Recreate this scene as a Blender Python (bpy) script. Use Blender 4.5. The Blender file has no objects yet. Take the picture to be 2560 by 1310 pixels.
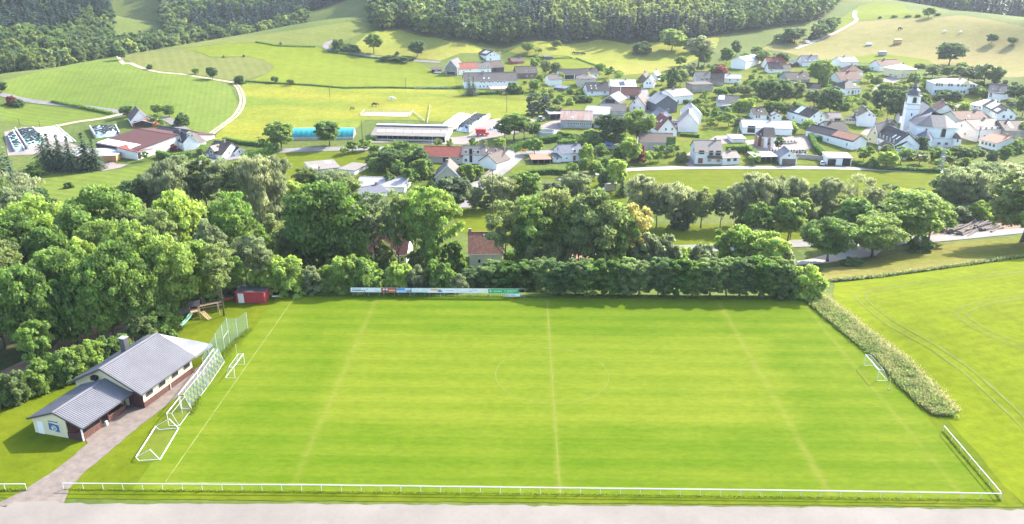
import bpy, math, random
import numpy as np
from mathutils import Vector, Matrix
from mathutils.geometry import delaunay_2d_cdt
random.seed(7); rng = np.random.default_rng(7)
R_ = math.radians
scene = bpy.context.scene
COL = scene.collection

# ------------------------------------------------------------------ camera
CAM = np.array([-4.976, -112.21, 61.79]); FPX = 1950.0
_p, _y, _r = R_(20.638), R_(-0.809), R_(0.187)
_f = np.array([math.sin(_y)*math.cos(_p), math.cos(_y)*math.cos(_p), -math.sin(_p)])
_rt0 = np.array([math.cos(_y), -math.sin(_y), 0.0]); _up0 = np.cross(_rt0, _f)
_rt = _rt0*math.cos(_r)+_up0*math.sin(_r); _up = _up0*math.cos(_r)-_rt0*math.sin(_r)
cam_d = bpy.data.cameras.new('camera'); cam = bpy.data.objects.new('camera', cam_d); COL.objects.link(cam)
cam_d.sensor_width = 36.0; cam_d.lens = 36.0*FPX/2560.0; cam_d.clip_end = 20000; cam_d.clip_start = 1.0
m = Matrix.Identity(4)
for i in range(3):
    m[i][0], m[i][1], m[i][2], m[i][3] = _rt[i], _up[i], -_f[i], CAM[i]
cam.matrix_world = m
scene.camera = cam

# ------------------------------------------------------------------ light
SUN_DIR = np.array([0.755, 0.656, 0.0]); SUN_EL = R_(36)
world = bpy.data.worlds.new('World'); scene.world = world; world.use_nodes = True
wn = world.node_tree.nodes; wl = world.node_tree.links
sky = wn.new('ShaderNodeTexSky'); sky.sky_type = 'NISHITA'; sky.sun_disc = False
sky.sun_elevation = SUN_EL; sky.sun_rotation = math.atan2(SUN_DIR[0], SUN_DIR[1])
sky.air_density = 1.0; sky.dust_density = 2.0; sky.ozone_density = 1.0
bg = wn['Background']; wl.new(sky.outputs[0], bg.inputs[0]); bg.inputs[1].default_value = 0.15
sun_d = bpy.data.lights.new('sun', 'SUN'); sun_d.energy = 3.2; sun_d.angle = R_(0.6); sun_d.color = (1.0, 0.93, 0.80)
sun = bpy.data.objects.new('sun', sun_d); COL.objects.link(sun); sun.location = (60, 60, 120)
_sv = Vector((SUN_DIR[0]*math.cos(SUN_EL), SUN_DIR[1]*math.cos(SUN_EL), math.sin(SUN_EL)))
sun.rotation_euler = _sv.to_track_quat('Z', 'Y').to_euler()
vs = scene.view_settings; vs.view_transform = 'Standard'; vs.look = 'None'; vs.gamma = 1.0; vs.use_curve_mapping = False
vs.exposure = 2.08
try:
    scene.cycles.max_bounces = 5; scene.cycles.diffuse_bounces = 3; scene.cycles.transmission_bounces = 3
    scene.cycles.glossy_bounces = 2; scene.cycles.volume_bounces = 0; scene.cycles.transparent_max_bounces = 8
except Exception: pass

# ------------------------------------------------------------------ terrain height and photo rays
def ray(px, py):
    return _f + _rt*((px-1280)/FPX) + _up*((655-py)/FPX)
def U(px, py, z=0.0):
    d = ray(px, py); t = (z-CAM[2])/d[2]
    return CAM + d*t
def P(p):
    d = np.asarray(p, float)-CAM; zz = d@_f
    return 1280+FPX*(d@_rt)/zz, 655-FPX*(d@_up)/zz
CTRL = []
for x in (-260, -150, -75, 0, 60):
    for y in (-150, -75, -20, 24): CTRL.append((x, y, 0.0))
CTRL += [(110,-60,1.0),(110,0,2.0),(180,-40,4.0),(190,20,3.5),(75,40,0.3),(110,55,0.8),(170,75,1.5)]
for x in (-150, -70, 0, 45): CTRL += [(x, 44, -4.0 if x > -100 else -3.0), (x, 62, -7.0), (x, 90, -8.0), (x, 140, -8.5)]
CTRL += [(-110, 30, -2.0), (-90, -5, -1.0), (-140, -10, -2.0), (-200, 60, -7), (-220, 130, -8)]
CTRL += [(75, 62, -6.0), (110, 78, -6.5), (160, 110, -7.0), (100, 110, -8.2), (150, 150, -8.5), (230, 150, -6), (220, 100, -3), (250,60,4)]
for px, py, z in [(100,420,-8),(400,400,-7),(700,380,-7),(1000,400,-7),(1300,400,-7.5),(1700,410,-8),(2100,425,-8),(2500,430,-8),
    (200,330,-5),(450,340,-5),(800,350,-5.5),(1050,340,-5.5),(1400,330,-6),(1700,340,-6),(2000,340,-6),(2300,365,-6.5),(2500,360,-6),
    (100,270,-2),(300,290,-3),(550,290,-3),(800,270,-3),(1100,260,-3),(1300,260,-4),(1600,260,-4),(1900,260,-3),(2200,260,-3),(2450,260,-2),
    (100,200,6),(350,200,6),(600,205,3),(850,210,1),(1150,220,-2),(1400,210,-2),(1700,205,0),(1900,190,1),(2100,200,2),(2300,190,4),(2500,190,5),
    (20,178,10),(200,155,10),(300,140,10),(450,170,8),(620,160,8),(700,125,12),(900,150,5),(1000,120,10),(1250,140,4),(1400,120,8),(1600,130,6),(1850,140,6),(2050,130,8),(2300,130,10),(2500,130,12),
    (420,118,13),(550,98,17),(750,72,22),(900,50,26),(1000,80,18),(1150,95,16),(1350,100,14),(1550,95,14),(1750,90,14),(1900,80,16),
    (2140,55,22),(2200,30,27),(2140,12,31),(2250,5,33),(2350,25,32),(2450,40,30),(2560,60,28),(2300,80,20),(2500,90,20)]:
    g = U(px, py, z); CTRL.append((g[0], g[1], z))
def pol(px, r): # a world point at horizontal range r in the azimuth of photo column px
    d = ray(px, 300); h = math.hypot(d[0], d[1]); return CAM[0]+d[0]/h*r, CAM[1]+d[1]/h*r
for px, r, z in [(-100,520,2),(-100,640,8),(-100,800,40),(-100,1100,95),(60,540,0),(60,640,10),(60,800,42),(60,1100,95),(200,600,-2),(200,700,4),(200,850,38),(200,1150,90),
    (330,660,-4),(330,900,4),(330,1100,14),(330,1350,70),(450,700,-2),(450,820,14),(450,1000,48),(450,1300,95),
    (620,720,0),(620,820,18),(620,1000,48),(620,1300,95),(800,760,6),(800,900,24),(800,1200,70),(800,1600,130),
    (1000,760,42),(1000,950,75),(1290,720,34),(1290,900,65),(1290,1200,110),(1600,720,32),(1600,900,60),(1600,1200,105),(1850,760,32),(1850,950,55),(1850,1250,95),
    (2050,900,40),(2050,1150,75),(2250,980,28),(2250,1250,60),(2250,1500,100),(2500,820,18),(2500,1000,30),(2500,1250,75),(2700,700,25),(2700,1000,40),(2700,1300,90),(2700,500,16),
    (-100,1700,140),(450,1800,150),(1290,1800,150),(2050,1800,140),(2600,1900,150),(450,2600,170),(1290,2600,170),(2200,2600,170)]:
    x, y = pol(px, r); CTRL.append((x, y, z))
CTRL = np.array(CTRL, float); _n = len(CTRL); SM2 = 26.0**2
_D = np.sqrt(((CTRL[:,None,:2]-CTRL[None,:,:2])**2).sum(-1)+SM2)
_A = np.zeros((_n+1, _n+1)); _A[:_n,:_n] = _D + np.eye(_n)*-1.5; _A[:_n,_n] = 1; _A[_n,:_n] = 1
_W = np.linalg.solve(_A, np.append(CTRL[:,2], 0))
def sstep(a, b, x):
    t = np.clip((x-a)/(b-a), 0, 1); return t*t*(3-2*t)
def Zv(x, y):
    x = np.asarray(x, float); y = np.asarray(y, float); sh = x.shape; xf = x.ravel(); yf = y.ravel(); out = np.empty(xf.size)
    for i in range(0, xf.size, 20000):
        s = slice(i, i+20000)
        out[s] = np.sqrt((xf[s,None]-CTRL[None,:,0])**2+(yf[s,None]-CTRL[None,:,1])**2+SM2)@_W[:_n]+_W[_n]
    # the playing field, its surrounds and the car park are level
    mx = np.maximum(np.maximum(-80-xf, xf-57), 0); my = np.maximum(yf-32.5, 0)
    wgt = sstep(0, 9, np.hypot(mx, my)); out = out*wgt
    return out.reshape(sh)
def Z(x, y): return float(Zv(np.array([x]), np.array([y]))[0])
_T = np.concatenate([np.linspace(40, 400, 361), np.linspace(402, 2600, 1100)])
def G(px, py):
    """ground point under a photo pixel"""
    d = ray(px, py); d = d/np.linalg.norm(d)
    pts = CAM[None]+d[None]*_T[:,None]; h = pts[:,2]-Zv(pts[:,0], pts[:,1])
    k = np.argmax(h < 0)
    if h[k] >= 0: k = len(_T)-1
    if k == 0: k = 1
    t = _T[k-1]+(_T[k]-_T[k-1])*h[k-1]/(h[k-1]-h[k]) if h[k] < 0 else _T[k]
    p = CAM+d*t; p[2] = Z(p[0], p[1]); return p
def mpp(p): # metres per photo pixel (across the view) at p
    return ((np.asarray(p)-CAM)@_f)/FPX
def height_for(p, ytop):
    """height above p whose top projects to photo row ytop"""
    y0 = P(p)[1]; h = 5.0
    for _ in range(8):
        y1 = P(np.asarray(p)+np.array([0,0,h]))[1]
        if abs(y1-y0) < 1e-6: break
        h = h*(y0-ytop)/(y0-y1)
    return h

# ------------------------------------------------------------------ materials
MATS = {}
def nodes(name):
    m = bpy.data.materials.new(name); m.use_nodes = True; MATS[name] = m
    nt = m.node_tree; return m, nt, nt.nodes, nt.links, nt.nodes['Principled BSDF']
def mat(name, col, rough=0.85, var=0.12, scale=1.2, bump=0.0, metal=0.0, spec=0.3, col2=None, stretch=(1,1,1), coord='Object', fine=0.0, fscale=12.0):
    if name in MATS: return MATS[name]
    m, nt, N, L, b = nodes(name)
    b.inputs['Roughness'].default_value = rough; b.inputs['Metallic'].default_value = metal
    b.inputs['Specular IOR Level'].default_value = spec
    tc = N.new('ShaderNodeTexCoord'); mp = N.new('ShaderNodeMapping'); mp.inputs['Scale'].default_value = stretch
    L.new(tc.outputs[coord], mp.inputs[0])
    nz = N.new('ShaderNodeTexNoise'); nz.inputs['Scale'].default_value = scale; nz.inputs['Detail'].default_value = 5
    nz.inputs['Roughness'].default_value = 0.65
    L.new(mp.outputs[0], nz.inputs['Vector'])
    rp = N.new('ShaderNodeValToRGB'); c = np.array(col); c2 = np.array(col2) if col2 is not None else None
    lo = c*(1-var) if c2 is None else c2; hi = np.minimum(c*(1+var), 0.95)
    rp.color_ramp.elements[0].position = 0.32; rp.color_ramp.elements[1].position = 0.68
    rp.color_ramp.elements[0].color = (*lo, 1); rp.color_ramp.elements[1].color = (*hi, 1)
    L.new(nz.outputs['Fac'], rp.inputs[0]); out = rp.outputs[0]
    if fine:
        n2 = N.new('ShaderNodeTexNoise'); n2.inputs['Scale'].default_value = fscale; n2.inputs['Detail'].default_value = 3
        L.new(mp.outputs[0], n2.inputs['Vector'])
        mr = N.new('ShaderNodeMapRange'); mr.inputs[1].default_value = .3; mr.inputs[2].default_value = .7
        mr.inputs[3].default_value = 1-fine; mr.inputs[4].default_value = 1+fine; L.new(n2.outputs['Fac'], mr.inputs[0])
        mx = N.new('ShaderNodeVectorMath'); mx.operation = 'SCALE'; L.new(out, mx.inputs[0]); L.new(mr.outputs[0], mx.inputs['Scale']); out = mx.outputs[0]
    L.new(out, b.inputs['Base Color'])
    if bump:
        bp = N.new('ShaderNodeBump'); bp.inputs['Strength'].default_value = bump; bp.inputs['Distance'].default_value = 0.05
        L.new(nz.outputs['Fac'], bp.inputs['Height']); L.new(bp.outputs[0], b.inputs['Normal'])
    return m
def leafmat(name, col, trans=0.45, var=0.42):
    """foliage: tint varies from leaf clump to leaf clump (colour attribute) and from plant to plant"""
    m, nt, N, L, b = nodes(name)
    at = N.new('ShaderNodeAttribute'); at.attribute_name = 'tint'
    oi = N.new('ShaderNodeObjectInfo')
    mr = N.new('ShaderNodeMapRange'); mr.inputs[3].default_value = 1-var; mr.inputs[4].default_value = 1+var; L.new(at.outputs['Fac'], mr.inputs[0])
    m2 = N.new('ShaderNodeMapRange'); m2.inputs[3].default_value = 0.78; m2.inputs[4].default_value = 1.22; L.new(oi.outputs['Random'], m2.inputs[0])
    mu = N.new('ShaderNodeMath'); mu.operation = 'MULTIPLY'; L.new(mr.outputs[0], mu.inputs[0]); L.new(m2.outputs[0], mu.inputs[1])
    hs = N.new('ShaderNodeHueSaturation'); hs.inputs['Color'].default_value = (*col, 1)
    m3 = N.new('ShaderNodeMapRange'); m3.inputs[3].default_value = 0.515; m3.inputs[4].default_value = 0.485; L.new(oi.outputs['Random'], m3.inputs[0])
    L.new(m3.outputs[0], hs.inputs['Hue']); L.new(mu.outputs[0], hs.inputs['Value'])
    b.inputs['Roughness'].default_value = 0.55; b.inputs['Specular IOR Level'].default_value = 0.35
    L.new(hs.outputs[0], b.inputs['Base Color'])
    tr = N.new('ShaderNodeBsdfTranslucent'); hs2 = N.new('ShaderNodeHueSaturation'); hs2.inputs['Saturation'].default_value = 1.1; hs2.inputs['Value'].default_value = 1.35; hs2.inputs['Hue'].default_value = 0.485
    L.new(hs.outputs[0], hs2.inputs['Color']); L.new(hs2.outputs[0], tr.inputs[0])
    mx = N.new('ShaderNodeMixShader'); mx.inputs[0].default_value = trans
    L.new(b.outputs[0], mx.inputs[1]); L.new(tr.outputs[0], mx.inputs[2]); L.new(mx.outputs[0], N['Material Output'].inputs['Surface'])
    return m
def fieldmat(name, col, col2, big=0.02, rows=None, rowk=0.12, patch=0.25, fine=0.16, streak=None):
    """grass or crop: broad patches, fine tufts, and sown or mown rows at angle rows[0] deg, spacing rows[1] m"""
    m, nt, N, L, b = nodes(name)
    b.inputs['Roughness'].default_value = 0.95; b.inputs['Specular IOR Level'].default_value = 0.04
    tc = N.new('ShaderNodeTexCoord')
    nz = N.new('ShaderNodeTexNoise'); nz.inputs['Scale'].default_value = big; nz.inputs['Detail'].default_value = 6; nz.inputs['Roughness'].default_value = 0.6
    if streak:
        mp0 = N.new('ShaderNodeMapping'); mp0.inputs['Rotation'].default_value = (0,0,R_(streak[0])); mp0.inputs['Scale'].default_value = (1/streak[1],1,1)
        L.new(tc.outputs['Object'], mp0.inputs[0]); L.new(mp0.outputs[0], nz.inputs['Vector'])
    else: L.new(tc.outputs['Object'], nz.inputs['Vector'])
    rp = N.new('ShaderNodeValToRGB'); rp.color_ramp.elements[0].position = 0.5-patch; rp.color_ramp.elements[1].position = 0.5+patch
    rp.color_ramp.elements[0].color = (*col, 1); rp.color_ramp.elements[1].color = (*col2, 1); L.new(nz.outputs['Fac'], rp.inputs[0])
    n2 = N.new('ShaderNodeTexNoise'); n2.inputs['Scale'].default_value = 0.55; n2.inputs['Detail'].default_value = 8; n2.inputs['Roughness'].default_value = 0.75
    L.new(tc.outputs['Object'], n2.inputs['Vector'])
    mr = N.new('ShaderNodeMapRange'); mr.inputs[1].default_value = .3; mr.inputs[2].default_value = .7; mr.inputs[3].default_value = 1-fine; mr.inputs[4].default_value = 1+fine
    L.new(n2.outputs['Fac'], mr.inputs[0])
    n3 = N.new('ShaderNodeTexNoise'); n3.inputs['Scale'].default_value = 0.11; n3.inputs['Detail'].default_value = 5; n3.inputs['Roughness'].default_value = 0.7
    L.new(tc.outputs['Object'], n3.inputs['Vector']); mr3 = N.new('ShaderNodeMapRange'); mr3.inputs[1].default_value = .3; mr3.inputs[2].default_value = .7; mr3.inputs[3].default_value = .87; mr3.inputs[4].default_value = 1.11
    L.new(n3.outputs['Fac'], mr3.inputs[0]); mu3 = N.new('ShaderNodeMath'); mu3.operation = 'MULTIPLY'; L.new(mr.outputs[0], mu3.inputs[0]); L.new(mr3.outputs[0], mu3.inputs[1]); fac = mu3.outputs[0]
    if rows:
        mp = N.new('ShaderNodeMapping'); mp.inputs['Rotation'].default_value = (0,0,R_(rows[0])); L.new(tc.outputs['Object'], mp.inputs[0])
        wv = N.new('ShaderNodeTexWave'); wv.wave_type = 'BANDS'; wv.bands_direction = 'Y'; wv.inputs['Scale'].default_value = 0.314/rows[1]
        wv.inputs['Distortion'].default_value = 1.2; wv.inputs['Detail'].default_value = 2; wv.inputs['Detail Scale'].default_value = 0.05
        L.new(mp.outputs[0], wv.inputs['Vector'])
        m4 = N.new('ShaderNodeMapRange'); m4.inputs[3].default_value = 1-rowk; m4.inputs[4].default_value = 1+rowk; L.new(wv.outputs['Fac'], m4.inputs[0])
        mu = N.new('ShaderNodeMath'); mu.operation = 'MULTIPLY'; L.new(fac, mu.inputs[0]); L.new(m4.outputs[0], mu.inputs[1]); fac = mu.outputs[0]
    vm = N.new('ShaderNodeVectorMath'); vm.operation = 'SCALE'; L.new(rp.outputs[0], vm.inputs[0]); L.new(fac, vm.inputs['Scale'])
    L.new(vm.outputs[0], b.inputs['Base Color'])
    bp = N.new('ShaderNodeBump'); bp.inputs['Strength'].default_value = 0.5; bp.inputs['Distance'].default_value = 0.25
    L.new(n2.outputs['Fac'], bp.inputs['Height']); L.new(bp.outputs[0], b.inputs['Normal'])
    return m

# ------------------------------------------------------------------ mesh helpers
def link(o, parent=None):
    COL.objects.link(o)
    if parent is not None: o.parent = parent
    return o
def empty(name, loc, rz=0.0):
    o = bpy.data.objects.new(name, None); o.empty_display_size = 0.5; o.location = loc; o.rotation_euler = (0,0,rz); return link(o)
LABELS = {}
def tag(o, label, cat, group=None):
    o['label'] = label; o['category'] = cat
    if group: o['group'] = group
    return o
def structure(o): o['kind'] = 'structure'; return o
class MB:
    def __init__(s): s.v = []; s.f = []; s.m = []
    def add(s, vs, fs, mi=0):
        k = len(s.v); s.v += [tuple(map(float, q)) for q in vs]; s.f += [tuple(i+k for i in f) for f in fs]; s.m += [mi]*len(fs); return s
    def box(s, lo, hi, mi=0):
        x0,y0,z0 = lo; x1,y1,z1 = hi
        return s.add([(x0,y0,z0),(x1,y0,z0),(x1,y1,z0),(x0,y1,z0),(x0,y0,z1),(x1,y0,z1),(x1,y1,z1),(x0,y1,z1)],
            [(0,3,2,1),(4,5,6,7),(0,1,5,4),(1,2,6,5),(2,3,7,6),(3,0,4,7)], mi)
    def bar(s, a, b, w, h=None, mi=0):
        h = h or w; a = Vector(a); b = Vector(b); d = (b-a)
        if d.length < 1e-6: return s
        d.normalize(); up = Vector((0,0,1)) if abs(d.z) < .95 else Vector((0,1,0)); r = d.cross(up).normalized(); u = r.cross(d)
        q = []
        for e in (a, b):
            for i, j in ((-1,-1),(1,-1),(1,1),(-1,1)): q.append(e+r*(i*w/2)+u*(j*h/2))
        return s.add(q, [(0,1,2,3),(7,6,5,4),(0,4,5,1),(1,5,6,2),(2,6,7,3),(3,7,4,0)], mi)
    def tube(s, pts, rad, n=8, mi=0, cap=True):
        pts = [Vector(p) for p in pts]; k = len(s.v)
        if not hasattr(rad, '__len__'): rad = [rad]*len(pts)
        for i, p in enumerate(pts):
            d = (pts[min(i+1, len(pts)-1)]-pts[max(i-1, 0)]).normalized(); up = Vector((0,0,1)) if abs(d.z) < .9 else Vector((0,1,0))
            r = d.cross(up).normalized(); u = r.cross(d)
            for j in range(n):
                a = 2*math.pi*j/n; s.v.append(tuple(p+(r*math.cos(a)+u*math.sin(a))*rad[i]))
        for i in range(len(pts)-1):
            for j in range(n):
                s.f.append((k+i*n+j, k+i*n+(j+1)%n, k+(i+1)*n+(j+1)%n, k+(i+1)*n+j)); s.m.append(mi)
        if cap:
            s.f.append(tuple(k+j for j in range(n))[::-1]); s.m.append(mi); s.f.append(tuple(k+(len(pts)-1)*n+j for j in range(n))); s.m.append(mi)
        return s
    def slab(s, quad, t, mi=0):
        """a polygon (3-4 points) thickened downwards along its normal"""
        q = [Vector(p) for p in quad]; nrm = (q[1]-q[0]).cross(q[2]-q[0]).normalized()
        if nrm.z < 0: q = q[::-1]; nrm = -nrm
        n = len(q); lo = [p-nrm*t for p in q]
        fs = [tuple(range(n)), tuple(range(2*n-1, n-1, -1))]+[(i, i+n, (i+1)%n+n, (i+1)%n) for i in range(n)]
        return s.add(q+lo, fs, mi)
    def prism(s, poly, z0, z1, mi=0):
        n = len(poly)
        vs = [(x,y,z0) for x,y in poly]+[(x,y,z1) for x,y in poly]
        return s.add(vs, [tuple(range(n))[::-1], tuple(range(n,2*n))]+[(i,(i+1)%n,(i+1)%n+n,i+n) for i in range(n)], mi)
    def build(s, name, mats, parent=None, smooth=False, loc=None):
        me = bpy.data.meshes.new(name); me.from_pydata(s.v, [], s.f); me.update()
        if not isinstance(mats, (list, tuple)): mats = [mats]
        for mm in mats: me.materials.append(MATS[mm] if isinstance(mm, str) else mm)
        me.polygons.foreach_set('material_index', s.m)
        if smooth: me.polygons.foreach_set('use_smooth', [True]*len(s.f))
        o = bpy.data.objects.new(name, me); link(o, parent)
        if loc is not None: o.location = loc
        return o
def np_mesh(name, verts, quads, mats, tint=None, smooth=False):
    """fast mesh from arrays; quads (n,4)"""
    me = bpy.data.meshes.new(name); nv = len(verts); nf = len(quads)
    me.vertices.add(nv); me.vertices.foreach_set('co', np.ascontiguousarray(verts, np.float32).ravel())
    me.loops.add(nf*4); me.loops.foreach_set('vertex_index', np.ascontiguousarray(quads, np.int32).ravel())
    me.polygons.add(nf); me.polygons.foreach_set('loop_start', np.arange(0, nf*4, 4, dtype=np.int32)); me.polygons.foreach_set('loop_total', np.full(nf, 4, np.int32))
    if smooth: me.polygons.foreach_set('use_smooth', np.ones(nf, bool))
    if tint is not None:
        a = me.attributes.new('tint', 'FLOAT', 'POINT'); a.data.foreach_set('value', np.ascontiguousarray(tint, np.float32))
    for mm in mats: me.materials.append(MATS[mm] if isinstance(mm, str) else mm)
    me.update(calc_edges=True); me.validate(); return me
def densify(poly, step, closed=True):
    out = []; n = len(poly)
    for i in range(n if closed else n-1):
        a = np.array(poly[i][:2]); b = np.array(poly[(i+1)%n][:2]); k = max(1, int(np.linalg.norm(b-a)/step))
        for j in range(k): out.append(tuple(a+(b-a)*j/k))
    if not closed: out.append(tuple(poly[-1][:2]))
    return out
def inpoly(x, y, poly):
    x = np.asarray(x); y = np.asarray(y); ins = np.zeros(x.shape, bool); n = len(poly)
    for i in range(n):
        x0,y0 = poly[i][:2]; x1,y1 = poly[(i+1)%n][:2]
        if y0 == y1: continue
        c = ((y0 > y) != (y1 > y)) & (x < (x1-x0)*(y-y0)/(y1-y0)+x0); ins ^= c
    return ins
def smoothline(pts, sub=6):
    pts = [np.array(p, float) for p in pts]; out = []
    for i in range(len(pts)-1):
        p0 = pts[max(i-1,0)]; p1 = pts[i]; p2 = pts[i+1]; p3 = pts[min(i+2,len(pts)-1)]
        for k in range(sub):
            t = k/sub; out.append(.5*((2*p1)+(p2-p0)*t+(2*p0-5*p1+4*p2-p3)*t*t+(3*p1-p0-3*p2+p3)*t**3))
    out.append(pts[-1]); return out
def drape(name, poly, material, off=0.05, step=4.0, jag=0.0):
    """a sheet lying on the terrain inside the world polygon"""
    b = densify(poly, step)
    if jag: b = [(x+rng.normal()*jag, y+rng.normal()*jag) for x, y in b]
    bx = np.array(b); x0,y0 = bx.min(0); x1,y1 = bx.max(0)
    gx, gy = np.meshgrid(np.arange(x0+step/2, x1, step), np.arange(y0+step/2, y1, step)); gx = gx.ravel(); gy = gy.ravel()
    k = inpoly(gx, gy, b); pts = [Vector(q) for q in b]+[Vector((x,y)) for x,y in zip(gx[k], gy[k])]
    v, e, f, *_ = delaunay_2d_cdt(pts, [(i,(i+1)%len(b)) for i in range(len(b))], [list(range(len(b)))], 1, 1e-4)
    xy = np.array([(q.x,q.y) for q in v]); zz = Zv(xy[:,0], xy[:,1])+off
    me = bpy.data.meshes.new(name); me.from_pydata([(float(a),float(c),float(d)) for (a,c),d in zip(xy,zz)], [], [tuple(q) for q in f]); me.update()
    if sum(p.normal.z for p in me.polygons) < 0: me.flip_normals()
    me.materials.append(MATS[material]); o = bpy.data.objects.new(name, me); link(o); return structure(o)
def gp(pts): return [tuple(G(*p)[:2]) for p in pts]
def ribbon(name, line, width, material, off=0.09, px=True, wob=0.0):
    ln = [G(*p)[:2] for p in line] if px else [np.array(p[:2], float) for p in line]
    ln = smoothline(ln, 5); dn = np.array(densify([tuple(q) for q in ln], 3.0, closed=False))
    t = np.gradient(dn, axis=0); t /= np.linalg.norm(t, axis=1)[:,None]+1e-9; nr = np.stack([-t[:,1], t[:,0]], 1)
    cols = [-.5,-.25,0,.25,.5]; n = len(dn); vs = []; w = np.full(n, width)+rng.normal(size=n)*wob
    xy = np.concatenate([dn+nr*(c*w)[:,None] for c in cols]); zz = Zv(xy[:,0], xy[:,1])+off
    vs = np.column_stack([xy, zz]); q = []
    for c in range(len(cols)-1):
        for i in range(n-1): q.append((c*n+i, c*n+i+1, (c+1)*n+i+1, (c+1)*n+i))
    me = np_mesh(name, vs, np.array(q)[:,::-1], [material])
    if sum(p.normal.z for p in list(me.polygons)[:50]) < 0: me.flip_normals()
    return structure(link(bpy.data.objects.new(name, me)))
# ------------------------------------------------------------------ forest edge, in photo column -> range from the camera
_FE = [(-300,560),(0,552),(60,545),(150,588),(200,612),(330,650),(450,690),(620,725),(700,760),(780,790),(912,840)]
for q in [(920,72),(960,76),(1010,70),(1060,88),(1130,103),(1200,108),(1290,112),(1400,106),(1500,96),(1570,108),(1640,104),(1720,98),(1800,88),(1880,80),(1960,66),(2020,58),(2060,44)]:
    g = G(*q); _FE.append((q[0], math.hypot(g[0]-CAM[0], g[1]-CAM[1])))
_FE += [(2100,860),(2180,930),(2250,960),(2350,900),(2450,830),(2560,760),(2800,700)]
def az_px(px):
    d = ray(px, 60); return math.atan2(d[0], d[1])
FE_AZ = np.array([az_px(a) for a, _ in _FE]); FE_R = np.array([b for _, b in _FE])
def forest_mask(x, y):
    a = np.arctan2(x-CAM[0], y-CAM[1]); r = np.hypot(x-CAM[0], y-CAM[1])
    k = r > np.interp(a, FE_AZ, FE_R)
    gap = (a > az_px(280)) & (a < az_px(412)) & (r > 705) & (r < 1080)
    gap |= (a > az_px(770)) & (a < az_px(930)) & (r < 850)
    return k & ~gap

# ------------------------------------------------------------------ ground materials
fieldmat('meadow', (.105,.185,.028), (.17,.235,.04), big=.018, patch=.22, fine=.2)
fieldmat('wood_floor', (.06,.06,.03), (.09,.08,.045), big=.05)
def ground_material():
    m, nt, N, L, b = nodes('ground')
    b.inputs['Roughness'].default_value = .95; b.inputs['Specular IOR Level'].default_value = .1
    tc = N.new('ShaderNodeTexCoord')
    def noise(sc, det, a, c):
        n = N.new('ShaderNodeTexNoise'); n.inputs['Scale'].default_value = sc; n.inputs['Detail'].default_value = det; L.new(tc.outputs['Object'], n.inputs['Vector'])
        r = N.new('ShaderNodeValToRGB'); r.color_ramp.elements[0].position = .36; r.color_ramp.elements[1].position = .66
        r.color_ramp.elements[0].color = (*a, 1); r.color_ramp.elements[1].color = (*c, 1); L.new(n.outputs['Fac'], r.inputs[0]); return r.outputs[0], n
    g, _ = noise(.02, 8, (.065,.10,.018), (.105,.13,.03)); f, _ = noise(.06, 6, (.035,.042,.018), (.06,.06,.03))
    fine, fn = noise(.6, 8, (.8,.8,.8), (1.18,1.15,1.1))
    at = N.new('ShaderNodeAttribute'); at.attribute_name = 'tint'
    mx = N.new('ShaderNodeMix'); mx.data_type = 'RGBA'; L.new(at.outputs['Fac'], mx.inputs[0]); L.new(g, mx.inputs[6]); L.new(f, mx.inputs[7])
    mu = N.new('ShaderNodeVectorMath'); mu.operation = 'MULTIPLY'; L.new(mx.outputs[2], mu.inputs[0]); L.new(fine, mu.inputs[1]); L.new(mu.outputs[0], b.inputs['Base Color'])
    bp = N.new('ShaderNodeBump'); bp.inputs['Strength'].default_value = .5; bp.inputs['Distance'].default_value = .3; L.new(fn.outputs['Fac'], bp.inputs['Height']); L.new(bp.outputs[0], b.inputs['Normal'])
ground_material()
# one sheet of ground, rows closer together near the camera
def ground():
    ys = [-190.0]
    while ys[-1] < 3600:
        d = max(ys[-1]+112, 60); ys.append(ys[-1]+max(1.6, .0095*d))
    ys = np.array(ys); nx = 330; s = np.linspace(-1, 1, nx)
    half = 150+.92*np.maximum(ys+112, 0); X = s[None,:]*half[:,None]; Y = np.repeat(ys[:,None], nx, 1)
    zz = Zv(X, Y); fm = forest_mask(X, Y).astype(np.float32)
    # damp woodland soil below the near trees on the left
    gx, gy = X, Y
    w1 = np.exp(-(((gx+95)/26)**2+((gy-20)/30)**2)); fm = np.maximum(fm, np.clip(w1*1.1, 0, .9))
    vs = np.stack([X, Y, zz], -1).reshape(-1, 3); n = len(ys)
    i = np.arange(n-1)[:,None]*nx+np.arange(nx-1)[None,:]; i = i.ravel()
    q = np.stack([i, i+1, i+nx+1, i+nx], 1)
    me = np_mesh('ground', vs, q, ['ground'], tint=fm.ravel(), smooth=True)
    structure(link(bpy.data.objects.new('ground', me)))
ground()

# ------------------------------------------------------------------ fields
fieldmat('wheat', (0.098, 0.145, 0.022), (0.131, 0.172, 0.034), big=.012, rows=(72, 2.6), rowk=.05)
fieldmat('wheat_low', (0.094, 0.136, 0.019), (0.125, 0.163, 0.029), big=.015, rows=(20, 4.2), rowk=.07)
fieldmat('brown_grass', (0.106, 0.123, 0.033), (0.143, 0.151, 0.047), big=.015, rows=(64, 5), rowk=.05)
fieldmat('crest_grass', (0.121, 0.133, 0.040), (0.128, 0.155, 0.034), big=.01, streak=(20, 4))
fieldmat('bright_grass', (0.115, 0.152, 0.013), (0.147, 0.171, 0.022), big=.012, rows=(80, 7), rowk=.025, streak=(10, 3))
fieldmat('buttercup_meadow', (0.117, 0.158, 0.021), (0.205, 0.200, 0.025), big=.03, patch=.14, fine=.28, streak=(5, 2.5))
fieldmat('dry_meadow', (0.219, 0.205, 0.048), (0.183, 0.205, 0.032), big=.014, patch=.16, fine=.18, streak=(3, 3))
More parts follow.
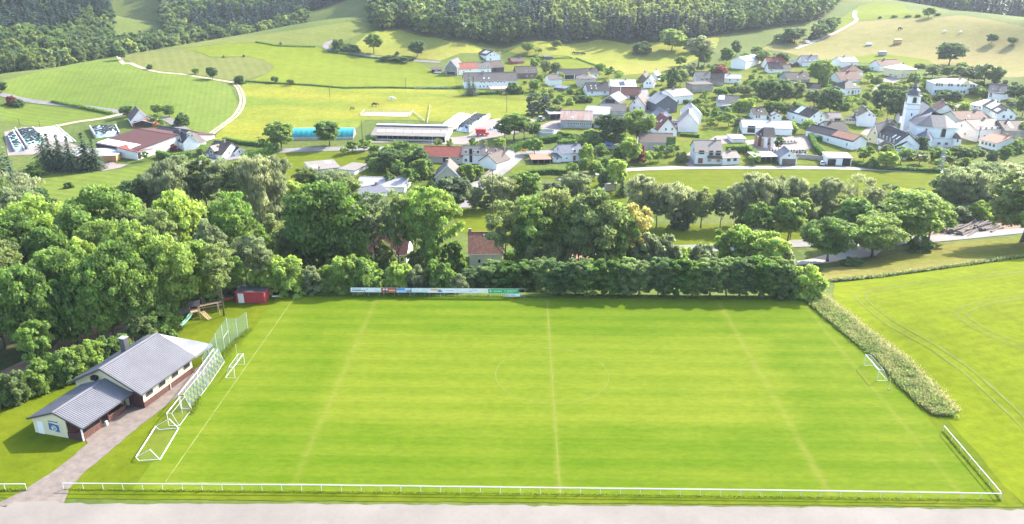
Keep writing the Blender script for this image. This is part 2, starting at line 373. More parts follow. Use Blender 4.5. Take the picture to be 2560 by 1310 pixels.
fieldmat('hill_pasture', (0.217, 0.181, 0.077), (0.184, 0.176, 0.059), big=.012, patch=.2, fine=.14, streak=(0, 4))
fieldmat('lane_grass', (0.085, 0.119, 0.005), (0.110, 0.131, 0.008), big=.025, rows=(2, 5), rowk=.04)
fieldmat('hay', (0.107, 0.147, 0.003), (0.144, 0.170, 0.006), big=.035, rows=(-14, 2.2), rowk=.03, fine=.2)
fieldmat('bank_grass', (0.118, 0.133, 0.018), (0.183, 0.154, 0.050), big=.05, patch=.16, fine=.28, streak=(-8, 3))
fieldmat('mown_lawn', (0.069, 0.108, 0.003), (0.112, 0.132, 0.007), big=.06, fine=.2, patch=.2)
fieldmat('verge', (0.076, 0.114, 0.010), (0.117, 0.141, 0.020), big=.09, fine=.28)
fieldmat('garden', (0.084, 0.121, 0.012), (0.129, 0.141, 0.023), big=.05, patch=.12, fine=.3)
FIELDS = [
 ('wheat_field','wheat',[(-60,220),(0,206),(100,181),(200,157),(290,146),(312,152),(370,180),(420,184),(470,188),(530,200),(572,210),(590,245),(596,268),(585,290),(555,316),(520,338),(470,330),(440,300),(400,292),(350,284),(300,276),(220,270),(130,256),(40,243),(0,230),(-60,225)],3),
 ('stubble_field','brown_grass',[(300,146),(319,133),(390,126),(460,121),(500,133),(524,144),(570,144),(615,141),(660,152),(689,168),(660,186),(611,201),(575,201),(530,192),(470,184),(420,179),(375,175)],3),
 ('ridge_meadow','crest_grass',[(322,131),(450,112),(600,93),(760,72),(900,53),(930,60),(912,82),(850,106),(800,114),(700,112),(640,105),(540,112),(460,119),(390,124)],4),
 ('grass_field','bright_grass',[(462,121),(560,111),(640,106),(700,114),(790,117),(825,131),(930,143),(1045,152),(1085,180),(1150,195),(1152,215),(1000,217),(860,217),(730,208),(620,203),(662,187),(690,168),(660,150),(615,140),(570,142),(526,142),(500,131)],3),
 ('buttercup_meadow','buttercup_meadow',[(605,209),(730,213),(860,222),(1000,223),(1140,226),(1250,236),(1330,248),(1335,270),(1328,300),(1250,300),(1200,290),(1150,284),(1100,305),(1030,300),(910,300),(885,330),(880,345),(720,345),(620,358),(530,348),(565,315),(600,285),(609,268),(603,245)],3),
 ('pasture','wheat_low',[(-80,270),(0,265),(60,261),(105,262),(200,276),(287,288),(255,296),(190,306),(134,318),(60,312),(0,302),(-80,300)],3),
 ('barley_field','wheat_low',[(70,452),(150,442),(260,428),(395,408),(425,412),(420,440),(330,475),(250,500),(180,535),(110,540),(50,500)],2.5),
 ('home_meadow','lane_grass',[(690,383),(760,377),(830,376),(935,384),(930,415),(890,445),(830,450),(740,440),(620,425),(600,405)],2.5),
 ('valley_meadow','lane_grass',[(1555,428),(1740,423),(1950,424),(2110,425),(2260,429),(2375,434),(2400,470),(2350,500),(2150,505),(1950,500),(1750,505),(1550,505),(1470,480),(1450,455)],2.5),
 ('stream_meadow','lane_grass',[(1130,520),(1230,520),(1420,560),(1590,560),(1780,562),(1960,555),(2120,530),(2140,560),(2020,598),(1880,612),(1700,616),(1590,618),(1300,600),(1150,580)],2.5),
 ('dry_meadow','dry_meadow',[(868,128),(925,80),(1000,74),(1060,92),(1130,106),(1290,114),(1400,109),(1500,99),(1570,111),(1720,102),(1800,92),(1790,120),(1740,150),(1650,180),(1560,188),(1500,168),(1420,140),(1330,142),(1270,128),(1150,134),(1100,152),(1000,142),(935,136)],3.5),
 ('paddock','bright_grass',[(1270,142),(1330,144),(1400,140),(1440,150),(1490,165),(1540,190),(1480,185),(1400,168),(1300,160)],3),
 ('hill_pasture','hill_pasture',[(1900,122),(1950,104),(2040,98),(2100,75),(2140,54),(2200,50),(2330,46),(2400,38),(2470,48),(2560,66),(2680,90),(2680,200),(2560,192),(2400,178),(2300,168),(2200,152),(2100,148),(2040,150),(1960,130)],4),
 ('hilltop_meadow','bright_grass',[(2040,96),(2090,76),(2137,52),(2200,48),(2325,44),(2330,36),(2260,14),(2190,6),(2150,14),(2100,50),(2050,78)],4),
 ('strip_field','bright_grass',[(2095,146),(2200,134),(2320,150),(2350,168),(2300,172),(2200,158),(2100,156)],3),
 ('bank','bank_grass',[(2052,708),(2050,690),(2060,672),(2160,655),(2280,625),(2400,605),(2560,592),(2750,575),(2750,622),(2560,640),(2400,662),(2250,682),(2150,696)],1.6),
]
for nm, mt, pts, st in FIELDS:
    drape(nm, gp(pts), mt, .06 if nm not in ('strip_field','paddock') else .11, st, jag=.25)
hayw = gp([(2085,708),(2150,701),(2250,688),(2400,668),(2560,646)])+[(150,62),(175,55),(180,0),(140,-20),(112,-33),(57,-33.5),(57,-30),(57.5,-12),(57,-8),(60,8),(58.5,22),(57,31)]
drape('hay_field', hayw, 'hay', .06, 2.0, jag=.15)
# surrounds of the pitch: mown lawn round the club house and behind the goals
drape('lawn', [(-96,-32.6),(-66,-32.9),(-62,-32.8),(57,-32.2),(58,-12),(56,31.8),(10,32.2),(-58,31.5),(-70,24),(-82,8),(-97,-12)], 'mown_lawn', .045, 1.5, jag=.05)
drape('garden_lawn', gp([(1540,415),(1740,408),(2050,412),(2370,424),(2440,380),(2540,330),(2540,250),(2330,200),(2080,165),(1900,135),(1790,160),(1560,190),(1400,180),(1280,150),(1130,180),(1150,240),(1340,255),(1350,300),(1330,340),(1560,350),(1600,380)]), 'garden', .075, 3.5, jag=.2)
for nm, pts in (('garden_plot', [(1270,415),(1400,420),(1480,430),(1430,445),(1330,445),(1280,435)]), ('orchard_meadow', [(2060,415),(2140,385),(2250,390),(2340,405),(2420,400),(2380,426),(2200,422)]), ('house_lawn', [(1080,412),(1200,415),(1250,425),(1200,450),(1100,440)]), ('paddock_lawn', [(700,440),(930,400),(1050,420),(1060,455),(900,470),(760,470)])):
    drape(nm, gp(pts), 'lane_grass' if nm == 'house_lawn' else 'garden', .10, 2, jag=.2)

# ------------------------------------------------------------------ football pitch
HL, HW = 50.46, 29.38
def pitch():
    st = .4; xs = np.arange(-54, 55.2, st); ys = np.arange(-31.2, 31.8, st); X, Y = np.meshgrid(xs, ys)
    base = np.array([.062,.117,.004]); light = np.array([.128,.160,.014]); pale = np.array([.155,.165,.03])
    def band(v, a, b, w): return sstep(a-w, a+w, v)*(1-sstep(b-w, b+w, v))
    def vnoise(sx, sy, seed):
        r = np.random.default_rng(seed); gx = (X-X.min())/sx; gy = (Y-Y.min())/sy; T = r.random((int(gy.max())+3, int(gx.max())+3)); i = gx.astype(int); j = gy.astype(int)
        fx = gx-i; fy = gy-j; fx = fx*fx*(3-2*fx); fy = fy*fy*(3-2*fy)
        return (T[j,i]*(1-fx)+T[j,i+1]*fx)*(1-fy)+(T[j+1,i]*(1-fx)+T[j+1,i+1]*fx)*fy-.5
    n1 = vnoise(9, 5, 1); n2 = vnoise(3, 1.4, 2); n3 = vnoise(16, .9, 3)
    t = .36+.28*n1+.2*n2+.16*n3
    ylow = U(1280,1066)[1]; yhigh = U(1280,839)[1]
    t += .42*band(Y, ylow+n2*1.2, yhigh+n2*.4, .35)*band(X, -HL+15, HL-12+n1*5, 2.5)   # band mown the other way
    t += .16*band(Y, U(1280,815)[1], 31, .4)*band(X, -20, 20, 10)*0
    t += .15*np.tanh(2.5*np.sin(Y*2*np.pi/4.6+n1*.25))*(.8+.5*n1)+.07*np.sin(Y*2*np.pi/1.15+n3*2)
    t += .25*np.exp(-((X+HL)/5)**2)+.2*np.exp(-((Y+HW)/1.4)**2)+.12*np.exp(-((X-HL)/7)**2)
    t += .35*np.exp(-(((X+HL-6)/6)**2+((Y+1)/6)**2))*.6+.3*np.exp(-(((X-HL+5)/5)**2+((Y-1)/5)**2))*.6
    # faint arcs and old penalty areas
    for cx in (-HL+11, HL-11):
        d = np.abs(np.hypot(X-cx, Y)-9.15); t += .1*np.exp(-(d/.35)**2)
    wear = np.zeros_like(X)
    for xx, w, k in ((0,.34,.75),(-HL+16.5,.5,.5),(HL-16.5,.55,.62),(HL,.42,.5)): wear = np.maximum(wear, k*np.exp(-((X-xx+n2*.25)/w)**2)*(.75+.7*n2+.4*n1)*(np.abs(Y) < HW+1.2))
    t = np.clip(t, 0, 1.15)[...,None]; c = base*(1-t)+light*t; c = c*(1-wear[...,None])+pale*wear[...,None]
    n = len(ys); k = len(xs); vs = np.stack([X, Y, np.full_like(X, .085)], -1).reshape(-1,3)
    i = (np.arange(n-1)[:,None]*k+np.arange(k-1)[None,:]).ravel(); q = np.stack([i,i+1,i+k+1,i+k],1)
    m, nt, N, L, b = nodes('pitch_grass'); b.inputs['Roughness'].default_value = .95; b.inputs['Specular IOR Level'].default_value = .02
    at = N.new('ShaderNodeAttribute'); at.attribute_name = 'Col'; tc = N.new('ShaderNodeTexCoord'); nz = N.new('ShaderNodeTexNoise'); nz.inputs['Scale'].default_value = 1.1; nz.inputs['Detail'].default_value = 8; nz.inputs['Roughness'].default_value = .8
    mp = N.new('ShaderNodeMapping'); mp.inputs['Scale'].default_value = (.6,1.5,1); L.new(tc.outputs['Object'], mp.inputs[0]); L.new(mp.outputs[0], nz.inputs['Vector'])
    mr = N.new('ShaderNodeMapRange'); mr.inputs[1].default_value = .3; mr.inputs[2].default_value = .7; mr.inputs[3].default_value = .8; mr.inputs[4].default_value = 1.2; L.new(nz.outputs['Fac'], mr.inputs[0])
    vm = N.new('ShaderNodeVectorMath'); vm.operation = 'SCALE'; L.new(at.outputs['Color'], vm.inputs[0]); L.new(mr.outputs[0], vm.inputs['Scale']); L.new(vm.outputs[0], b.inputs['Base Color'])
    bp = N.new('ShaderNodeBump'); bp.inputs['Strength'].default_value = .4; bp.inputs['Distance'].default_value = .08; L.new(nz.outputs['Fac'], bp.inputs['Height']); L.new(bp.outputs[0], b.inputs['Normal'])
    me = np_mesh('football_pitch', vs, q, ['pitch_grass']); a = me.color_attributes.new('Col', 'FLOAT_COLOR', 'POINT')
    a.data.foreach_set('color', np.concatenate([c, np.ones(c.shape[:2]+(1,))], -1).astype(np.float32).ravel())
    structure(link(bpy.data.objects.new('football_pitch', me)))
    mat('line_paint', (.17,.19,.055), var=.2, scale=.8, col2=(.125,.15,.018), rough=.9)
    mat('line_faint', (.125,.150,.02), var=.2, scale=.5, col2=(.09,.12,.006), rough=.9)
    mb = MB(); z = .093
    def strip(a, b, w, mi):
        a = np.array(a); b = np.array(b); d = (b-a)/np.linalg.norm(b-a); nn = np.array([-d[1], d[0]])*w/2
        mb.add([(*(a-nn),z),(*(b-nn),z),(*(b+nn),z),(*(a+nn),z)], [(0,1,2,3)], mi)
    strip((-HL,-HW),(-HL,HW),.16,0); strip((-HL+.1,-HW),(HL,-HW),.12,0); strip((0,-HW+.1),(0,HW),.12,1)
    for k in range(72):
        a0, a1 = 2*math.pi*k/72, 2*math.pi*(k+1)/72; r0, r1 = 9.08, 9.24
        mb.add([(r0*math.cos(a0),r0*math.sin(a0),z+.003),(r1*math.cos(a0),r1*math.sin(a0),z+.003),(r1*math.cos(a1),r1*math.sin(a1),z+.003),(r0*math.cos(a1),r0*math.sin(a1),z+.003)], [(0,1,2,3)], 1)
    structure(mb.build('pitch_markings', ['line_paint', 'line_faint']))
pitch()

# ------------------------------------------------------------------ roads, tracks, yards
mat('car_park', (.186,.166,.149), var=.12, scale=.10, fine=.035, fscale=2.0, rough=.95)
mat('asphalt', (.185,.178,.178), var=.14, scale=.2, fine=.1, fscale=4.0, rough=.9)
mat('asphalt_old', (.16,.15,.15), var=.18, scale=.2, fine=.1, rough=.9)
mat('pale_road', (.33,.31,.285), var=.12, scale=.2, rough=.95)
mat('paving', (.155,.128,.112), var=.22, scale=.9, fine=.18, fscale=9, rough=.9)
mat('gravel_track', (.33,.28,.19), var=.2, scale=.3, rough=.95)
mat('yard_paving', (.22,.185,.172), var=.16, scale=.15, rough=.95)
mat('sand', (.33,.25,.2), var=.1, scale=.1, rough=.95)
mat('kerb', (.5,.49,.47), var=.1, rough=.9)
mat('leaf_litter', (.17,.11,.075), var=.35, scale=.6, fine=.25, rough=.95)
mat('track_rut', (.105,.133,.012), var=.2, scale=.4, rough=.95)
carpark = drape('car_park', [(-200,-33.9),(-75,-34.4),(-67.6,-34.6),(-67.2,-33.6),(-62.3,-33.4),(-61.6,-33.9),(-30,-33.4),(10,-32.95),(57,-32.75),(70,-33),(120,-36),(200,-42),(200,-80),(-200,-80)], 'car_park', .12, 1.2, jag=.10)
drape('club_path', [(-69.5,-34.5),(-67.4,-31),(-66.2,-28),(-65.2,-24),(-64.9,-21.0),(-66.2,-19.6),(-69.2,-19.0),(-66.4,-10.6),(-61.5,-11.0),(-58.7,-.4),(-57.4,4.6),(-55.0,4.2),(-56.6,-3),(-58.0,-9.5),(-59.2,-14.2),(-60.3,-19.5),(-61.2,-24.5),(-61.9,-28),(-62.0,-31),(-61.0,-34.2)], 'paving', .10, 1.0, jag=.08)
drape('wood_soil', gp([(-30,985),(0,930),(70,900),(130,870),(180,800),(250,790),(330,760),(430,740),(480,720),(520,735),(480,765),(420,790),(330,828),(240,870),(160,905),(80,945),(20,985)]), 'leaf_litter', .08, 2.5, jag=.4)
ribbon('side_road', [(-80,1020),(0,968),(70,938),(150,905),(230,868),(330,830),(420,790),(500,755),(560,735),(600,715)], 4.6, 'asphalt', .16)
ribbon('road', [(1440,640),(1560,628),(1700,623),(1790,620),(1870,616),(1955,611),(2060,607),(2150,606),(2270,602),(2400,592),(2560,577),(2760,560)], 6.0, 'asphalt', .14)
drape('road_junction', gp([(1985,664),(2060,660),(2130,650),(2190,640),(2210,622),(2270,608),(2265,602),(2150,609),(2110,616),(2085,632),(2020,650),(1985,655)]), 'pale_road', .18, 1.5)
ribbon('village_lane', [(1400,452),(1480,436),(1560,426),(1650,422),(1740,420),(1900,420),(2100,421),(2250,426),(2380,430)], 4.2, 'pale_road', .17)
ribbon('main_road', [(380,440),(480,412),(560,398),(620,389),(690,379),(760,375),(900,372),(1012,374),(1100,384),(1190,392),(1255,389),(1310,384),(1380,380),(1460,374),(1540,366),(1600,352),(1625,330),(1622,300),(1612,265),(1608,235),(1602,218)], 6.0, 'asphalt', .16)
ribbon('side_street', [(1295,389),(1285,398),(1262,418),(1225,445),(1195,465),(1165,495),(1150,520)], 6.2, 'asphalt', .18)
ribbon('pavement', [(1254,420),(1232,436),(1200,460),(1170,485)], 1.8, 'pale_road', .24)
drape('farm_yard', gp([(905,358),(930,352),(1110,362),(1160,362),(1230,345),(1310,330),(1340,300),(1280,292),(1220,300),(1200,312),(1170,340),(1120,345),(1112,356)]), 'yard_paving', .15, 2.5)
drape('old_farm_yard', gp([(10,330),(60,318),(140,316),(150,345),(180,360),(240,380),(290,410),(320,412),(350,400),(300,420),(260,428),(160,420),(150,400),(120,385),(20,390)]), 'yard_paving', .12, 2.5)
drape('riding_arena', gp([(902,290),(912,281),(1032,281),(1022,293)]), 'sand', .14, 3)
for nm, pts in (('chapel_yard', [(1860,352),(1940,345),(2020,338),(2030,372),(1950,385),(1880,378)]), ('lane_yard', [(1700,400),(1735,372),(1790,340),(1850,338),(1830,358),(1795,362),(1738,412),(1725,418)]), ('church_square', [(2170,318),(2260,312),(2265,345),(2200,350),(2150,335)]), ('house_drive', [(2180,226),(2210,196),(2235,190),(2262,196),(2230,210),(2200,232)]), ('school_yard', [(2380,262),(2470,255),(2500,262),(2440,275),(2400,290),(2370,280)]), ('street_yard', [(1630,325),(1660,300),(1690,300),(1700,330),(1660,350)]), ('barn_yard', [(1340,318),(1400,296),(1410,318),(1390,335),(1350,345)])):
    drape(nm, gp(pts), 'yard_paving', .13, 2.5)
def track(name, pts, off):
    ln = np.array([G(*p)[:2] for p in pts]); t = np.gradient(ln, axis=0); t /= np.linalg.norm(t, axis=1)[:,None]; nr = np.stack([-t[:,1], t[:,0]], 1)
    return [[tuple(q) for q in ln+nr*s] for s in (-off, off)]
for w in track('t', [(586,209),(598,222),(606,245),(604,265),(590,288),(560,312),(535,330),(518,346)], .85): ribbon('field_track', w, 1.25, 'gravel_track', .16, px=False, wob=.1)
ribbon('farm_track', [(590,208),(560,203),(510,195),(455,186),(400,181),(360,172),(325,158),(300,148),(285,141)], 2.6, 'gravel_track', .16, wob=.2)
ribbon('valley_road', [(-80,225),(0,236),(60,250),(180,264),(310,282),(360,290),(415,298),(450,318),(475,338),(505,352)], 4.5, 'asphalt_old', .18)
ribbon('farm_lane', [(134,318),(190,306),(255,297),(310,284)], 3.5, 'gravel_track', .18)
ribbon('meadow_road', [(835,104),(816,112),(820,122),(870,132),(935,142),(1000,150),(1060,154),(1100,156)], 4.0, 'asphalt_old', .2)
ribbon('hill_track', [(1990,122),(2030,106),(2080,86),(2110,70),(2140,52),(2136,40),(2138,28)], 3.2, 'pale_road', .22)
for pts in ([(2640,668),(2560,679),(2372,699),(2204,722),(2162,731),(2150,742),(2172,766),(2224,806),(2271,833),(2338,872),(2420,930),(2520,1020),(2600,1100)], [(2640,735),(2560,744),(2456,760),(2404,779),(2408,794),(2456,826),(2560,872),(2640,910)]):
    for w in track('t', pts, .9): ribbon('tractor_rut', w, .34, 'track_rut', .1, px=False, wob=.1)
# ------------------------------------------------------------------ building materials
W = {}
for k, c, v in (('white',(.80,.79,.77),.05),('cream',(.66,.58,.36),.08),('beige',(.46,.41,.34),.1),('stone',(.30,.27,.235),.3),('greystone',(.33,.33,.33),.3),('brick',(.18,.13,.115),.25),('darkwood',(.08,.066,.06),.25),
    ('timber',(.22,.215,.21),.25),('red',(.36,.05,.04),.1),('slate_wall',(.10,.11,.13),.15),('green',(.09,.15,.12),.15),('orange_wood',(.50,.27,.11),.2),('offwhite',(.70,.69,.65),.07),('render',(.74,.66,.62),.08)):
    mat('wall_'+k, c, var=v, scale=.5, fine=.06, rough=.9)
for k, c, v in (('slate',(.032,.034,.042),.25),('grey',(.115,.112,.115),.2),('brown',(.105,.08,.07),.25),('greybrown',(.145,.125,.118),.22),('red',(.24,.06,.04),.3),('maroon',(.105,.036,.03),.25),('light',(.40,.39,.39),.12),('blue',(.34,.38,.45),.12),
    ('terra',(.42,.20,.13),.2),('black',(.02,.02,.024),.3),('bluegrey',(.14,.155,.20),.15),('cream',(.46,.40,.385),.15),('tan',(.26,.23,.205),.15),('whitem',(.78,.77,.75),.06)):
    mat('roof_'+k, tuple(.74*q for q in c), var=v, scale=.7, fine=.16, fscale=5, stretch=(1,3,1), rough=.75)
mat('roof_rust', (.22,.095,.06), var=.4, scale=.4, col2=(.36,.33,.3), stretch=(2.5,.3,.3), rough=.8, fine=.2)
mat('roof_motley', (.25,.10,.045), var=.2, scale=1.4, col2=(.07,.06,.07), stretch=(1,.6,1), fine=.3, fscale=6, rough=.8)
mat('frame_white', (.72,.72,.70), var=.04, rough=.6); mat('frame_dark', (.09,.07,.06), var=.1, rough=.6)
mat('glass', (.03,.035,.04), var=.3, scale=.3, rough=.08, spec=.6); mat('door_wood', (.22,.08,.04), var=.2, rough=.7); mat('dark_opening', (.035,.03,.03), var=.3, rough=.95)
mat('solar', (.03,.04,.07), var=.2, rough=.2, spec=.6); mat('solar_pale', (.55,.57,.62), var=.06, rough=.25, spec=.6); mat('ivy', (.07,.13,.02), var=.4, scale=3, rough=.8); mat('concrete', (.45,.43,.41), var=.15, scale=.3, rough=.95)
mat('chimney', (.25,.2,.18), var=.2, rough=.9); mat('sandstone', (.45,.23,.17), var=.2, rough=.9); mat('metal', (.45,.46,.46), var=.08, rough=.45, metal=.6); mat('gutter', (.3,.3,.31), var=.1, rough=.5)

HOUSES = []   # (short phrase, px, py) for naming neighbours
def window(parent, c, w, h, ax, frame='frame_white', pane='glass', name='window'):
    """ax = (right vector, outward normal) in the parent's plane; frame proud of the wall, pane proud of the frame's bed"""
    r, n = Vector(ax[0]), Vector(ax[1]); c = Vector(c); up = Vector((0,0,1)); mb = MB()
    def ob(a0, a1, b0, b1, d0, d1, M):
        q = []
        for d in (d0, d1):
            for a, b in ((a0,b0),(a1,b0),(a1,b1),(a0,b1)): q.append(c+r*a+up*b+n*d)
        M.add(q, [(0,3,2,1),(4,5,6,7),(0,1,5,4),(1,2,6,5),(2,3,7,6),(3,0,4,7)])
    t = min(.13, w*.13)
    ob(-w/2,-w/2+t,-h/2,h/2,.002,.09,mb); ob(w/2-t,w/2,-h/2,h/2,.002,.09,mb); ob(-w/2+t,w/2-t,h/2-t,h/2,.002,.088,mb); ob(-w/2+t,w/2-t,-h/2,-h/2+t,.002,.1,mb)
    if w > .8: ob(-.03,.03,-h/2+t,h/2-t,.04,.085,mb)
    fo = mb.build(name, frame, parent)
    pb = MB(); ob(-w/2+t,w/2-t,-h/2+t,h/2-t,.004,.035,pb); pb.build('pane', pane, fo); return fo
def boxpart(parent, name, c, w, h, ax, material, d=.06):
    r, n = Vector(ax[0]), Vector(ax[1]); c = Vector(c); up = Vector((0,0,1)); q = []
    for e in (.002, d):
        for a, b in ((-w/2,-h/2),(w/2,-h/2),(w/2,h/2),(-w/2,h/2)): q.append(c+r*a+up*b+n*e)
    return MB().add(q, [(0,3,2,1),(4,5,6,7),(0,1,5,4),(1,2,6,5),(2,3,7,6),(3,0,4,7)]).build(name, material, parent)
FR = ((1,0,0),(0,-1,0)); LF = ((0,-1,0),(-1,0,0)); RT = ((0,1,0),(1,0,0))
def house(name, label, L, R, dep, eave, ridge, wall, roof, kind='gable', cat='house', win=(), lwin=(), rwin=(), chim=(), sky=(), solar=(), door=(), open_front=None, over=.35, group=None, frame='frame_white', extra=None):
    """L, R: photo pixels of the two front base corners; eave / ridge: photo rows of eave (front) and ridge; dep: metres.
    kind: gable (ridge along the front), front (gable to the front), hip, mono (falls to the front), flat."""
    mid = ((L[0]+R[0])/2, (L[1]+R[1])/2); g = G(*mid); z0 = g[2]
    a = U(L[0], L[1], z0); b = U(R[0], R[1], z0); u = b-a; w = float(np.hypot(u[0], u[1])); ang = math.atan2(u[1], u[0])
    # a low viewpoint exaggerates the slope of a base line: keep yaw moderate
    v = np.array([-math.sin(ang), math.cos(ang), 0]); fm = (a+b)/2; c = fm+v*dep/2
    corners = [fm+u/2, fm-u/2, fm+u/2+v*dep, fm-u/2+v*dep]; drop = max(.3, z0-min(Z(q[0], q[1]) for q in corners)+.3)
    he = max(1.8, height_for(fm, eave)); hr = max(he+.25, height_for(fm if kind == 'front' else (fm+v*dep if kind in ('mono','flat') else c), ridge))
    root = empty(name, (float(c[0]), float(c[1]), float(z0)), ang); tag(root, label[0]+' '+label[1] if label[1] else label[0], cat, group)
    HOUSES.append((label[0], mid[0], mid[1], c))
    X, Y = w/2, dep/2; wb = MB()
    if kind in ('gable',):
        ft = [(-X,-Y,-drop),(X,-Y,-drop),(X,Y,-drop),(-X,Y,-drop),(-X,-Y,he),(X,-Y,he),(X,Y,he),(-X,Y,he),(-X,0,hr),(X,0,hr)]
        fs = [(1,2,6,9,5),(3,0,4,8,7),(2,3,7,6)]
        if not open_front: fs.append((0,1,5,4))
        wb.add(ft, fs)
    elif kind == 'front':
        wb.add([(-X,-Y,-drop),(X,-Y,-drop),(X,Y,-drop),(-X,Y,-drop),(-X,-Y,he),(X,-Y,he),(X,Y,he),(-X,Y,he),(0,-Y,hr),(0,Y,hr)], [(0,1,5,8,4),(2,3,7,9,6),(1,2,6,5),(3,0,4,7)])
    elif kind in ('mono', 'flat'):
        hb = hr
        fs = [(1,2,6,5),(3,0,4,7),(2,3,7,6)]
        if not open_front: fs.append((0,1,5,4))
        wb.add([(-X,-Y,-drop),(X,-Y,-drop),(X,Y,-drop),(-X,Y,-drop),(-X,-Y,he),(X,-Y,he),(X,Y,hb),(-X,Y,hb)], fs)
    else:
        wb.add([(-X,-Y,-drop),(X,-Y,-drop),(X,Y,-drop),(-X,Y,-drop),(-X,-Y,he),(X,-Y,he),(X,Y,he),(-X,Y,he)], [(0,1,5,4),(1,2,6,5),(2,3,7,6),(3,0,4,7)])
    if open_front: # floor-high opening: dark back wall, posts
        wb.box((-X+.05,-Y+dep*.55,-drop),(X-.05,-Y+dep*.6,he-.02))
    walls = wb.build('wall', 'wall_'+wall, root)
    if open_front:
        for k in range(open_front+1):
            px_ = -X+.12+(w-.24)*k/open_front; MB().box((px_-.1,-Y+.02,-drop),(px_+.1,-Y+.22,he-.05)).build('post', 'wall_timber', root)
    rb = MB(); t = .22; o = over
    def P3(x, y, z): return (x, y, z+.06)
    sl = (hr-he)/max(Y, .1)
    if kind == 'gable':
        ze = he-sl*o
        rb.slab([P3(-X-o,-Y-o,ze),P3(X+o,-Y-o,ze),P3(X+o,0,hr),P3(-X-o,0,hr)], t); rb.slab([P3(-X-o,0,hr),P3(X+o,0,hr),P3(X+o,Y+o,ze),P3(-X-o,Y+o,ze)], t)
        rb.bar((-X-o,0,hr+.1),(X+o,0,hr+.1),.3,.12)
    elif kind == 'front':
        s2 = (hr-he)/X; ze = he-s2*o
        rb.slab([P3(-X-o,-Y-o,ze),P3(0,-Y-o,hr),P3(0,Y+o,hr),P3(-X-o,Y+o,ze)], t); rb.slab([P3(0,-Y-o,hr),P3(X+o,-Y-o,ze),P3(X+o,Y+o,ze),P3(0,Y+o,hr)], t)
        rb.bar((0,-Y-o,hr+.1),(0,Y+o,hr+.1),.3,.12)
    elif kind in ('mono', 'flat'):
        s3 = (hr-he)/dep
        rb.slab([P3(-X-o,-Y-o,he-s3*o),P3(X+o,-Y-o,he-s3*o),P3(X+o,Y+o,hr+s3*o),P3(-X-o,Y+o,hr+s3*o)], t)
    else:
        h2 = max(.2, X-Y*.85); ze = he-sl*o
        A,B,C,D = P3(-X-o,-Y-o,ze),P3(X+o,-Y-o,ze),P3(X+o,Y+o,ze),P3(-X-o,Y+o,ze); E,F = P3(-h2,0,hr),P3(h2,0,hr)
        rb.slab([A,B,F,E],t); rb.slab([C,D,E,F],t); rb.slab([B,C,F],t); rb.slab([D,A,E],t)
    ro = rb.build('roof', 'roof_'+roof, root)
    if kind in ('gable','hip','mono'): MB().bar((-X-o,-Y-o-.06,he-(hr-he)/(dep if kind == 'mono' else Y)*o-.02),(X+o,-Y-o-.06,he-(hr-he)/(dep if kind == 'mono' else Y)*o-.02),.13,.12).build('gutter', 'gutter', ro)
    elif kind == 'front':
        for sg in (-1,1): MB().bar((0,-Y-o-.03,hr-.08),(sg*(X+o),-Y-o-.03,he-(hr-he)/X*o-.08),.06,.24).build('bargeboard', 'frame_white' if len(HOUSES)%3 else 'frame_dark', ro)
    def slope(fx, fy, lift): # point on front (or, for gable-front, left) slope; fx along ridge 0..1, fy eave->ridge 0..1
        if kind == 'front': return Vector((-X+X*fy, -Y+dep*fx, he+(hr-he)*fy+.06+lift))
        if kind in ('mono', 'flat'): return Vector((-X+w*fx, -Y+dep*fy, he+(hr-he)*fy+.06+lift))
        return Vector((-X+w*fx, -Y+Y*fy, he+(hr-he)*fy+.06+lift))
    if cat == 'house' and not chim and kind != 'mono': chim = [((.62, .38, .8)[len(HOUSES)%3], .93)]
    for i, sp in enumerate(chim):
        fx, fy = sp if hasattr(sp, '__len__') else (sp, .92); p = slope(fx, fy, 0); MB().box((p.x-.35,p.y-.3,p.z-.8),(p.x+.35,p.y+.3,max(p.z,hr)+.9)).box((p.x-.42,p.y-.37,max(p.z,hr)+.9),(p.x+.42,p.y+.37,max(p.z,hr)+1.02)).build('chimney', 'chimney', ro)
    for fx, fy, fw, fh in sky:
        q = [slope(fx-fw/2,fy-fh/2,.09),slope(fx+fw/2,fy-fh/2,.09),slope(fx+fw/2,fy+fh/2,.09),slope(fx-fw/2,fy+fh/2,.09)]; MB().slab(q, .07).build('skylight', 'solar_pale', ro)
    for fx, fy, fw, fh, mm in solar:
        q = [slope(fx-fw/2,fy-fh/2,.12),slope(fx+fw/2,fy-fh/2,.12),slope(fx+fw/2,fy+fh/2,.12),slope(fx-fw/2,fy+fh/2,.12)]; MB().slab(q, .05).build('solar_panel', mm, ro)
    def wins(ws, side):
        for wd in ws:
            fx, fz, ww, hh = wd[:4]; nm = wd[4] if len(wd) > 4 else 'window'
            if side == 0: cpt, ax = (-X+w*fx, -Y, fz), FR
            elif side == 1: cpt, ax = (-X, Y-dep*fx, fz), LF
            else: cpt, ax = (X, -Y+dep*fx, fz), RT
            if nm == 'window': window(root, cpt, ww, hh, ax, frame)
            else: boxpart(root, nm, cpt, ww, hh, ax, {'door':'door_wood','garage_door':'dark_opening','dark_panel':'dark_opening','ivy':'ivy','balcony':'frame_dark','brick_panel':'wall_brick','sill_band':'wall_beige','shutter':'wall_orange_wood'}[nm], {'balcony':1.0,'ivy':.3}.get(nm,.07))  # near-black panels also paint in the shaded inside of open bays and sheds
    wins(win, 0); wins(lwin, 1); wins(rwin, 2); wins(door, 0)
    root['_d'] = 0; del root['_d']
    if extra: extra(root, X, Y, he, hr, ro)
    return root, X, Y, he, hr
def grid(cols, rows, w=1.0, h=1.25, x0=.1, x1=.9):
    return [(x0+(x1-x0)*(i/(cols-1) if cols > 1 else .5), z, w, h) for z in rows for i in range(cols)]
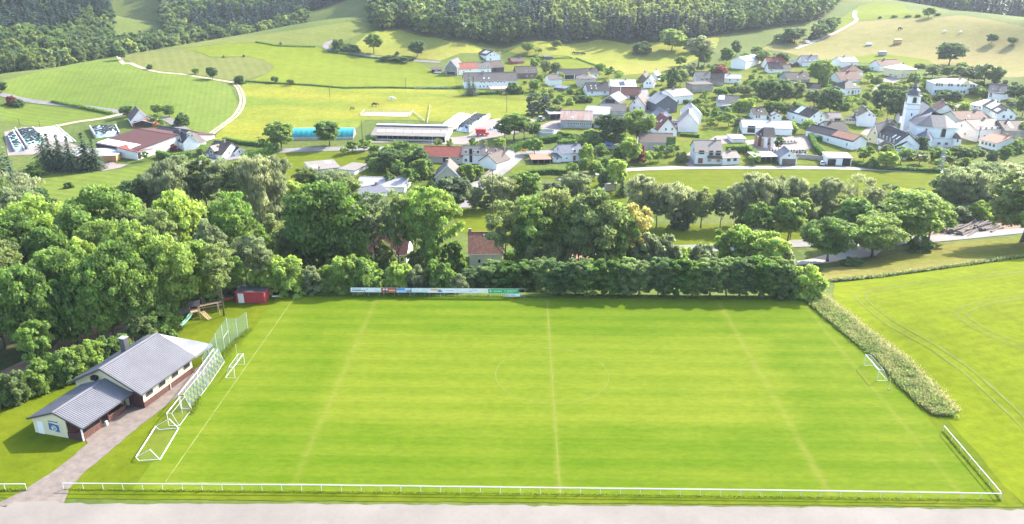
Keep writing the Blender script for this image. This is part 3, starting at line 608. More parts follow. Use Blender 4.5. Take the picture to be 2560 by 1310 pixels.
H = house
G2 = (1.6, 4.2)
# --- hamlet at the top of the meadow
H('farmhouse', ('long white farmhouse with grey-brown roof', 'above the cow pasture'), (1161,223),(1292,221), 11, 202, 181, 'white','greybrown', win=[(.32+.06*i if i<2 else .36+.06*i+(.04 if i>3 else 0),4.0,.9,1.2) for i in range(7)]+[(.3+.07*i,1.4,.8,1.1) for i in range(4)], lwin=[(.5,4.6,1,1.2)], sky=[(.38,.3,.03,.15),(.47,.3,.03,.15)])
H('barn', ('white barn with long red-brown roof', 'behind the long white farmhouse'), (1143,188),(1197,184), 9, 171.5, 157, 'white','red', cat='barn', win=[(.3,2,1,.8),(.6,2.6,1,.8)])
H('house', ('narrow white house with small square windows', 'joined to the red-brown barn'), (1197,184),(1228,182), 9, 170, 155, 'white','grey', win=[(.25,4.3,.9,1),(.75,4.3,.9,1),(.5,3,.9,1),(.25,1.3,.9,1),(.75,1.3,.9,1)])
H('barn', ('dark boarded barn with tall brown roof', 'at the end of the white row'), (1228,182),(1260,180), 9, 167.5, 152, 'darkwood','brown', cat='barn', win=[(.3,2.4,1.2,2.4,'dark_panel')])
H('barn', ('weathered grey boarded gable barn', 'with a lean-to, on the pasture edge'), (1113,188),(1143,189), 14, 168, 149.5, 'timber','grey', 'front', cat='barn', win=[(.5,1.3,5,1.6,'dark_panel')])
H('shed', ('small open cart shed with rusty brown roof', 'beside the grey boarded barn'), (1079,182),(1104,182), 5, 173.5, 167, 'darkwood','brown', 'mono', cat='shed', open_front=3)
H('villa', ('white villa with solar panels on dark roof', 'standing highest beside the dry meadow'), (1216,154),(1251,152), 14, 138, 128, 'white','slate', 'front', cat='house', win=[(.3,4,1,1.2),(.55,4,.9,1),(.3,1.4,1.2,1.3)], lwin=grid(3,(1.5,),1.2,1.3), solar=[(.45,.55,.5,.6,'solar_pale')])
H('cabin', ('small red timber house with brown roof', 'among fruit trees on the slope'), (1280,160),(1311,159), 8, 153.5, 144, 'red','brown', win=[(.6,1.3,1.6,1.2),(.85,1.3,1.2,1.2)], chim=[.8])
H('barn', ('large brown brick barn house', 'right of the long white farmhouse'), (1291,197),(1343,196), 10, 181.5, 165.5, 'brick','brown', cat='barn', win=[(.45,4.6,1,1.1),(.58,4.6,1,1.1),(.8,4.6,1,1.1),(.5,1.6,1,1.1),(.75,1.6,1,1.1)])
H('barn', ('windowless white barn with dark grey roof', 'behind the small green shed'), (1373,215),(1405,214), 9, 198, 186, 'white','greybrown', cat='barn')
H('barn', ('long low barn with dark slate roof and open bays', 'behind the beige hip-roofed house'), (1400,200),(1468,198), 9, 186, 172.4, 'offwhite','slate', cat='barn', win=[(.25,1.7,9,2.6,'dark_panel'),(.72,1.7,6,2.6,'dark_panel')])
H('house', ('white house with slate roof', 'closing the long open barn'), (1468,196),(1496,195), 9, 183, 170.6, 'white','slate', win=grid(2,(1.6,),1.1,1.2,.3,.75))
H('house', ('beige house with hipped brown roof', 'behind the slate-roofed row house'), (1444,218),(1490,218), 11, 196, 186, 'beige','greybrown', 'hip', win=[(.25,4.4,.9,1.2),(.6,4.4,1.2,1.4),(.25,1.5,.9,1.4),(.5,1.5,.9,1.4),(.75,1.5,.9,1.4)], chim=[.55])
H('shed', ('small dark green garden shed', 'below the windowless white barn'), (1384,226),(1411,229), 5, 220, 215, 'green','bluegrey','mono', cat='shed', win=[(.75,1.0,1.2,1.9,'door')])
H('shed', ('dark field shelter', 'alone on the bright paddock'), (1362,149),(1382,148.5), 5, 141.5, 139.3, 'slate_wall','grey','mono', cat='shed')
H('shed', ('rusty lean-to on a stone wall', 'in front of the long white farmhouse'), (1228,231),(1270,230), 6, 223, 216, 'beige','rust','mono', cat='shed')
# --- old centre of the village
H('house', ('white house under a black slate roof with skylights', 'at the head of the village street'), (1469,240),(1523,239), 11, 227, 206.5, 'white','slate', win=[(.2,1.8,1,1.2),(.8,1.8,1,1.2)], sky=[(.2,.6,.05,.12),(.42,.6,.05,.12),(.2,.3,.05,.12),(.42,.3,.05,.12)])
H('house', ('house under a bright white sheet roof', 'behind the dark red barn roof'), (1528,226),(1590,226), 12, 216, 199.5, 'white','whitem', solar=[(.45,.4,.22,.6,'solar')])
H('barn', ('white walled barn with dark red tiled roof', 'on the village street corner'), (1524,247),(1600,249), 11, 238, 217.5, 'white','maroon', cat='barn', win=[(.75,1.2,3,2.2,'dark_panel')], solar=[(.17,.5,.30,.96,'roof_brown'),(.345,.5,.01,1.0,'frame_white')])
H('barn', ('old timber barn with open gable', 'in front of the dark red barn'), (1504,261),(1546,264), 15, 253, 238, 'timber','tan','front', cat='barn', win=[(.5,1.6,5,2.6,'dark_panel')])
H('house', ('pale beige gable house with solar panels', 'beside the village street'), (1573,278),(1612,280), 13, 262, 240.5, 'render','brown','front', win=[(.3,1.8,1,1.3),(.7,1.8,1,1.3),(.3,4.4,1,1.2)], solar=[(.3,.55,.3,.5,'solar')])
H('barn', ('long grey corrugated barn', 'between the timber barn and the rusty barn'), (1499,287),(1562,289), 11, 276, 259, 'greystone','grey', cat='barn')
H('barn', ('shed with white sheet roof', 'behind the rusty roofed barn'), (1460,291),(1514,295), 12, 286, 266, 'offwhite','whitem', cat='barn')
H('barn', ('grey stone barn with streaked rusty roof', 'beside the round slurry tank'), (1401,320),(1479,322), 12, 299, 276, 'greystone','rust', cat='barn', win=[(.25+.055*i+(.035*(i//3)),2.1,.95,1.1) for i in range(12)], sky=[(.38,.25,.08,.16)])
H('carport', ('open machine shelter with white roof', 'left of the rusty roofed barn'), (1374,300),(1407,299), 8, 284, 280.5, 'darkwood','whitem','flat', cat='shelter', open_front=2)
H('barn', ('low grey barn extension', 'half hidden behind two dark round trees'), (1484,320),(1560,322), 10, 303, 290, 'greystone','grey', cat='barn')
H('house', ('dark slate-clad gable house', 'on the right of the village street'), (1639,284),(1692,282), 12, 258, 239, 'slate_wall','light','front', win=[(.55,1.5,1.6,1.2)])
H('house', ('big white house with tan roof and solar panel', 'behind the slate-clad house'), (1682,262),(1731,257), 13, 239, 222, 'white','tan', win=[(.25,1.4,1.2,1.6),(.6,1.4,1.2,1.6)], solar=[(.78,.5,.24,.6,'solar_pale')])
H('garage', ('white double garage with gable roof', 'in front of the slate-clad house'), (1645,303),(1679,302), 9, 290, 277.5, 'white','bluegrey','front', cat='garage', win=[(.55,1.1,6.0,2.0,'garage_door')])
H('house', ('white gable house with red tiled roof', 'right behind the big beige barn'), (1643,342),(1691,341), 12, 324, 295, 'white','red','front', win=[(.42,3.2,.9,1.2),(.75,3.2,.9,1.2)], sky=[(.35,.6,.12,.2)])
H('house', ('tall windowless white gable house', 'beside the garage and parked cars'), (1694,330),(1744,332), 13, 308, 282.5, 'white','tan','front')
H('house', ('white gable house with pale roof', 'behind the windowless white gable'), (1706,311),(1752,312), 12, 285, 266, 'white','light','front', win=[(.45,5,1,1.2)])
H('house', ('brown boarded gable house with slate roof', 'above the white sheet roof'), (1595,205),(1617,206), 13, 196, 185.5, 'brick','slate','front')
H('house', ('small white gable house with two windows', 'above the village street'), (1608,220),(1634,221), 12, 208, 193.5, 'white','greybrown','front', win=[(.35,2.8,1,1.2),(.62,2.8,1,1.2)])
H('house', ('white gable house with shining pale roof', 'below the dry meadow'), (1623,202),(1646,203), 12, 193, 181, 'white','whitem','front')
H('house', ('white house with two windows and grey roof', 'above the long brown stone barn'), (1741,208),(1776,208), 10, 196, 179, 'offwhite','grey', win=[(.4,2.3,1,1.4),(.7,2.3,1,1.4)], chim=[.95])
H('barn', ('long brown stone barn with flat roof', 'below the two-window white house'), (1730,231),(1781,229.5), 9, 211, 208, 'stone','brown','flat', cat='barn')
H('barn', ('brown tiled barn', 'joined right of the two-window white house'), (1777,214),(1808,215), 9, 203, 184, 'stone','brown', cat='barn')
H('house', ('white cottage with pale grey roof', 'among the village gardens'), (1812,208),(1851,209), 9, 196, 185, 'white','light', win=[(.3,2,.9,1.2),(.8,2,.9,1.2)], chim=[.3])
H('barn', ('brilliant white hall with grey-blue roof', 'below the forest edge'), (1826,171),(1863,174), 24, 152, 142.5, 'white','blue','front', cat='hall')
H('house', ('white house under a bright red roof', 'with a lower brown roof before it'), (1920,172),(1966,171), 9, 162, 142.4, 'white','red', sky=[(.55,.35,.05,.12)], chim=[.5])
H('house', ('brown roofed front wing', 'joined to the bright red roofed house'), (1921,182),(1956,182), 7, 171.5, 155, 'white','brown', win=[(.2,1.4,1,1)])
H('garage', ('garage with brown roof', 'right of the brown roofed wing'), (1957,179),(1977,179), 7, 174, 161, 'offwhite','brown', cat='garage')
H('garage', ('small gabled carport', 'between the red roofed and slate-blue roofed houses'), (1980,167),(1998,167), 6, 159, 152, 'darkwood','light','front', cat='garage', win=[(.5,.9,3.2,1.7,'garage_door')])
H('house', ('white house with slate-blue roof', 'behind the large round green tree'), (2006,166),(2047,166), 10, 154.7, 139, 'white','bluegrey', sky=[(.2,.2,.05,.12),(.45,.2,.05,.12),(.75,.2,.05,.12)])
H('house', ('white house with pale grey roof', 'at the foot of the hill pasture'), (2102,168),(2143,167), 10, 154, 141.5, 'white','light')
H('house', ('white house with half-hipped dark red roof', 'behind the wide dark red roof'), (2113,193),(2156,193), 11, 178.5, 162, 'white','maroon','hip', chim=[.5])
H('house', ('white house with wide dark red roof', 'in front of the half-hipped dark red roof'), (2100,207),(2153,205), 11, 198, 178.5, 'white','maroon')
H('house', ('white house with hipped slate roof', 'in a garden below the dark red roofs'), (2110,239),(2151,236), 11, 219.5, 201, 'white','slate','hip', win=[(.25,1.7,1,1.5),(.5,1.4,1.3,2,'door'),(.66,1.7,.9,1.4),(.85,1.7,1.1,1.4)], chim=[.5], sky=[(.75,.4,.05,.12)])
H('house', ('tall house with wide black slate roof', 'behind the dense dark garden trees'), (1968,208),(2024,207), 11, 198, 180, 'greystone','black', sky=[(.5,.3,.03,.1),(.8,.4,.03,.1)])
H('barn', ('low black roofed barn', 'right of the dense garden trees'), (2003,228),(2048,230), 8, 222, 207, 'offwhite','black', cat='barn')
H('barn', ('slate barn with a white skylight panel', 'above the village orchard'), (1790,267),(1842,270), 11, 256, 238, 'offwhite','grey', cat='barn', solar=[(.2,.6,.3,.6,'solar_pale')])
H('shed', ('low dark grey boarded shed', 'in front of the skylight barn'), (1801,274),(1862,281), 8, 271, 262, 'slate_wall','tan','front', cat='shed', win=[(.62,.9,1.6,1.8,'dark_panel')])
H('house', ('white house with dark skylight roof', 'behind the long pale metal roof'), (1884,300),(1916,300), 10, 286, 269, 'white','black', win=[(.2,1.6,1,1.5),(.4,1.6,1,1.5)], sky=[(.45,.6,.08,.12),(.65,.4,.08,.12)])
H('house', ('white gable house with white roof panel', 'behind the long pale metal roof'), (1926,303),(1953,304), 11, 291.5, 284, 'white','black','front', win=[(.3,1.6,.9,1.2),(.7,2.6,.8,.9)], solar=[(.4,.5,.5,.8,'solar_pale')])
H('house', ('large white gable house with part solar roof', 'behind the dark roofed white house'), (2022,318),(2061,316), 18, 292, 276.5, 'white','black','front', win=[(.25,4.8,.9,1.1),(.7,4.8,.9,1.1),(.7,3,.9,1.2),(.6,1.2,.9,1.2)], lwin=grid(2,(2.2,),1,1.3,.3,.7), solar=[(.62,.5,.22,.96,'solar_pale'),(.86,.5,.24,.96,'roof_brown')], chim=[(.3,.96)])
H('garage', ('pinkish garage house with tan roof', 'right of the part solar roof'), (2065,305),(2102,306), 8, 295, 281, 'render','tan', cat='garage', win=[(.75,1.1,2.6,2,'garage_door')])
H('house', ('white gable house with brown slate roof', 'with a bay turret at its left'), (2142,316),(2186,318), 15, 291, 277.5, 'white','black','front', win=[(.6,5.4,.8,1),(.85,5.2,.8,1)], lwin=grid(2,(4.6,1.8),.9,1.2,.3,.7))
H('house', ('small beige bay turret with hipped roof', 'left of the white brown-slate gable'), (2111,309),(2137,311), 7, 299, 288, 'cream','brown','hip', win=grid(3,(1.9,),1,1.3,.2,.8))
H('hall', ('long white hall with pale blue metal roof', 'behind the old chapel'), (1856,335),(1979,339), 14, 320, 300.5, 'white','blue', cat='hall', win=[(.17,2.2,3.2,3.0,'dark_panel')], chim=[(.58,.9)])
H('shed', ('small white shed with pale roof', 'left of the old chapel'), (1829,357),(1863,357), 7, 350.5, 336, 'white','light','mono', cat='shed')
H('house', ('big pale house with balcony and grey-beige roof', 'beside the lower lane'), (1737,410),(1803,411), 12, 380, 350, 'offwhite','tan', win=[(.22,4.6,2.0,1.5),(.2,1.3,1.8,2.0,'door'),(.58,4.4,1.5,1.8),(.85,4.4,1.9,1.8),(.54,1.5,1.4,1.0,'shutter'),(.88,1.5,1.4,1.0,'shutter'),(.72,2.9,5.4,1.0,'balcony')], lwin=[(.6,4.4,1,1.2)], frame='frame_dark')
H('house', ('low pale annex with two windows', 'right of the big balcony house'), (1806,413),(1848,411), 8, 394, 378.5, 'offwhite','tan', win=[(.35,1.9,1.3,1.1),(.72,1.9,1.3,1.1)], frame='frame_dark')
H('carport', ('long open carport with flat pale roof', 'along the churchyard wall'), (1885,408),(1942,407), 7, 391.5, 386.5, 'darkwood','light','flat', cat='carport', open_front=4)
H('garage', ('white gabled garage house with stone front', 'right of the open carport'), (1950,412),(1990,413), 9, 393, 377.5, 'white','bluegrey','front', cat='garage', win=[(.52,1.2,5.0,2.4,'brick_panel'),(.5,3.6,.8,.8)])
H('garage', ('white flat-roofed garage with two dark doors', 'beside the lower lane'), (2066,413),(2127,415), 8, 394, 388.5, 'white','light','flat', cat='garage', win=[(.2,1.3,2.9,2.3,'garage_door'),(.8,1.5,2.9,2.8,'garage_door')])
H('house', ('white house with dark slate roof', 'left of the steep garden hedge'), (2070,346),(2118,344), 10, 327, 303, 'white','black', win=[(.25,2,1,1.3)])
H('garage', ('white annex with flat white roof', 'left of the dark slate house'), (2032,338),(2058,339), 9, 327.5, 315, 'white','whitem','mono', cat='annex')
H('barn', ('long white barn with red end on its slate roof', 'left of the white row house'), (2128,375),(2164,371), 26, 351, 338.5, 'white','slate','front', cat='barn', solar=[(.22,.5,.46,.98,'roof_terra')], lwin=grid(3,(1.8,),.9,1.2))
# --- around the church
H('house', ('white house with slate roof', 'just left of the church tower'), (2247,313),(2268,314), 12, 289, 272, 'white','slate')
H('house', ('yellow gabled house with grey roof', 'behind the white row house'), (2166,356),(2192,360), 16, 340, 310, 'cream','grey','front', win=[(.3,1.6,.9,1.2),(.65,4.4,.9,1.2),(.5,7,.8,1)])
H('house', ('white row house with steep slate roof', 'below the church tower'), (2185,359),(2233,382), 10, 349, 324, 'white','slate', win=grid(6,(1.5,4.4),.95,1.3,.06,.94), sky=[(.66,.45,.05,.3),(.84,.45,.05,.3)], chim=[.97])
H('house', ('white gable house with slate roof', 'in front of the white row house'), (2234,387),(2290,383), 9, 371, 354.5, 'white','slate','front')
H('carport', ('open garden shelter with pale lean-to roof', 'at the church foot'), (2264,402),(2303,400), 8, 393, 377, 'white','light','mono', cat='shelter', open_front=2)
H('house', ('long cream house with brown-grey roof', 'right of the church'), (2436,353),(2507,349), 14, 322, 297.5, 'render','greybrown', win=grid(5,(1.8,5.2),1,1.4,.12,.92), lwin=[(.4,5,1,1.4),(.6,2,1,1.4),(.5,8,.8,1)], sky=[(.2,.4,.03,.08),(.4,.4,.05,.1),(.55,.4,.03,.08)])
H('house', ('dark roofed house', 'closing the long cream house'), (2508,350),(2566,350), 12, 325, 301, 'stone','brown', sky=[(.35,.5,.12,.6)])
H('house', ('low white house with terracotta roof', 'in front of the long cream house'), (2446,366),(2488,377), 13, 352, 338, 'white','terra', win=[(.2,1.9,1.3,1.4),(.42,1.9,1.3,1.4),(.64,1.9,1.3,1.4),(.87,1.9,1.3,1.4)])
H('house', ('long white house with part solar black roof', 'right of the maroon roof'), (2491,300),(2537,302), 24, 284, 268.5, 'white','black','front', win=[(.4,4.6,.8,1),(.75,4.6,.8,1),(.35,1.7,1.2,1.6),(.75,1.7,1.2,1.6)], lwin=grid(3,(2,),1,1.3), solar=[(.62,.5,.36,.94,'solar_pale'),(.2,.25,.2,.4,'frame_white')])
H('house', ('white house with shining white roof', 'below the school'), (2420,272),(2452,277), 14, 263, 250, 'white','whitem','mono', win=grid(3,(1.6,),.9,1.3))
H('house', ('white walled house with wide maroon roof', 'right behind the church'), (2395,308),(2469,307), 13, 300, 277, 'white','maroon', sky=[(.42,.35,.04,.1)])
H('house', ('white gable house with brown-red roof', 'between the church and the school'), (2342,283),(2383,285), 14, 275.5, 260, 'white','maroon','front', win=[(.42,4.5,.8,.8)])
def school_extra(root, X, Y, he, hr, ro):
    MB().add([(X*.28,-Y-.5,he-.2),(X*.72,-Y-.5,he-.2),(X*.5,-Y-.5,he+2.2),(X*.28,-Y+.4,he-.2),(X*.72,-Y+.4,he-.2),(X*.5,-Y+3,he+2.2)], [(0,1,2),(0,2,5,3),(1,4,5,2),(0,3,4,1)]).build('pediment', 'wall_cream', root)
H('school', ('long two-storey school with pale hipped roof', 'above the church'), (2331,236),(2438,239), 13, 210.5, 196, 'offwhite','cream','hip', cat='school', win=[(x,z,1.2,1.7) for z in (1.7,5.2) for x in (.06,.12,.18,.35,.41,.56,.66,.73,.86,.92)], chim=[.68], extra=school_extra)
H('house', ('white house with steep grey roof and a row of small windows', 'right of the school'), (2468,249),(2522,253), 12, 232.5, 211, 'white','grey', win=[(.12,2.6,1.4,2.6)]+[(.3+.09*i,3.4,.8,.9) for i in range(6)], lwin=[(.5,4,1,1.2)], chim=[.5], sky=[(.15,.4,.03,.06),(.3,.35,.03,.06),(.5,.35,.03,.06)])
H('villa', ('cream villa with white hipped roof', 'on the upper village lane'), (2246,195),(2289,193), 13, 173.5, 160, 'cream','whitem','hip', win=grid(3,(1.6,),1,1.3,.2,.8))
H('house', ('white house with red-brown roof', 'left behind the cream villa'), (2198,178),(2251,176), 9, 162.5, 149, 'white','maroon', win=[(.55,1.2,4,2,'brick_panel')])
# --- lower edge of the village and the farms
H('house', ('white house with slate-blue roof', 'beside the lower meadow, left of the conifer'), (1403,405),(1457,402), 10, 382, 361.5, 'white','bluegrey', win=[(.6,4.0,1.1,1.3),(.85,4.0,1.2,1.3),(.6,1.2,1.1,1.9,'door'),(.25,1.4,.7,.7)], lwin=[(.5,4,1.2,1.6)], sky=[(.6,.35,.07,.14)], chim=[.85])
H('annex', ('low white annex with dark roof', 'left of the slate-blue roofed house'), (1382,406),(1402,406), 6, 393, 386, 'white','grey','mono', cat='annex', win=[(.55,1.5,.8,.8)])
H('barn', ('big beige barn with brown tiled roof and ivy', 'below the village street'), (1599,380),(1681,382), 13, 355, 332.5, 'beige','brown', cat='barn', win=[(.72,2.4,.7,.6,'dark_panel'),(.9,2.4,.7,.6,'dark_panel'),(.93,4.6,3.6,3.6,'ivy')], lwin=[(.5,2,2.4,3.4,'dark_panel')])
H('shed', ('low brown shed', 'left of the low white annex'), (1330,410),(1376,409), 7, 399, 391, 'darkwood','terra','mono', cat='shed', open_front=3)
H('barn', ('long beige barn with red tiled roof', 'beside the main road'), (1056,406),(1155,409), 11, 390, 366, 'beige','red', cat='barn', win=[(.62,1.2,3,1.8,'dark_panel'),(.9,1.6,1,1)])
H('house', ('white house with grey slate roof', 'joined to the long red tiled barn'), (1155,409),(1211,410), 11, 386, 364.5, 'white','grey', win=[(.18,4.6,1.2,1.3),(.4,3.2,1.1,5.2,'dark_panel'),(.53,4.8,.7,.9),(.72,4.6,1.2,1.4),(.18,1.4,1.2,1.4)], chim=[.97])
H('house', ('white end house with brown roof', 'closing the row beside the main road'), (1211,411),(1254,416), 11, 388.5, 370, 'white','brown', sky=[(.15+.15*i,.3,.04,.1) for i in range(5)])
H('garage', ('small white gable house with brown roof', 'in front of the white end house'), (1199,419),(1242,426), 9, 404, 386, 'white','brown','front', cat='house')
H('house', ('beige gable house with grey roof', 'half hidden behind the round streamside tree'), (1089,459),(1150,459), 11, 441, 413, 'beige','greybrown','front')
H('hall', ('low white hall with pale ribbed roof', 'behind the tall belt of trees'), (892,479),(1012,482), 12, 466, 443, 'white','light', cat='hall', rwin=[(.3,1.6,1,1.3),(.6,1.6,1,1.3)])
H('house', ('house with blue-grey roof', 'in front of the pale ribbed hall'), (905,503),(968,490), 9, 483, 466, 'white','bluegrey', chim=[.85,.1])
H('shed', ('flat brown roofed shed', 'behind a small spruce by the lane'), (778,437),(850,430), 12, 424, 408, 'offwhite','tan','mono', cat='shed', sky=[(.75,.7,.2,.3),(.2,.3,.2,.3)])
H('shed', ('low white walled shed', 'right of the flat brown roofed shed'), (849,434),(887,438), 9, 425, 418, 'white','tan','mono', cat='shed')
def barn_rail(root, X, Y, he, hr, ro):
    MB().box((-X+2,-Y-.5,.2),(X-1,-Y-.25,.9)).build('feed_rail', 'metal', root)
    MB().bar((-X,0,hr+.5),(X,0,hr+.5),1.6,.35).build('ridge_vent', 'wall_white', ro)
H('cowshed', ('long open cattle shed with pale pinkish roof', 'beside the silage heaps'), (929,351),(1113,355), 20, 339, 315.5, 'offwhite','tan', cat='cattle shed', open_front=14, sky=[(.10+.125*i,.42,.1,.22) for i in range(8)], extra=barn_rail)
H('barn', ('gabled house with steep brown roof and white front', 'topmost of the left farm'), (330,315),(377,311), 14, 300, 276, 'white','brown','front', cat='barn')
H('shed', ('open shed with low red-brown gable roof', 'in front of the steep brown gabled house'), (332,318),(385,317), 8, 309, 300, 'red','terra','front', cat='shed', win=[(.5,1.4,7.5,2.4,'dark_panel')])
H('barn', ('huge low barn with reddish brown roof', 'in the middle of the left farm'), (246,377),(346,396), 36, 366, 330, 'offwhite','maroon', cat='barn', solar=[(.42,.13,.84,.26,'frame_white')], win=[(.4,1.8,22,3.0,'dark_panel')])
H('shed', ('white shed with bright red roof', 'at the corner of the huge brown barn'), (345,398),(394,385), 10, 373, 362, 'white','red','mono', cat='shed', sky=[(.35,.4,.25,.18)], win=[(.1,1.2,1.5,2.4,'dark_panel')])
H('farmhouse', ('white farmhouse with slate roof and two gable windows', 'beside the valley road'), (461,377),(496,372), 15, 354, 338, 'white','slate','front', cat='house', win=[(.4,5.6,1,1.1),(.66,5.6,1,1.1)], lwin=grid(4,(1.6,4.2),.9,1.3,.15,.85), chim=[(.6,.9)])
H('barn', ('white barn with brown-grey roof', 'joined behind the slate roofed farmhouse'), (496,369),(516,364), 12, 354, 334, 'white','greybrown', cat='barn')
H('barn', ('dark roofed barn', 'between the huge brown barn and the farmhouse'), (388,362),(430,368), 12, 360, 339.5, 'offwhite','slate', cat='barn')
H('barn', ('long dark slate barn', 'along the farm lane behind the farmhouse'), (378,345),(450,356), 10, 338, 320, 'offwhite','slate', cat='barn')
def dormer(root, X, Y, he, hr, ro):
    MB().add([(-2.2,-Y-.5,0),(.8,-Y-.5,0),(.8,-Y-.5,he+1.3),(-.7,-Y-.5,he+2.8),(-2.2,-Y-.5,he+1.3),(-2.2,-Y+3.6,he+1.3),(.8,-Y+3.6,he+1.3),(-.7,-Y+3.6,he+2.8)], [(0,1,2,3,4),(2,6,7,3),(4,3,7,5)]).build('dormer', 'wall_timber', root)
    MB().slab([(-2.6,-Y-.8,he+1.0),(-.7,-Y-.8,he+3.0),(-.7,-Y+4,he+3.0),(-2.6,-Y+4,he+1.0)],.15).slab([(-.7,-Y-.8,he+3.0),(1.2,-Y-.8,he+1.0),(1.2,-Y+4,he+1.0),(-.7,-Y+4,he+3.0)],.15).build('dormer_roof', 'roof_tan', root)
    window(root, (-.7,-Y-.5,he+.6), 1.4, 1.5, FR); window(root, (-.7,-Y-.5,1.4), 1.4, 1.4, FR)
H('house', ('house with dark roof and central gable dormer', 'behind the grey streamside trees'), (516,393),(556,398), 11, 384, 354, 'white','brown', rwin=[(.35,1.6,1,1.2)], extra=dormer, chim=[.65])
H('garage', ('small white garage with dark gable roof', 'right of the dormer house'), (588,391),(611,387), 11, 380, 369.5, 'offwhite','slate','front', cat='garage', win=[(.5,1.5,.7,.8)])
H('shed', ('orange boarded shed with pale flat roof', 'behind the row of spruces'), (151,409),(292,406), 12, 390, 376, 'orange_wood','light','mono', cat='shed')
# --- houses in the belt of trees behind the pitch
H('cottage', ('cottage with motley orange and grey tiles', 'behind the hornbeam hedge'), (1174,667),(1255,666), 9, 632, 580.5, 'render','motley', win=[(.3,1.5,.8,1.1),(.55,1.6,.9,1.0),(.82,1.5,1.2,1.0)], chim=[(.02,.98)], solar=[(.46,.85,.05,.07,'metal')])
H('cottage', ('cottage with dark red tiled roof', 'glimpsed between trunks of the tall belt'), (918,660),(1016,662), 9, 634, 590, 'white','maroon', win=[(.9,1.4,.9,1.1)])
H('shed', ('low reddish brick shed', 'under the broad crown behind the hedge'), (1413,664),(1478,664), 5, 646, 640, 'brick','terra','mono', cat='shed')
# ------------------------------------------------------------------ club house (local x runs along the ridge away from the road, y away from the pitch)
mat('sheet', (.165,.165,.185), var=.12, scale=.4, rough=.6, spec=.3, fine=.08); mat('sheet_pale', (.34,.34,.36), var=.08, scale=.4, rough=.55, spec=.3)
mat('sheet_dark', (.07,.072,.082), var=.1, rough=.5); mat('cream_wall', (.60,.55,.36), var=.08, scale=.6, fine=.05); mat('plank_brown', (.13,.062,.05), var=.3, scale=3, stretch=(6,6,.3), rough=.8)
mat('plank_dark', (.07,.03,.028), var=.3, scale=3, rough=.85); mat('white_paint', (.62,.62,.63), var=.05, rough=.45); mat('white_steel', (.52,.53,.54), var=.05, rough=.4); mat('grey_post', (.5,.52,.52), var=.1, rough=.6)
mat('black', (.02,.02,.022), var=.2, rough=.6); mat('emblem_blue', (.05,.12,.28), var=.2, rough=.5); mat('emblem_red', (.5,.05,.05), var=.1)
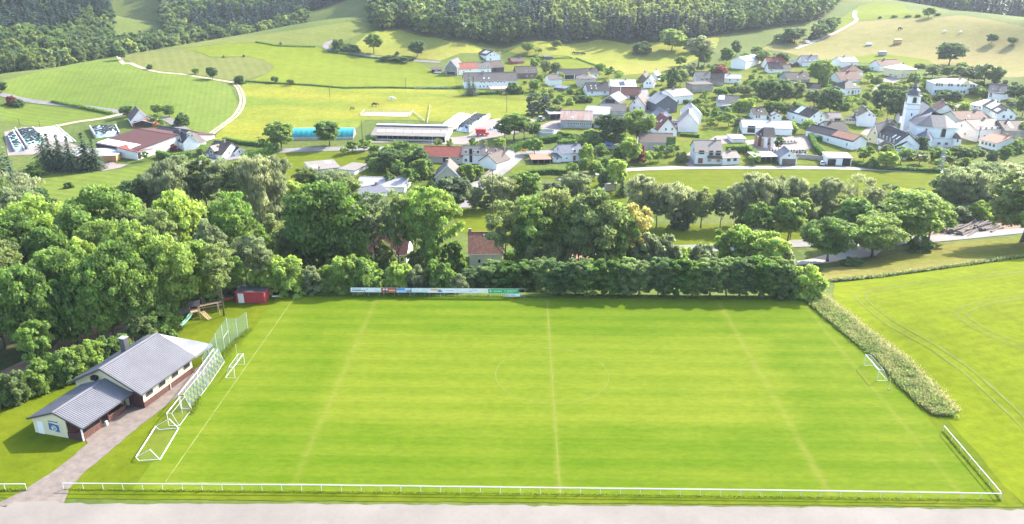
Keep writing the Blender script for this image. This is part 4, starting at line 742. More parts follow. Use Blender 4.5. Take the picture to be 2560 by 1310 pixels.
def clubhouse():
    ax = np.array([.25,.968]); ax /= np.linalg.norm(ax); ang = math.atan2(ax[1], ax[0]); r = empty('clubhouse', (-61.2,-11.6,0), ang)
    tag(r, 'cream clubhouse with grey sheet-metal roofs beside the football pitch', 'clubhouse'); HOUSES.append(('cream clubhouse', 330, 980, np.array([-66,-8,0.])))
    # x: 0..11.6 main hall; y: 0 (pitch side wall) .. 12.3
    Lm, Wm, he, hr = 11.4, 12.0, 3.05, 6.1
    MB().add([(0,.0,1.05),(Lm,0,1.05),(Lm,Wm,-.2),(0,Wm,-.2),(0,0,he),(Lm,0,he),(Lm,Wm,he),(0,Wm,he),(0,Wm/2,hr),(Lm,Wm/2,hr),(0,0,-.2),(Lm,0,-.2)], [(0,4,5,1),(10,3,7,8,4,0),(11,1,5,9,6,2),(3,2,6,7)]).build('wall', 'cream_wall', r)
    pl = MB(); pl.box((-.03,.0,-.2),(Lm+.03,.08,1.05))
    k = 0
    x = .02
    while x < Lm: pl.box((x,-.045,-.15),(x+.2,-.002,1.04)); x += .27
    pl.build('plank_skirting', 'plank_brown', r)
    for fx in (1.35,4.2,7.2,10.1): window(r, (fx,-.001,2.05), 1.45, .95, ((1,0,0),(0,-1,0)), 'frame_dark')
    ro = MB()
    def sheet(P0, P1, P2, P3, n, mi=0, t=.12):
        """a roof plane P0-P1 eave, P3-P2 ridge with standing ribs running down the slope"""
        ro.slab([P0,P1,P2,P3], t, mi); a,b,c,d = map(Vector, (P0,P1,P2,P3)); nn = (b-a).cross(d-a).normalized()
        if nn.z < 0: nn = -nn
        for i in range(n+1):
            f = i/n; e = a.lerp(b, f)+nn*.035; g = d.lerp(c, f)+nn*.035; ro.bar(e, g, .085, .08, mi)
    o = .55; sl = (hr-he)/(Wm/2); ze = he-sl*o+.12; zr = hr+.12
    sheet((-.9,-o,ze),(Lm+.25,-o,ze),(Lm+.25,Wm/2,zr),(-.9,Wm/2,zr), 36); sheet((-.9,Wm+o,ze),(Lm+.25,Wm+o,ze),(Lm+.25,Wm/2,zr),(-.9,Wm/2,zr), 36)
    ro.bar((-.95,Wm/2,zr+.06),(Lm+.3,Wm/2,zr+.06),.4,.1)
    for y0, y1 in ((-o,Wm/2),(Wm+o,Wm/2)): ro.bar((-.93,y0,ze-.02),(-.93,y1,zr-.02),.1,.3,1)
    ro.bar((-.9,-o-.06,ze-.08),(Lm+.25,-o-.06,ze-.08),.14,.14,1)
    rf = ro.build('roof', ['sheet','sheet_dark'], r)
    MB().box((6.2,Wm/2+1.6,5.0),(7.1,Wm/2+2.5,7.5)).build('chimney', 'sheet_dark', rf).data; MB().box((6.1,Wm/2+1.5,7.5),(7.2,Wm/2+2.6,7.62)).build('chimney_cap', 'metal', rf)
    # pale canopy with hipped end beyond the hall
    ro = MB(); xe = Lm+4.9
    sheet((Lm+.25,-o+.1,ze-.1),(xe,-o+.1,ze-.1),(Lm+.45,Wm/2,zr-.25),(Lm+.25,Wm/2,zr-.25), 13)
    sheet((Lm+.25,Wm+o-.1,ze-.1),(xe,Wm+o-.1,ze-.1),(Lm+.45,Wm/2,zr-.25),(Lm+.25,Wm/2,zr-.25), 13)
    sheet((xe,-o+.1,ze-.1),(xe,Wm+o-.1,ze-.1),(Lm+.45,Wm/2,zr-.25),(Lm+.45,Wm/2-.05,zr-.25), 26)
    ro.bar((Lm+.25,-o+.05,ze-.2),(xe,-o+.05,ze-.2),.12,.3,1); ro.bar((xe,-o+.1,ze-.2),(xe,Wm+o-.1,ze-.2),.12,.3,1)
    ro.build('canopy', ['sheet_pale','sheet'], r)
    for y in (.1, 4.0, 8.0, Wm-.1): MB().box((xe-.7,y-.07,-.1),(xe-.56,y+.07,ze-.1 if y in (.1, Wm-.1) else ze+.1)).build('canopy_post', 'plank_dark', r)
    # porch corner and lower wing towards the road
    MB().box((-.06,.0,-.2),(-.02,2.6,2.6)).build('porch_wall', 'plank_dark', r)
    Lw, y0, y1, h2, r2 = 9.6, 2.2, 10.8, 2.45, 4.0; ym = 6.2
    MB().add([(-Lw,y0+2.6,-.2),(-Lw,y1-.3,-.2),(0,y1-.3,-.2),(0,y0+2.6,-.2),(-Lw,y0+2.6,3.15),(-Lw,y1-.3,h2+.1),(0,y1-.3,h2+.1),(0,y0+2.6,3.15),(-Lw,ym,r2-.1),(0,ym,r2-.1)], [(0,1,5,8,4),(3,0,4,7),(1,2,6,5)]).build('wing_wall', 'cream_wall', r)
    ro = MB(); pb = r2+.12
    sheet((-Lw-.35,y0-.5,h2-.1),(-.1,y0-.5,h2-.1),(-.1,ym,pb),(-Lw-.35,ym,pb), 30); sheet((-Lw-.35,y1+.3,h2-.1),(-.1,y1+.3,h2-.1),(-.1,ym,pb),(-Lw-.35,ym,pb), 30)
    ro.bar((-Lw-.4,ym,pb+.05),(-.1,ym,pb+.05),.4,.1)
    for a, b in ((y0-.5,ym),(y1+.3,ym)): ro.bar((-Lw-.38,a,h2-.12),(-Lw-.38,b,pb-.02),.1,.28,1)
    ro.bar((-Lw-.35,y0-.56,h2-.16),(-.1,y0-.56,h2-.16),.13,.13,1)
    ro.build('wing_roof', ['sheet','sheet_dark'], r)
    for x in (-Lw+.05,-Lw+3.4,-Lw+4.9,-1.2): MB().box((x-.08,y0+.05,-.2),(x+.08,y0+.21,h2)).build('porch_post', 'white_paint' if x < -9 else 'plank_dark', r)
    for xa, xb in ((-Lw+.1,-Lw+3.3),(-Lw+5.0,-1.3)):
        b = MB(); x = xa
        while x < xb: b.box((x,y0+.06,-.1),(x+.2,y0+.12,.95)); x += .27
        b.box((xa,y0-.02,.95),(xb,y0+.2,1.03)); b.build('balustrade', 'plank_brown', r)
    b = MB(); yy = y0+.2
    b.box((-Lw-.02,y0+.1,-.15),(-Lw+.06,y0+2.6,1.0)); b.build('balustrade', 'plank_dark', r)
    MB().box((-Lw+.1,y0+2.45,-.1),(-.1,y0+2.58,3.0)).build('porch_back', 'plank_dark', r)
    boxpart(r, 'door', (-Lw,9.3,1.0), 1.0, 2.0, ((0,-1,0),(-1,0,0)), 'frame_white', .06)
    em = MB().add([(-Lw-.06,y0+5.6,1.0),(-Lw-.06,y0+3.9,.75),(-Lw-.06,y0+3.9,1.9),(-Lw-.06,y0+5.6,2.1),(-Lw-.002,y0+5.6,1.0),(-Lw-.002,y0+3.9,.75),(-Lw-.002,y0+3.9,1.9),(-Lw-.002,y0+5.6,2.1)], [(0,1,2,3),(7,6,5,4),(0,4,5,1),(3,2,6,7),(0,3,7,4),(1,5,6,2)]).build('club_emblem', 'emblem_blue', r)
    bl = MB(); n = 14; cy, cz = y0+4.7, 1.35
    bl.tube([(-Lw-.061,cy,cz),(-Lw-.10,cy,cz)], .42, 16); bl.build('football_motif', 'frame_white', em)
    bm2 = MB()
    for a in range(6):
        q = (cy+.26*math.cos(a*math.pi/3), cz+.26*math.sin(a*math.pi/3)) if a else (cy, cz); bm2.tube([(-Lw-.101,*q),(-Lw-.112,*q)], .11, 5)
    bm2.build('football_panels', 'black', em)
    boxpart(em, 'red_dot', (-Lw,y0+5.35,1.95), .16, .16, ((0,-1,0),(-1,0,0)), 'emblem_red', .07)
    boxpart(r, 'lettering_band', (-Lw,y0+4.75,2.35), 1.7, .16, ((0,-1,0),(-1,0,0)), 'emblem_blue', .03)
    # plain black box for the satellite dish on the gable, and a downpipe
    MB().box((-.7,Wm/2+1.4,3.9),(-.05,Wm/2+2.3,4.5)).build('satellite_dish', 'black', r); MB().tube([(5.75,-.12,0),(5.75,-.12,2.7)], .06, 6).build('downpipe', 'frame_white', r)
    MB().box((-5.6,y0-.3,0),(-5.25,y0,.75)).build('litter_bin', 'white_steel', r)
clubhouse()
def bicycle(x, y, rz, col, label):
    r = empty('bicycle', (x,y,.12), rz); tag(r, label, 'bicycle', 'bicycles parked by the clubhouse porch')
    for s in (-.52,.52):
        m = MB(); n = 20
        m.tube([(s+.34*math.cos(2*math.pi*i/n),0,.35+.34*math.sin(2*math.pi*i/n)) for i in range(n+1)], .025, 5, cap=False)
        w = m.build('wheel', 'black', r); sp = MB()
        for i in range(8): sp.bar((s,0,.35),(s+.33*math.cos(i*math.pi/4),0,.35+.33*math.sin(i*math.pi/4)),.008)
        sp.build('spokes', 'metal', w)
    MB().tube([(-.52,0,.35),(-.1,0,.3),(.35,0,.85),(-.2,0,.82),(-.1,0,.3)], .025, 6).tube([(-.2,0,.82),(-.52,0,.35)], .02, 6).tube([(.35,0,.95),(.52,0,.35)], .022, 6).build('bicycle_frame', col, r)
    MB().tube([(.33,-.28,1.02),(.36,0,.98),(.33,.28,1.02)], .02, 6).build('handlebar', 'black', r); MB().box((-.34,-.09,.9),(-.08,.09,.97)).build('saddle', 'black', r)
g = U(306,1030); bicycle(g[0], g[1], 1.1, 'white_paint', 'white and black bicycle standing upright before the clubhouse porch'); g = U(336,1016); bicycle(g[0], g[1], 1.35, 'frame_dark', 'dark bicycle leaning by the dark porch corner of the clubhouse')
# notice board behind the club house
def stall():
    p = U(322,868,0.2); r = empty('sales_hatch', (p[0],p[1],Z(p[0],p[1])), .25); tag(r, 'red and white notice board standing behind the clubhouse chimney', 'notice board')
    MB().box((-.9,-.05,.3),(.9,.05,2.0)).build('board', 'emblem_red', r); MB().box((-1.0,-.04,-.4),(-.9,.04,2.1)).box((.9,-.04,-.4),(1.0,.04,2.1)).build('posts', 'frame_white', r); MB().bar((-.6,-.07,.5),(.2,-.07,1.8),.3,.03).build('stroke', 'frame_white', r)
stall()

# ------------------------------------------------------------------ goals
def netting(mb, quad, nu, nv, t=.012, mi=0):
    a,b,c,d = map(Vector, quad)
    for i in range(nu+1): mb.bar(a.lerp(b,i/nu), d.lerp(c,i/nu), t, t, mi)
    for j in range(nv+1): mb.bar(a.lerp(d,j/nv), b.lerp(c,j/nv), t, t, mi)
def netmat(name, col, alpha):
    m, nt, N, L, b = nodes(name); b.inputs['Base Color'].default_value = (*col,1); b.inputs['Roughness'].default_value = .8
    tc = N.new('ShaderNodeTexCoord'); nz = N.new('ShaderNodeTexNoise'); nz.inputs['Scale'].default_value = 40; L.new(tc.outputs['Object'], nz.inputs['Vector'])
    gt = N.new('ShaderNodeMapRange'); gt.inputs[1].default_value = .45; gt.inputs[2].default_value = .55; gt.inputs[3].default_value = alpha*.6; gt.inputs[4].default_value = alpha*1.4; L.new(nz.outputs['Fac'], gt.inputs[0]); L.new(gt.outputs[0], b.inputs['Alpha'])
netmat('net_white', (.45,.5,.46), .10); netmat('net_green', (.35,.45,.38), .22); netmat('net_blue', (.03,.12,.16), .5); netmat('net_yellow', (.33,.31,.12), .32)
def goal(loc, rz, w, h, dt, dbm, label, net='net_white', checker=False, group='white football goals', r=.052):
    """local: goal mouth in the plane y=0 facing -y, width along x"""
    e = empty('football_goal', loc, rz); tag(e, label, 'football goal', group)
    X = w/2
    MB().tube([(-X,0,0),(-X,0,h)], r, 8).build('post', 'white_paint', e); MB().tube([(X,0,0),(X,0,h)], r, 8).build('post', 'white_paint', e); MB().tube([(-X-r,0,h),(X+r,0,h)], r*1.15, 8).build('crossbar', 'white_paint', e)
    for s in (-X, X): MB().tube([(s,0,h),(s,dt,h)], r*.6, 6).tube([(s,dt,h),(s,dbm,.05)], r*.6, 6).tube([(s,0,.05),(s,dbm,.05)], r*.7, 6).build('side_frame', 'white_steel', e)
    MB().tube([(-X,dbm,.05),(X,dbm,.05)], r*.7, 6).build('ground_bar', 'white_steel', e); MB().tube([(-X,dt,h),(X,dt,h)], r*.45, 6).build('top_bar', 'white_steel', e)
    if checker:
        nb = MB(); n = 12
        for i in range(n):
            for j in range(3):
                f = lambda u, v: (-X+w*u, dt+(dbm-dt)*v, h+(.1-h)*v)
                nb.add([f(i/n,j/3),f((i+1)/n,j/3),f((i+1)/n,(j+1)/3),f(i/n,(j+1)/3)], [(0,1,2,3)], (i+j)%2)
        nb.build('net', ['net_blue','net_yellow'], e); tn = MB(); tn.add([(-X,0,h),(X,0,h),(X,dt,h),(-X,dt,h)], [(0,1,2,3)]); tn.build('roof_net', 'net_white', e)
    else:
        nb = MB(); netting(nb, [(-X,dt,h),(X,dt,h),(X,dbm,.05),(-X,dbm,.05)], int(w/.25), int(h/.25)); netting(nb, [(-X,0,h),(X,0,h),(X,dt,h),(-X,dt,h)], int(w/.25), max(2,int(dt/.25)))
        for s in (-X, X): netting(nb, [(s,0,.05),(s,dbm,.05),(s,dt,h),(s,0,h)], 6, 8)
        nb.build('net', 'net_white', e)
    return e
goal((52.05,1.6,.03), -math.pi/2, 5.2, 2.0, .75, 1.7, 'white goal at the far end beside the strip of tall weeds')
goal((-50.95,.05,.03), math.pi/2, 4.6, 2.0, .8, 1.55, 'small white goal standing on the end line nearest the clubhouse')
for a, b, lab in (((568,904),(528.5,964),'white goal with blue and yellow checked net, farther of the pair by the clubhouse'),((528.5,964),(482.5,1023.7),'white goal with blue and yellow checked net, nearer of the pair by the clubhouse')):
    p, q = U(*a), U(*b); c = (p+q)/2; d = q-p; w = np.hypot(d[0], d[1])-.35; rz = math.atan2(-d[1], -d[0])
    # mouth faces the club house; the net slopes down towards the pitch
    n = np.array([math.sin(rz), -math.cos(rz), 0]); e = goal((float(c[0]-n[0]*1.9) if n[0] > 0 else float(c[0]+n[0]*1.9), float(c[1]-n[1]*1.9) if n[0] > 0 else float(c[1]+n[1]*1.9), .03), rz+math.pi if n[0] < 0 else rz+math.pi, w, 2.44, .75, 1.5, lab, checker=True, group='goals with checked nets')
def small_frame():
    p, q = U(449,1040), U(478,1000); goal((-55.6,-14.0,.03), math.pi/2+math.pi, 4.6, 2.1, .7, 1.5, 'small white goal pushed against the checked nets', net='net_green')
small_frame()
def lying_goal():
    z = lambda px, py, h: U(px, py, h)
    A0, A1 = z(339.5,1143,.55), z(389,1066,.55); C0, C1 = z(400,1149,.08), z(446.6,1070.6,.08); B0, B1 = z(347,1151.5,.06), z(398,1074,.06); D0, D1 = z(375,1124,1.45), z(422.5,1047,1.45)
    o = (A0+C1)/2; o[2] = 0; e = empty('football_goal', tuple(o), 0); tag(e, 'white goal tipped over on its face on the grass before the clubhouse', 'football goal', 'white football goals')
    s = lambda p: tuple(p-o)
    MB().tube([s(A0),s(A1)], .075, 8).build('crossbar', 'white_paint', e); MB().tube([s(C0),s(C1)], .07, 8).build('ground_bar', 'white_paint', e)
    for a, b, c, d in ((A0,B0,C0,D0),(A1,B1,C1,D1)):
        MB().tube([s(a),s(b),s(c)], .05, 6).build('side_frame', 'white_steel', e); MB().tube([s(c),s(d)], .055, 6).build('post', 'white_paint', e); MB().tube([s(d),s(a)], .04, 6).build('strut', 'white_steel', e)
    nb = MB(); netting(nb, [s(A0),s(A1),s(C1),s(C0)], 26, 14, .01); netting(nb, [s(A0),s(D0),s(C0),s(B0)], 8, 8, .01); netting(nb, [s(A1),s(D1),s(C1),s(B1)], 8, 8, .01); nb.build('net', 'net_white', e)
lying_goal()
def flag(x, y):
    e = empty('corner_pole', (x,y,0), 0); tag(e, 'thin dark pole standing beside the far goal', 'pole'); MB().tube([(0,0,0),(0,0,1.7)], .03, 6).build('pole', 'grey_post', e); MB().box((-.2,-.2,0),(.2,.2,.12)).build('foot', 'black', e)
p = U(2222,976); flag(p[0], p[1])
# ------------------------------------------------------------------ ball-stop fence behind the left goal
def ball_fence():
    pts = [(-55.0,-13.0,2.2),(-55.9,-9.0,2.2),(-56.5,-4.6,2.2),(-56.9,0.2,2.4),(-56.9,3.0,3.2),(-56.6,5.6,4.1),(-56.3,7.9,4.6),(-56.1,9.9,5.0),(-55.6,12.6,3.6),(-54.9,15.9,3.4)]
    e = empty('ball_stop_fence', (-56.3,3,0), 0); tag(e, 'tall green mesh fence on grey posts behind the clubhouse goal', 'fence')
    for i, (x, y, h) in enumerate(pts): MB().tube([(x+56.3,y-3,-.2),(x+56.3,y-3,h)], .045, 6).build('post', 'grey_post', e)
    nb = MB()
    for (x,y,h),(x2,y2,h2) in zip(pts[3:], pts[4:]): netting(nb, [(x+56.3,y-3,.05),(x2+56.3,y2-3,.05),(x2+56.3,y2-3,h2),(x+56.3,y-3,h)], int(math.hypot(x2-x,y2-y)/.16), int(h/.16), .014)
    nb.build('mesh_netting', 'net_wire', e)
    MB().tube([(.0,4.9,2.1),(.2,6.9,2.6)], .03, 6).build('brace', 'grey_post', e)
mat('net_wire', (.16,.27,.21), var=.1, rough=.6)
ball_fence()
for px, py, top in ((595,905,856),):
    p = U(px,py); e = empty('flag_pole', (p[0],p[1],0), 0); tag(e, 'slim grey pole behind the small goal', 'pole'); MB().tube([(0,0,0),(0,0,3.2)], .03, 6).build('pole', 'grey_post', e); MB().tube([(0,0,3.2),(0,0,3.3)], .05, 6).build('cap', 'grey_post', e)

# ------------------------------------------------------------------ white railings
def railing(pts, label, step=2.45, skip_post=False):
    p0 = np.array(pts[0]); e = empty('railing', (p0[0],p0[1],0), 0); tag(e, label, 'railing')
    rl = MB()
    rl.tube([(x-p0[0],y-p0[1],1.02) for x, y in pts], .065, 8); rl.build('rail', 'white_steel', e)
    dn = densify(pts, step, closed=False)
    for x, y in dn: MB().tube([(x-p0[0],y-p0[1],-.1),(x-p0[0],y-p0[1],1.0)], .04, 6).build('post', 'white_steel', e)
a, b, c = U(160,1225), U(2500,1251), U(2357,1080)
railing([(a[0],a[1]),(-30,-30.85),(0,-30.85),(30,-30.8),(b[0],b[1])], 'long white tubular railing between the pitch and the car park')
railing([(b[0]+.05,b[1]+.25),(c[0],c[1])], 'short white railing along the end of the pitch by the hay field', 2.3)
d = U(67,1227); railing([(d[0],d[1]),(d[0]-16,d[1]-.4)], 'short white railing left of the club path')
# tall grass left unmown under the rails
def tufts(name, pts, n, h, wid, material, label=None):
    vs = []; q = []; tint = []; cum = [0]
    for p, r in zip(pts, pts[1:]): cum.append(cum[-1]+math.dist(p, r))
    xs = np.interp(rng.random(n)*cum[-1], cum, [p[0] for p in pts]); s = rng.random(n)*cum[-1]; xs = np.interp(s, cum, [p[0] for p in pts]); ys = np.interp(s, cum, [p[1] for p in pts])
    xs += rng.normal(size=n)*wid; ys += rng.normal(size=n)*wid; zs = Zv(xs, ys)
    return grass_blades(name, xs, ys, zs, h*(.5+rng.random(n)), material)
def grass_blades(name, xs, ys, zs, hs, material):
    n = len(xs); a = rng.random(n)*6.283; w = .03+.05*rng.random(n); lx = np.cos(a); ly = np.sin(a); bend = rng.normal(size=(n,2))*.3
    base = np.stack([xs, ys, zs], 1); top = base+np.stack([bend[:,0]*hs, bend[:,1]*hs, hs], 1); side = np.stack([lx*w, ly*w, 0*w], 1)
    vs = np.stack([base-side, base+side, top+side*.35, top-side*.35], 1).reshape(-1,3); q = np.arange(n*4).reshape(-1,4)
    o = link(bpy.data.objects.new(name, np_mesh(name, vs, q, [material], tint=np.repeat(rng.random(n), 4)))); o['kind'] = 'stuff'; return o
leafmat('grass_blade', (.13,.19,.03), .5, .35); leafmat('dry_blade', (.28,.29,.135), .55, .45); leafmat('weed_leaf', (.21,.28,.09), .55, .5)
tufts('long_grass', [(a[0],a[1]),(0,-30.85),(b[0],b[1])], 7000, .17, .09, 'grass_blade'); tufts('long_grass', [(b[0],b[1]),(c[0],c[1])], 1500, .2, .09, 'grass_blade'); tufts('long_grass', [(d[0],d[1]),(d[0]-16,d[1]-.4)], 900, .26, .1, 'grass_blade')
tufts('long_grass', [(-53.5,-13),(-55.2,-6),(-55.4,3),(-55.6,9),(-54.4,15.5)], 2600, .35, .35, 'grass_blade')
tufts('long_grass', [(-70,30.5),(-40,31.6),(0,31.7),(52,31.8)], 9000, .32, .3, 'grass_blade')
# strip of tall weeds between the pitch and the hay field
def weed_strip():
    poly = [tuple(U(*q)[:2]) for q in [(2012,752),(2060,795),(2125,848),(2195,905),(2240,960),(2285,1003),(2330,1038),(2388,1045),(2358,1010),(2312,960),(2248,898),(2184,848),(2114,790),(2048,742)]]
    bx = np.array(poly); n = 60000; x = rng.uniform(bx[:,0].min(), bx[:,0].max(), n); y = rng.uniform(bx[:,1].min(), bx[:,1].max(), n); k = inpoly(x, y, poly); x, y = x[k], y[k]
    hp = .55+.5*np.sin(x*1.3+y*.7)*np.sin(y*.9-x*.4)+.25*np.sin(y*2.1); hs = np.clip(.35+.55*hp*rng.random(len(x))+.3*rng.random(len(x)), .12, .75); z = Zv(x, y)
    c = rng.random(len(x)) < np.clip(.6+.45*np.sin(x*.8+2*np.sin(y*.5)), .2, .92)
    grass_blades('tall_weeds', x[c], y[c], z[c], hs[c], 'dry_blade'); grass_blades('tall_weeds', x[~c], y[~c], z[~c], hs[~c]*.9, 'weed_leaf')
    # thin dry fringe running out into the hay field
    e1 = [U(*q)[:2] for q in [(2052,738),(2120,790),(2192,848),(2256,898),(2322,962),(2368,1010),(2388,1034)]]; dn = np.array(densify([tuple(q) for q in e1], .3, closed=False)); m = 5500; i = rng.integers(0, len(dn), m); f = np.abs(rng.normal(size=m))*.8-.2
    fx, fy = dn[i,0]+f+rng.normal(size=m)*.15, dn[i,1]+f*.45+rng.normal(size=m)*.15; grass_blades('tall_weeds', fx, fy, Zv(fx, fy), np.clip(.55-.25*f, .12, .6)*(.5+rng.random(m)*.8), 'dry_blade')
    # leafy clumps
    m = 900; i = rng.integers(0, len(x), m); cen = np.stack([x[i], y[i], z[i]+hs[i]*.7], 1); pts = (cen[:,None,:]+rng.normal(size=(m,14,3))*[.35,.35,.16]).reshape(-1,3)
    nn = rng.normal(size=pts.shape)+[0,0,1]; leaf_cards('tall_weeds', pts, nn, .07+.09*rng.random(len(pts)), 'weed_leaf')
def card_arrays(pts, nn, size):
    nn = nn/np.linalg.norm(nn, axis=1)[:,None]; t = np.cross(nn, rng.normal(size=nn.shape)); t /= np.linalg.norm(t, axis=1)[:,None]+1e-9; b = np.cross(nn, t)
    s = np.asarray(size)[:,None] if np.ndim(size) else size
    vs = np.stack([pts-t*s-b*s*.62, pts+t*s*.8-b*s*.7, pts+t*s+b*s*.62, pts-t*s*.8+b*s*.7], 1).reshape(-1,3); return vs, np.arange(len(pts)*4).reshape(-1,4)
def leaf_cards(name, pts, nn, size, material):
    vs, q = card_arrays(pts, nn, size); o = link(bpy.data.objects.new(name, np_mesh(name, vs, q, [material], tint=np.repeat(rng.random(len(pts)),4)))); o['kind'] = 'stuff'; return o
weed_strip()

# ------------------------------------------------------------------ advertising boards
for nm, c in (('ad_white',(.74,.75,.77)),('ad_red',(.42,.07,.04)),('ad_blue',(.10,.25,.55)),('ad_sky',(.35,.55,.8)),('ad_orange',(.75,.36,.08)),('ad_green',(.03,.36,.14)),('ad_yellow',(.8,.68,.15)),('ad_ink',(.05,.06,.09)),('ad_grey',(.45,.48,.52)),('ad_mint',(.35,.62,.45))): mat(nm, c, var=.03, rough=.45)
def boards():
    x0, x1, y = -39.3, -5.6, 31.45; n = 11; w = (x1-x0)/n; zb, zt = 1.0, 1.92
    art = [ # base colour, then (x, z, w, h, colour) in board fractions
     ('white board with a small blue line and dark grey lettering', 'ad_white', [(.08,.55,.62,.28,'ad_grey'),(.08,.25,.75,.16,'ad_ink'),(.86,.15,.1,.25,'ad_ink')]),
     ('white board with a thin grey check mark and mint corner', 'ad_white', [(.06,.45,.07,.4,'ad_grey'),(.62,.2,.08,.4,'ad_grey'),(.72,.08,.22,.28,'ad_mint')]),
     ('rusty red board with two pale round heads', 'ad_red', [(.12,.45,.12,.42,'ad_white'),(.30,.45,.12,.42,'ad_white'),(.21,.1,.1,.5,'ad_ink'),(.5,.3,.44,.14,'ad_white'),(.5,.6,.4,.08,'ad_orange')]),
     ('blue and white board with dark human silhouettes', 'ad_sky', [(0,.5,.55,.5,'ad_blue'),(.02,.08,.12,.3,'ad_yellow'),(.6,.2,.36,.7,'ad_white'),(.66,.05,.07,.55,'ad_ink'),(.78,.05,.07,.6,'ad_ink'),(.9,.05,.06,.68,'ad_ink')]),
     ('white board with a green foot line and mint lettering', 'ad_white', [(0,.02,1,.1,'ad_green'),(.7,.45,.22,.25,'ad_mint'),(.1,.5,.35,.14,'ad_grey')]),
     ('white board with an orange banner and dark house outline', 'ad_white', [(.24,.52,.52,.36,'ad_orange'),(.7,.12,.28,.4,'ad_blue'),(.8,.45,.1,.3,'ad_ink')]),
     ('plain white board with one faint grey line of lettering', 'ad_white', [(.2,.45,.55,.14,'ad_grey')]),
     ('white board with a small grey swoosh at its right', 'ad_white', [(.72,.3,.2,.14,'ad_grey'),(.78,.5,.16,.1,'ad_grey'),(.15,.2,.4,.08,'ad_grey')]),
     ('white board with a yellow foot stripe and grey bird mark', 'ad_white', [(.08,.55,.2,.24,'ad_grey'),(.4,.12,.56,.14,'ad_yellow'),(.55,.6,.4,.16,'ad_yellow')]),
     ('green board with a white crossed mark', 'ad_green', [(.06,.2,.16,.1,'ad_white'),(.06,.68,.16,.1,'ad_white'),(.11,.2,.06,.58,'ad_white'),(.34,.35,.56,.2,'ad_mint')]),
     ('green board with pale lettering above a smaller white board', 'ad_green', [(.06,.3,.05,.5,'ad_mint'),(.2,.5,.65,.16,'ad_mint'),(.2,.22,.4,.14,'ad_mint')]) ]
    def board(cx, z0, z1, wd, base, bits, label, legs=True):
        e = empty('advertising_board', (cx,y,0), 0); tag(e, label, 'advertising board', 'advertising boards along the far touchline')
        MB().box((-wd/2+.02,-.02,z0),(wd/2-.02,.02,z1)).build('panel', base, e); hh = z1-z0; fb = MB()
        fb.box((-wd/2+.0,-.035,z1),(wd/2,.035,z1+.04)).box((-wd/2,-.035,z0-.04),(wd/2,.035,z0)).build('frame', 'metal', e)
        for (fx, fz, fw, fh, c) in bits:
            MB().box((-wd/2+.03+fx*(wd-.06),-.032,z0+.02+fz*(hh-.04)),(-wd/2+.03+min(fx+fw,1)*(wd-.06),-.022,z0+.02+min(fz+fh,1)*(hh-.04))).build('printing', c, e)
        if legs:
            for s in (-wd*.36, wd*.36): MB().tube([(s,.05,-.1),(s,.05,z1-.1)], .035, 6).build('post', 'metal', e)
    for i, (lab, base, bits) in enumerate(art): board(x0+w*(i+.5), zb, zt, w, base, bits, lab+' along the far touchline')
    # white board with black lettering hung lower on a pipe frame at the end
    cx, wd = x1-w*.42, w*.98; e = empty('advertising_board', (cx,y-.1,0), 0); tag(e, 'low white board with bold black lettering under the last green board', 'advertising board', 'advertising boards along the far touchline')
    MB().box((-wd/2,-.02,.34),(wd/2,.02,.90)).build('panel', 'ad_white', e); MB().tube([(-wd/2+.3,-.025,.62),(-wd/2+.3,-.045,.62)], .22, 14).build('round_emblem', 'ad_ink', e)
    MB().tube([(-wd/2+.3,-.046,.62),(-wd/2+.3,-.055,.62)], .14, 12).build('emblem_centre', 'ad_white', e)
    cu = bpy.data.curves.new('lettering', 'FONT'); cu.body = 'SG EIFEL'; cu.size = .42; cu.extrude = .004; cu.align_x = 'LEFT'; tmp = bpy.data.objects.new('tmp', cu); to = link(bpy.data.objects.new('lettering', bpy.data.meshes.new_from_object(tmp)), e); bpy.data.objects.remove(tmp); to.location = (-wd/2+.62,-.03,.48); to.rotation_euler = (math.pi/2,0,0); to.data.materials.clear(); to.data.materials.append(MATS['ad_ink'])
    f = empty('pipe_frame', (x1+.6,y+.02,0), 0); tag(f, 'bare grey pipe frame at the end of the row of boards', 'frame')
    for xx in (-3.7,.6): MB().tube([(xx,.12,-.1),(xx,.12,.9 if xx < 0 else 1.9)], .035, 6).build('post', 'metal', f)
    MB().tube([(-.6,.12,1.9),(.6,.12,1.9)], .03, 6).tube([(-.6,.12,1.1),(.6,.12,1.1)], .03, 6).tube([(-3.7,.12,.3),(.6,.12,.3)], .03, 6).build('rails', 'metal', f)
boards()
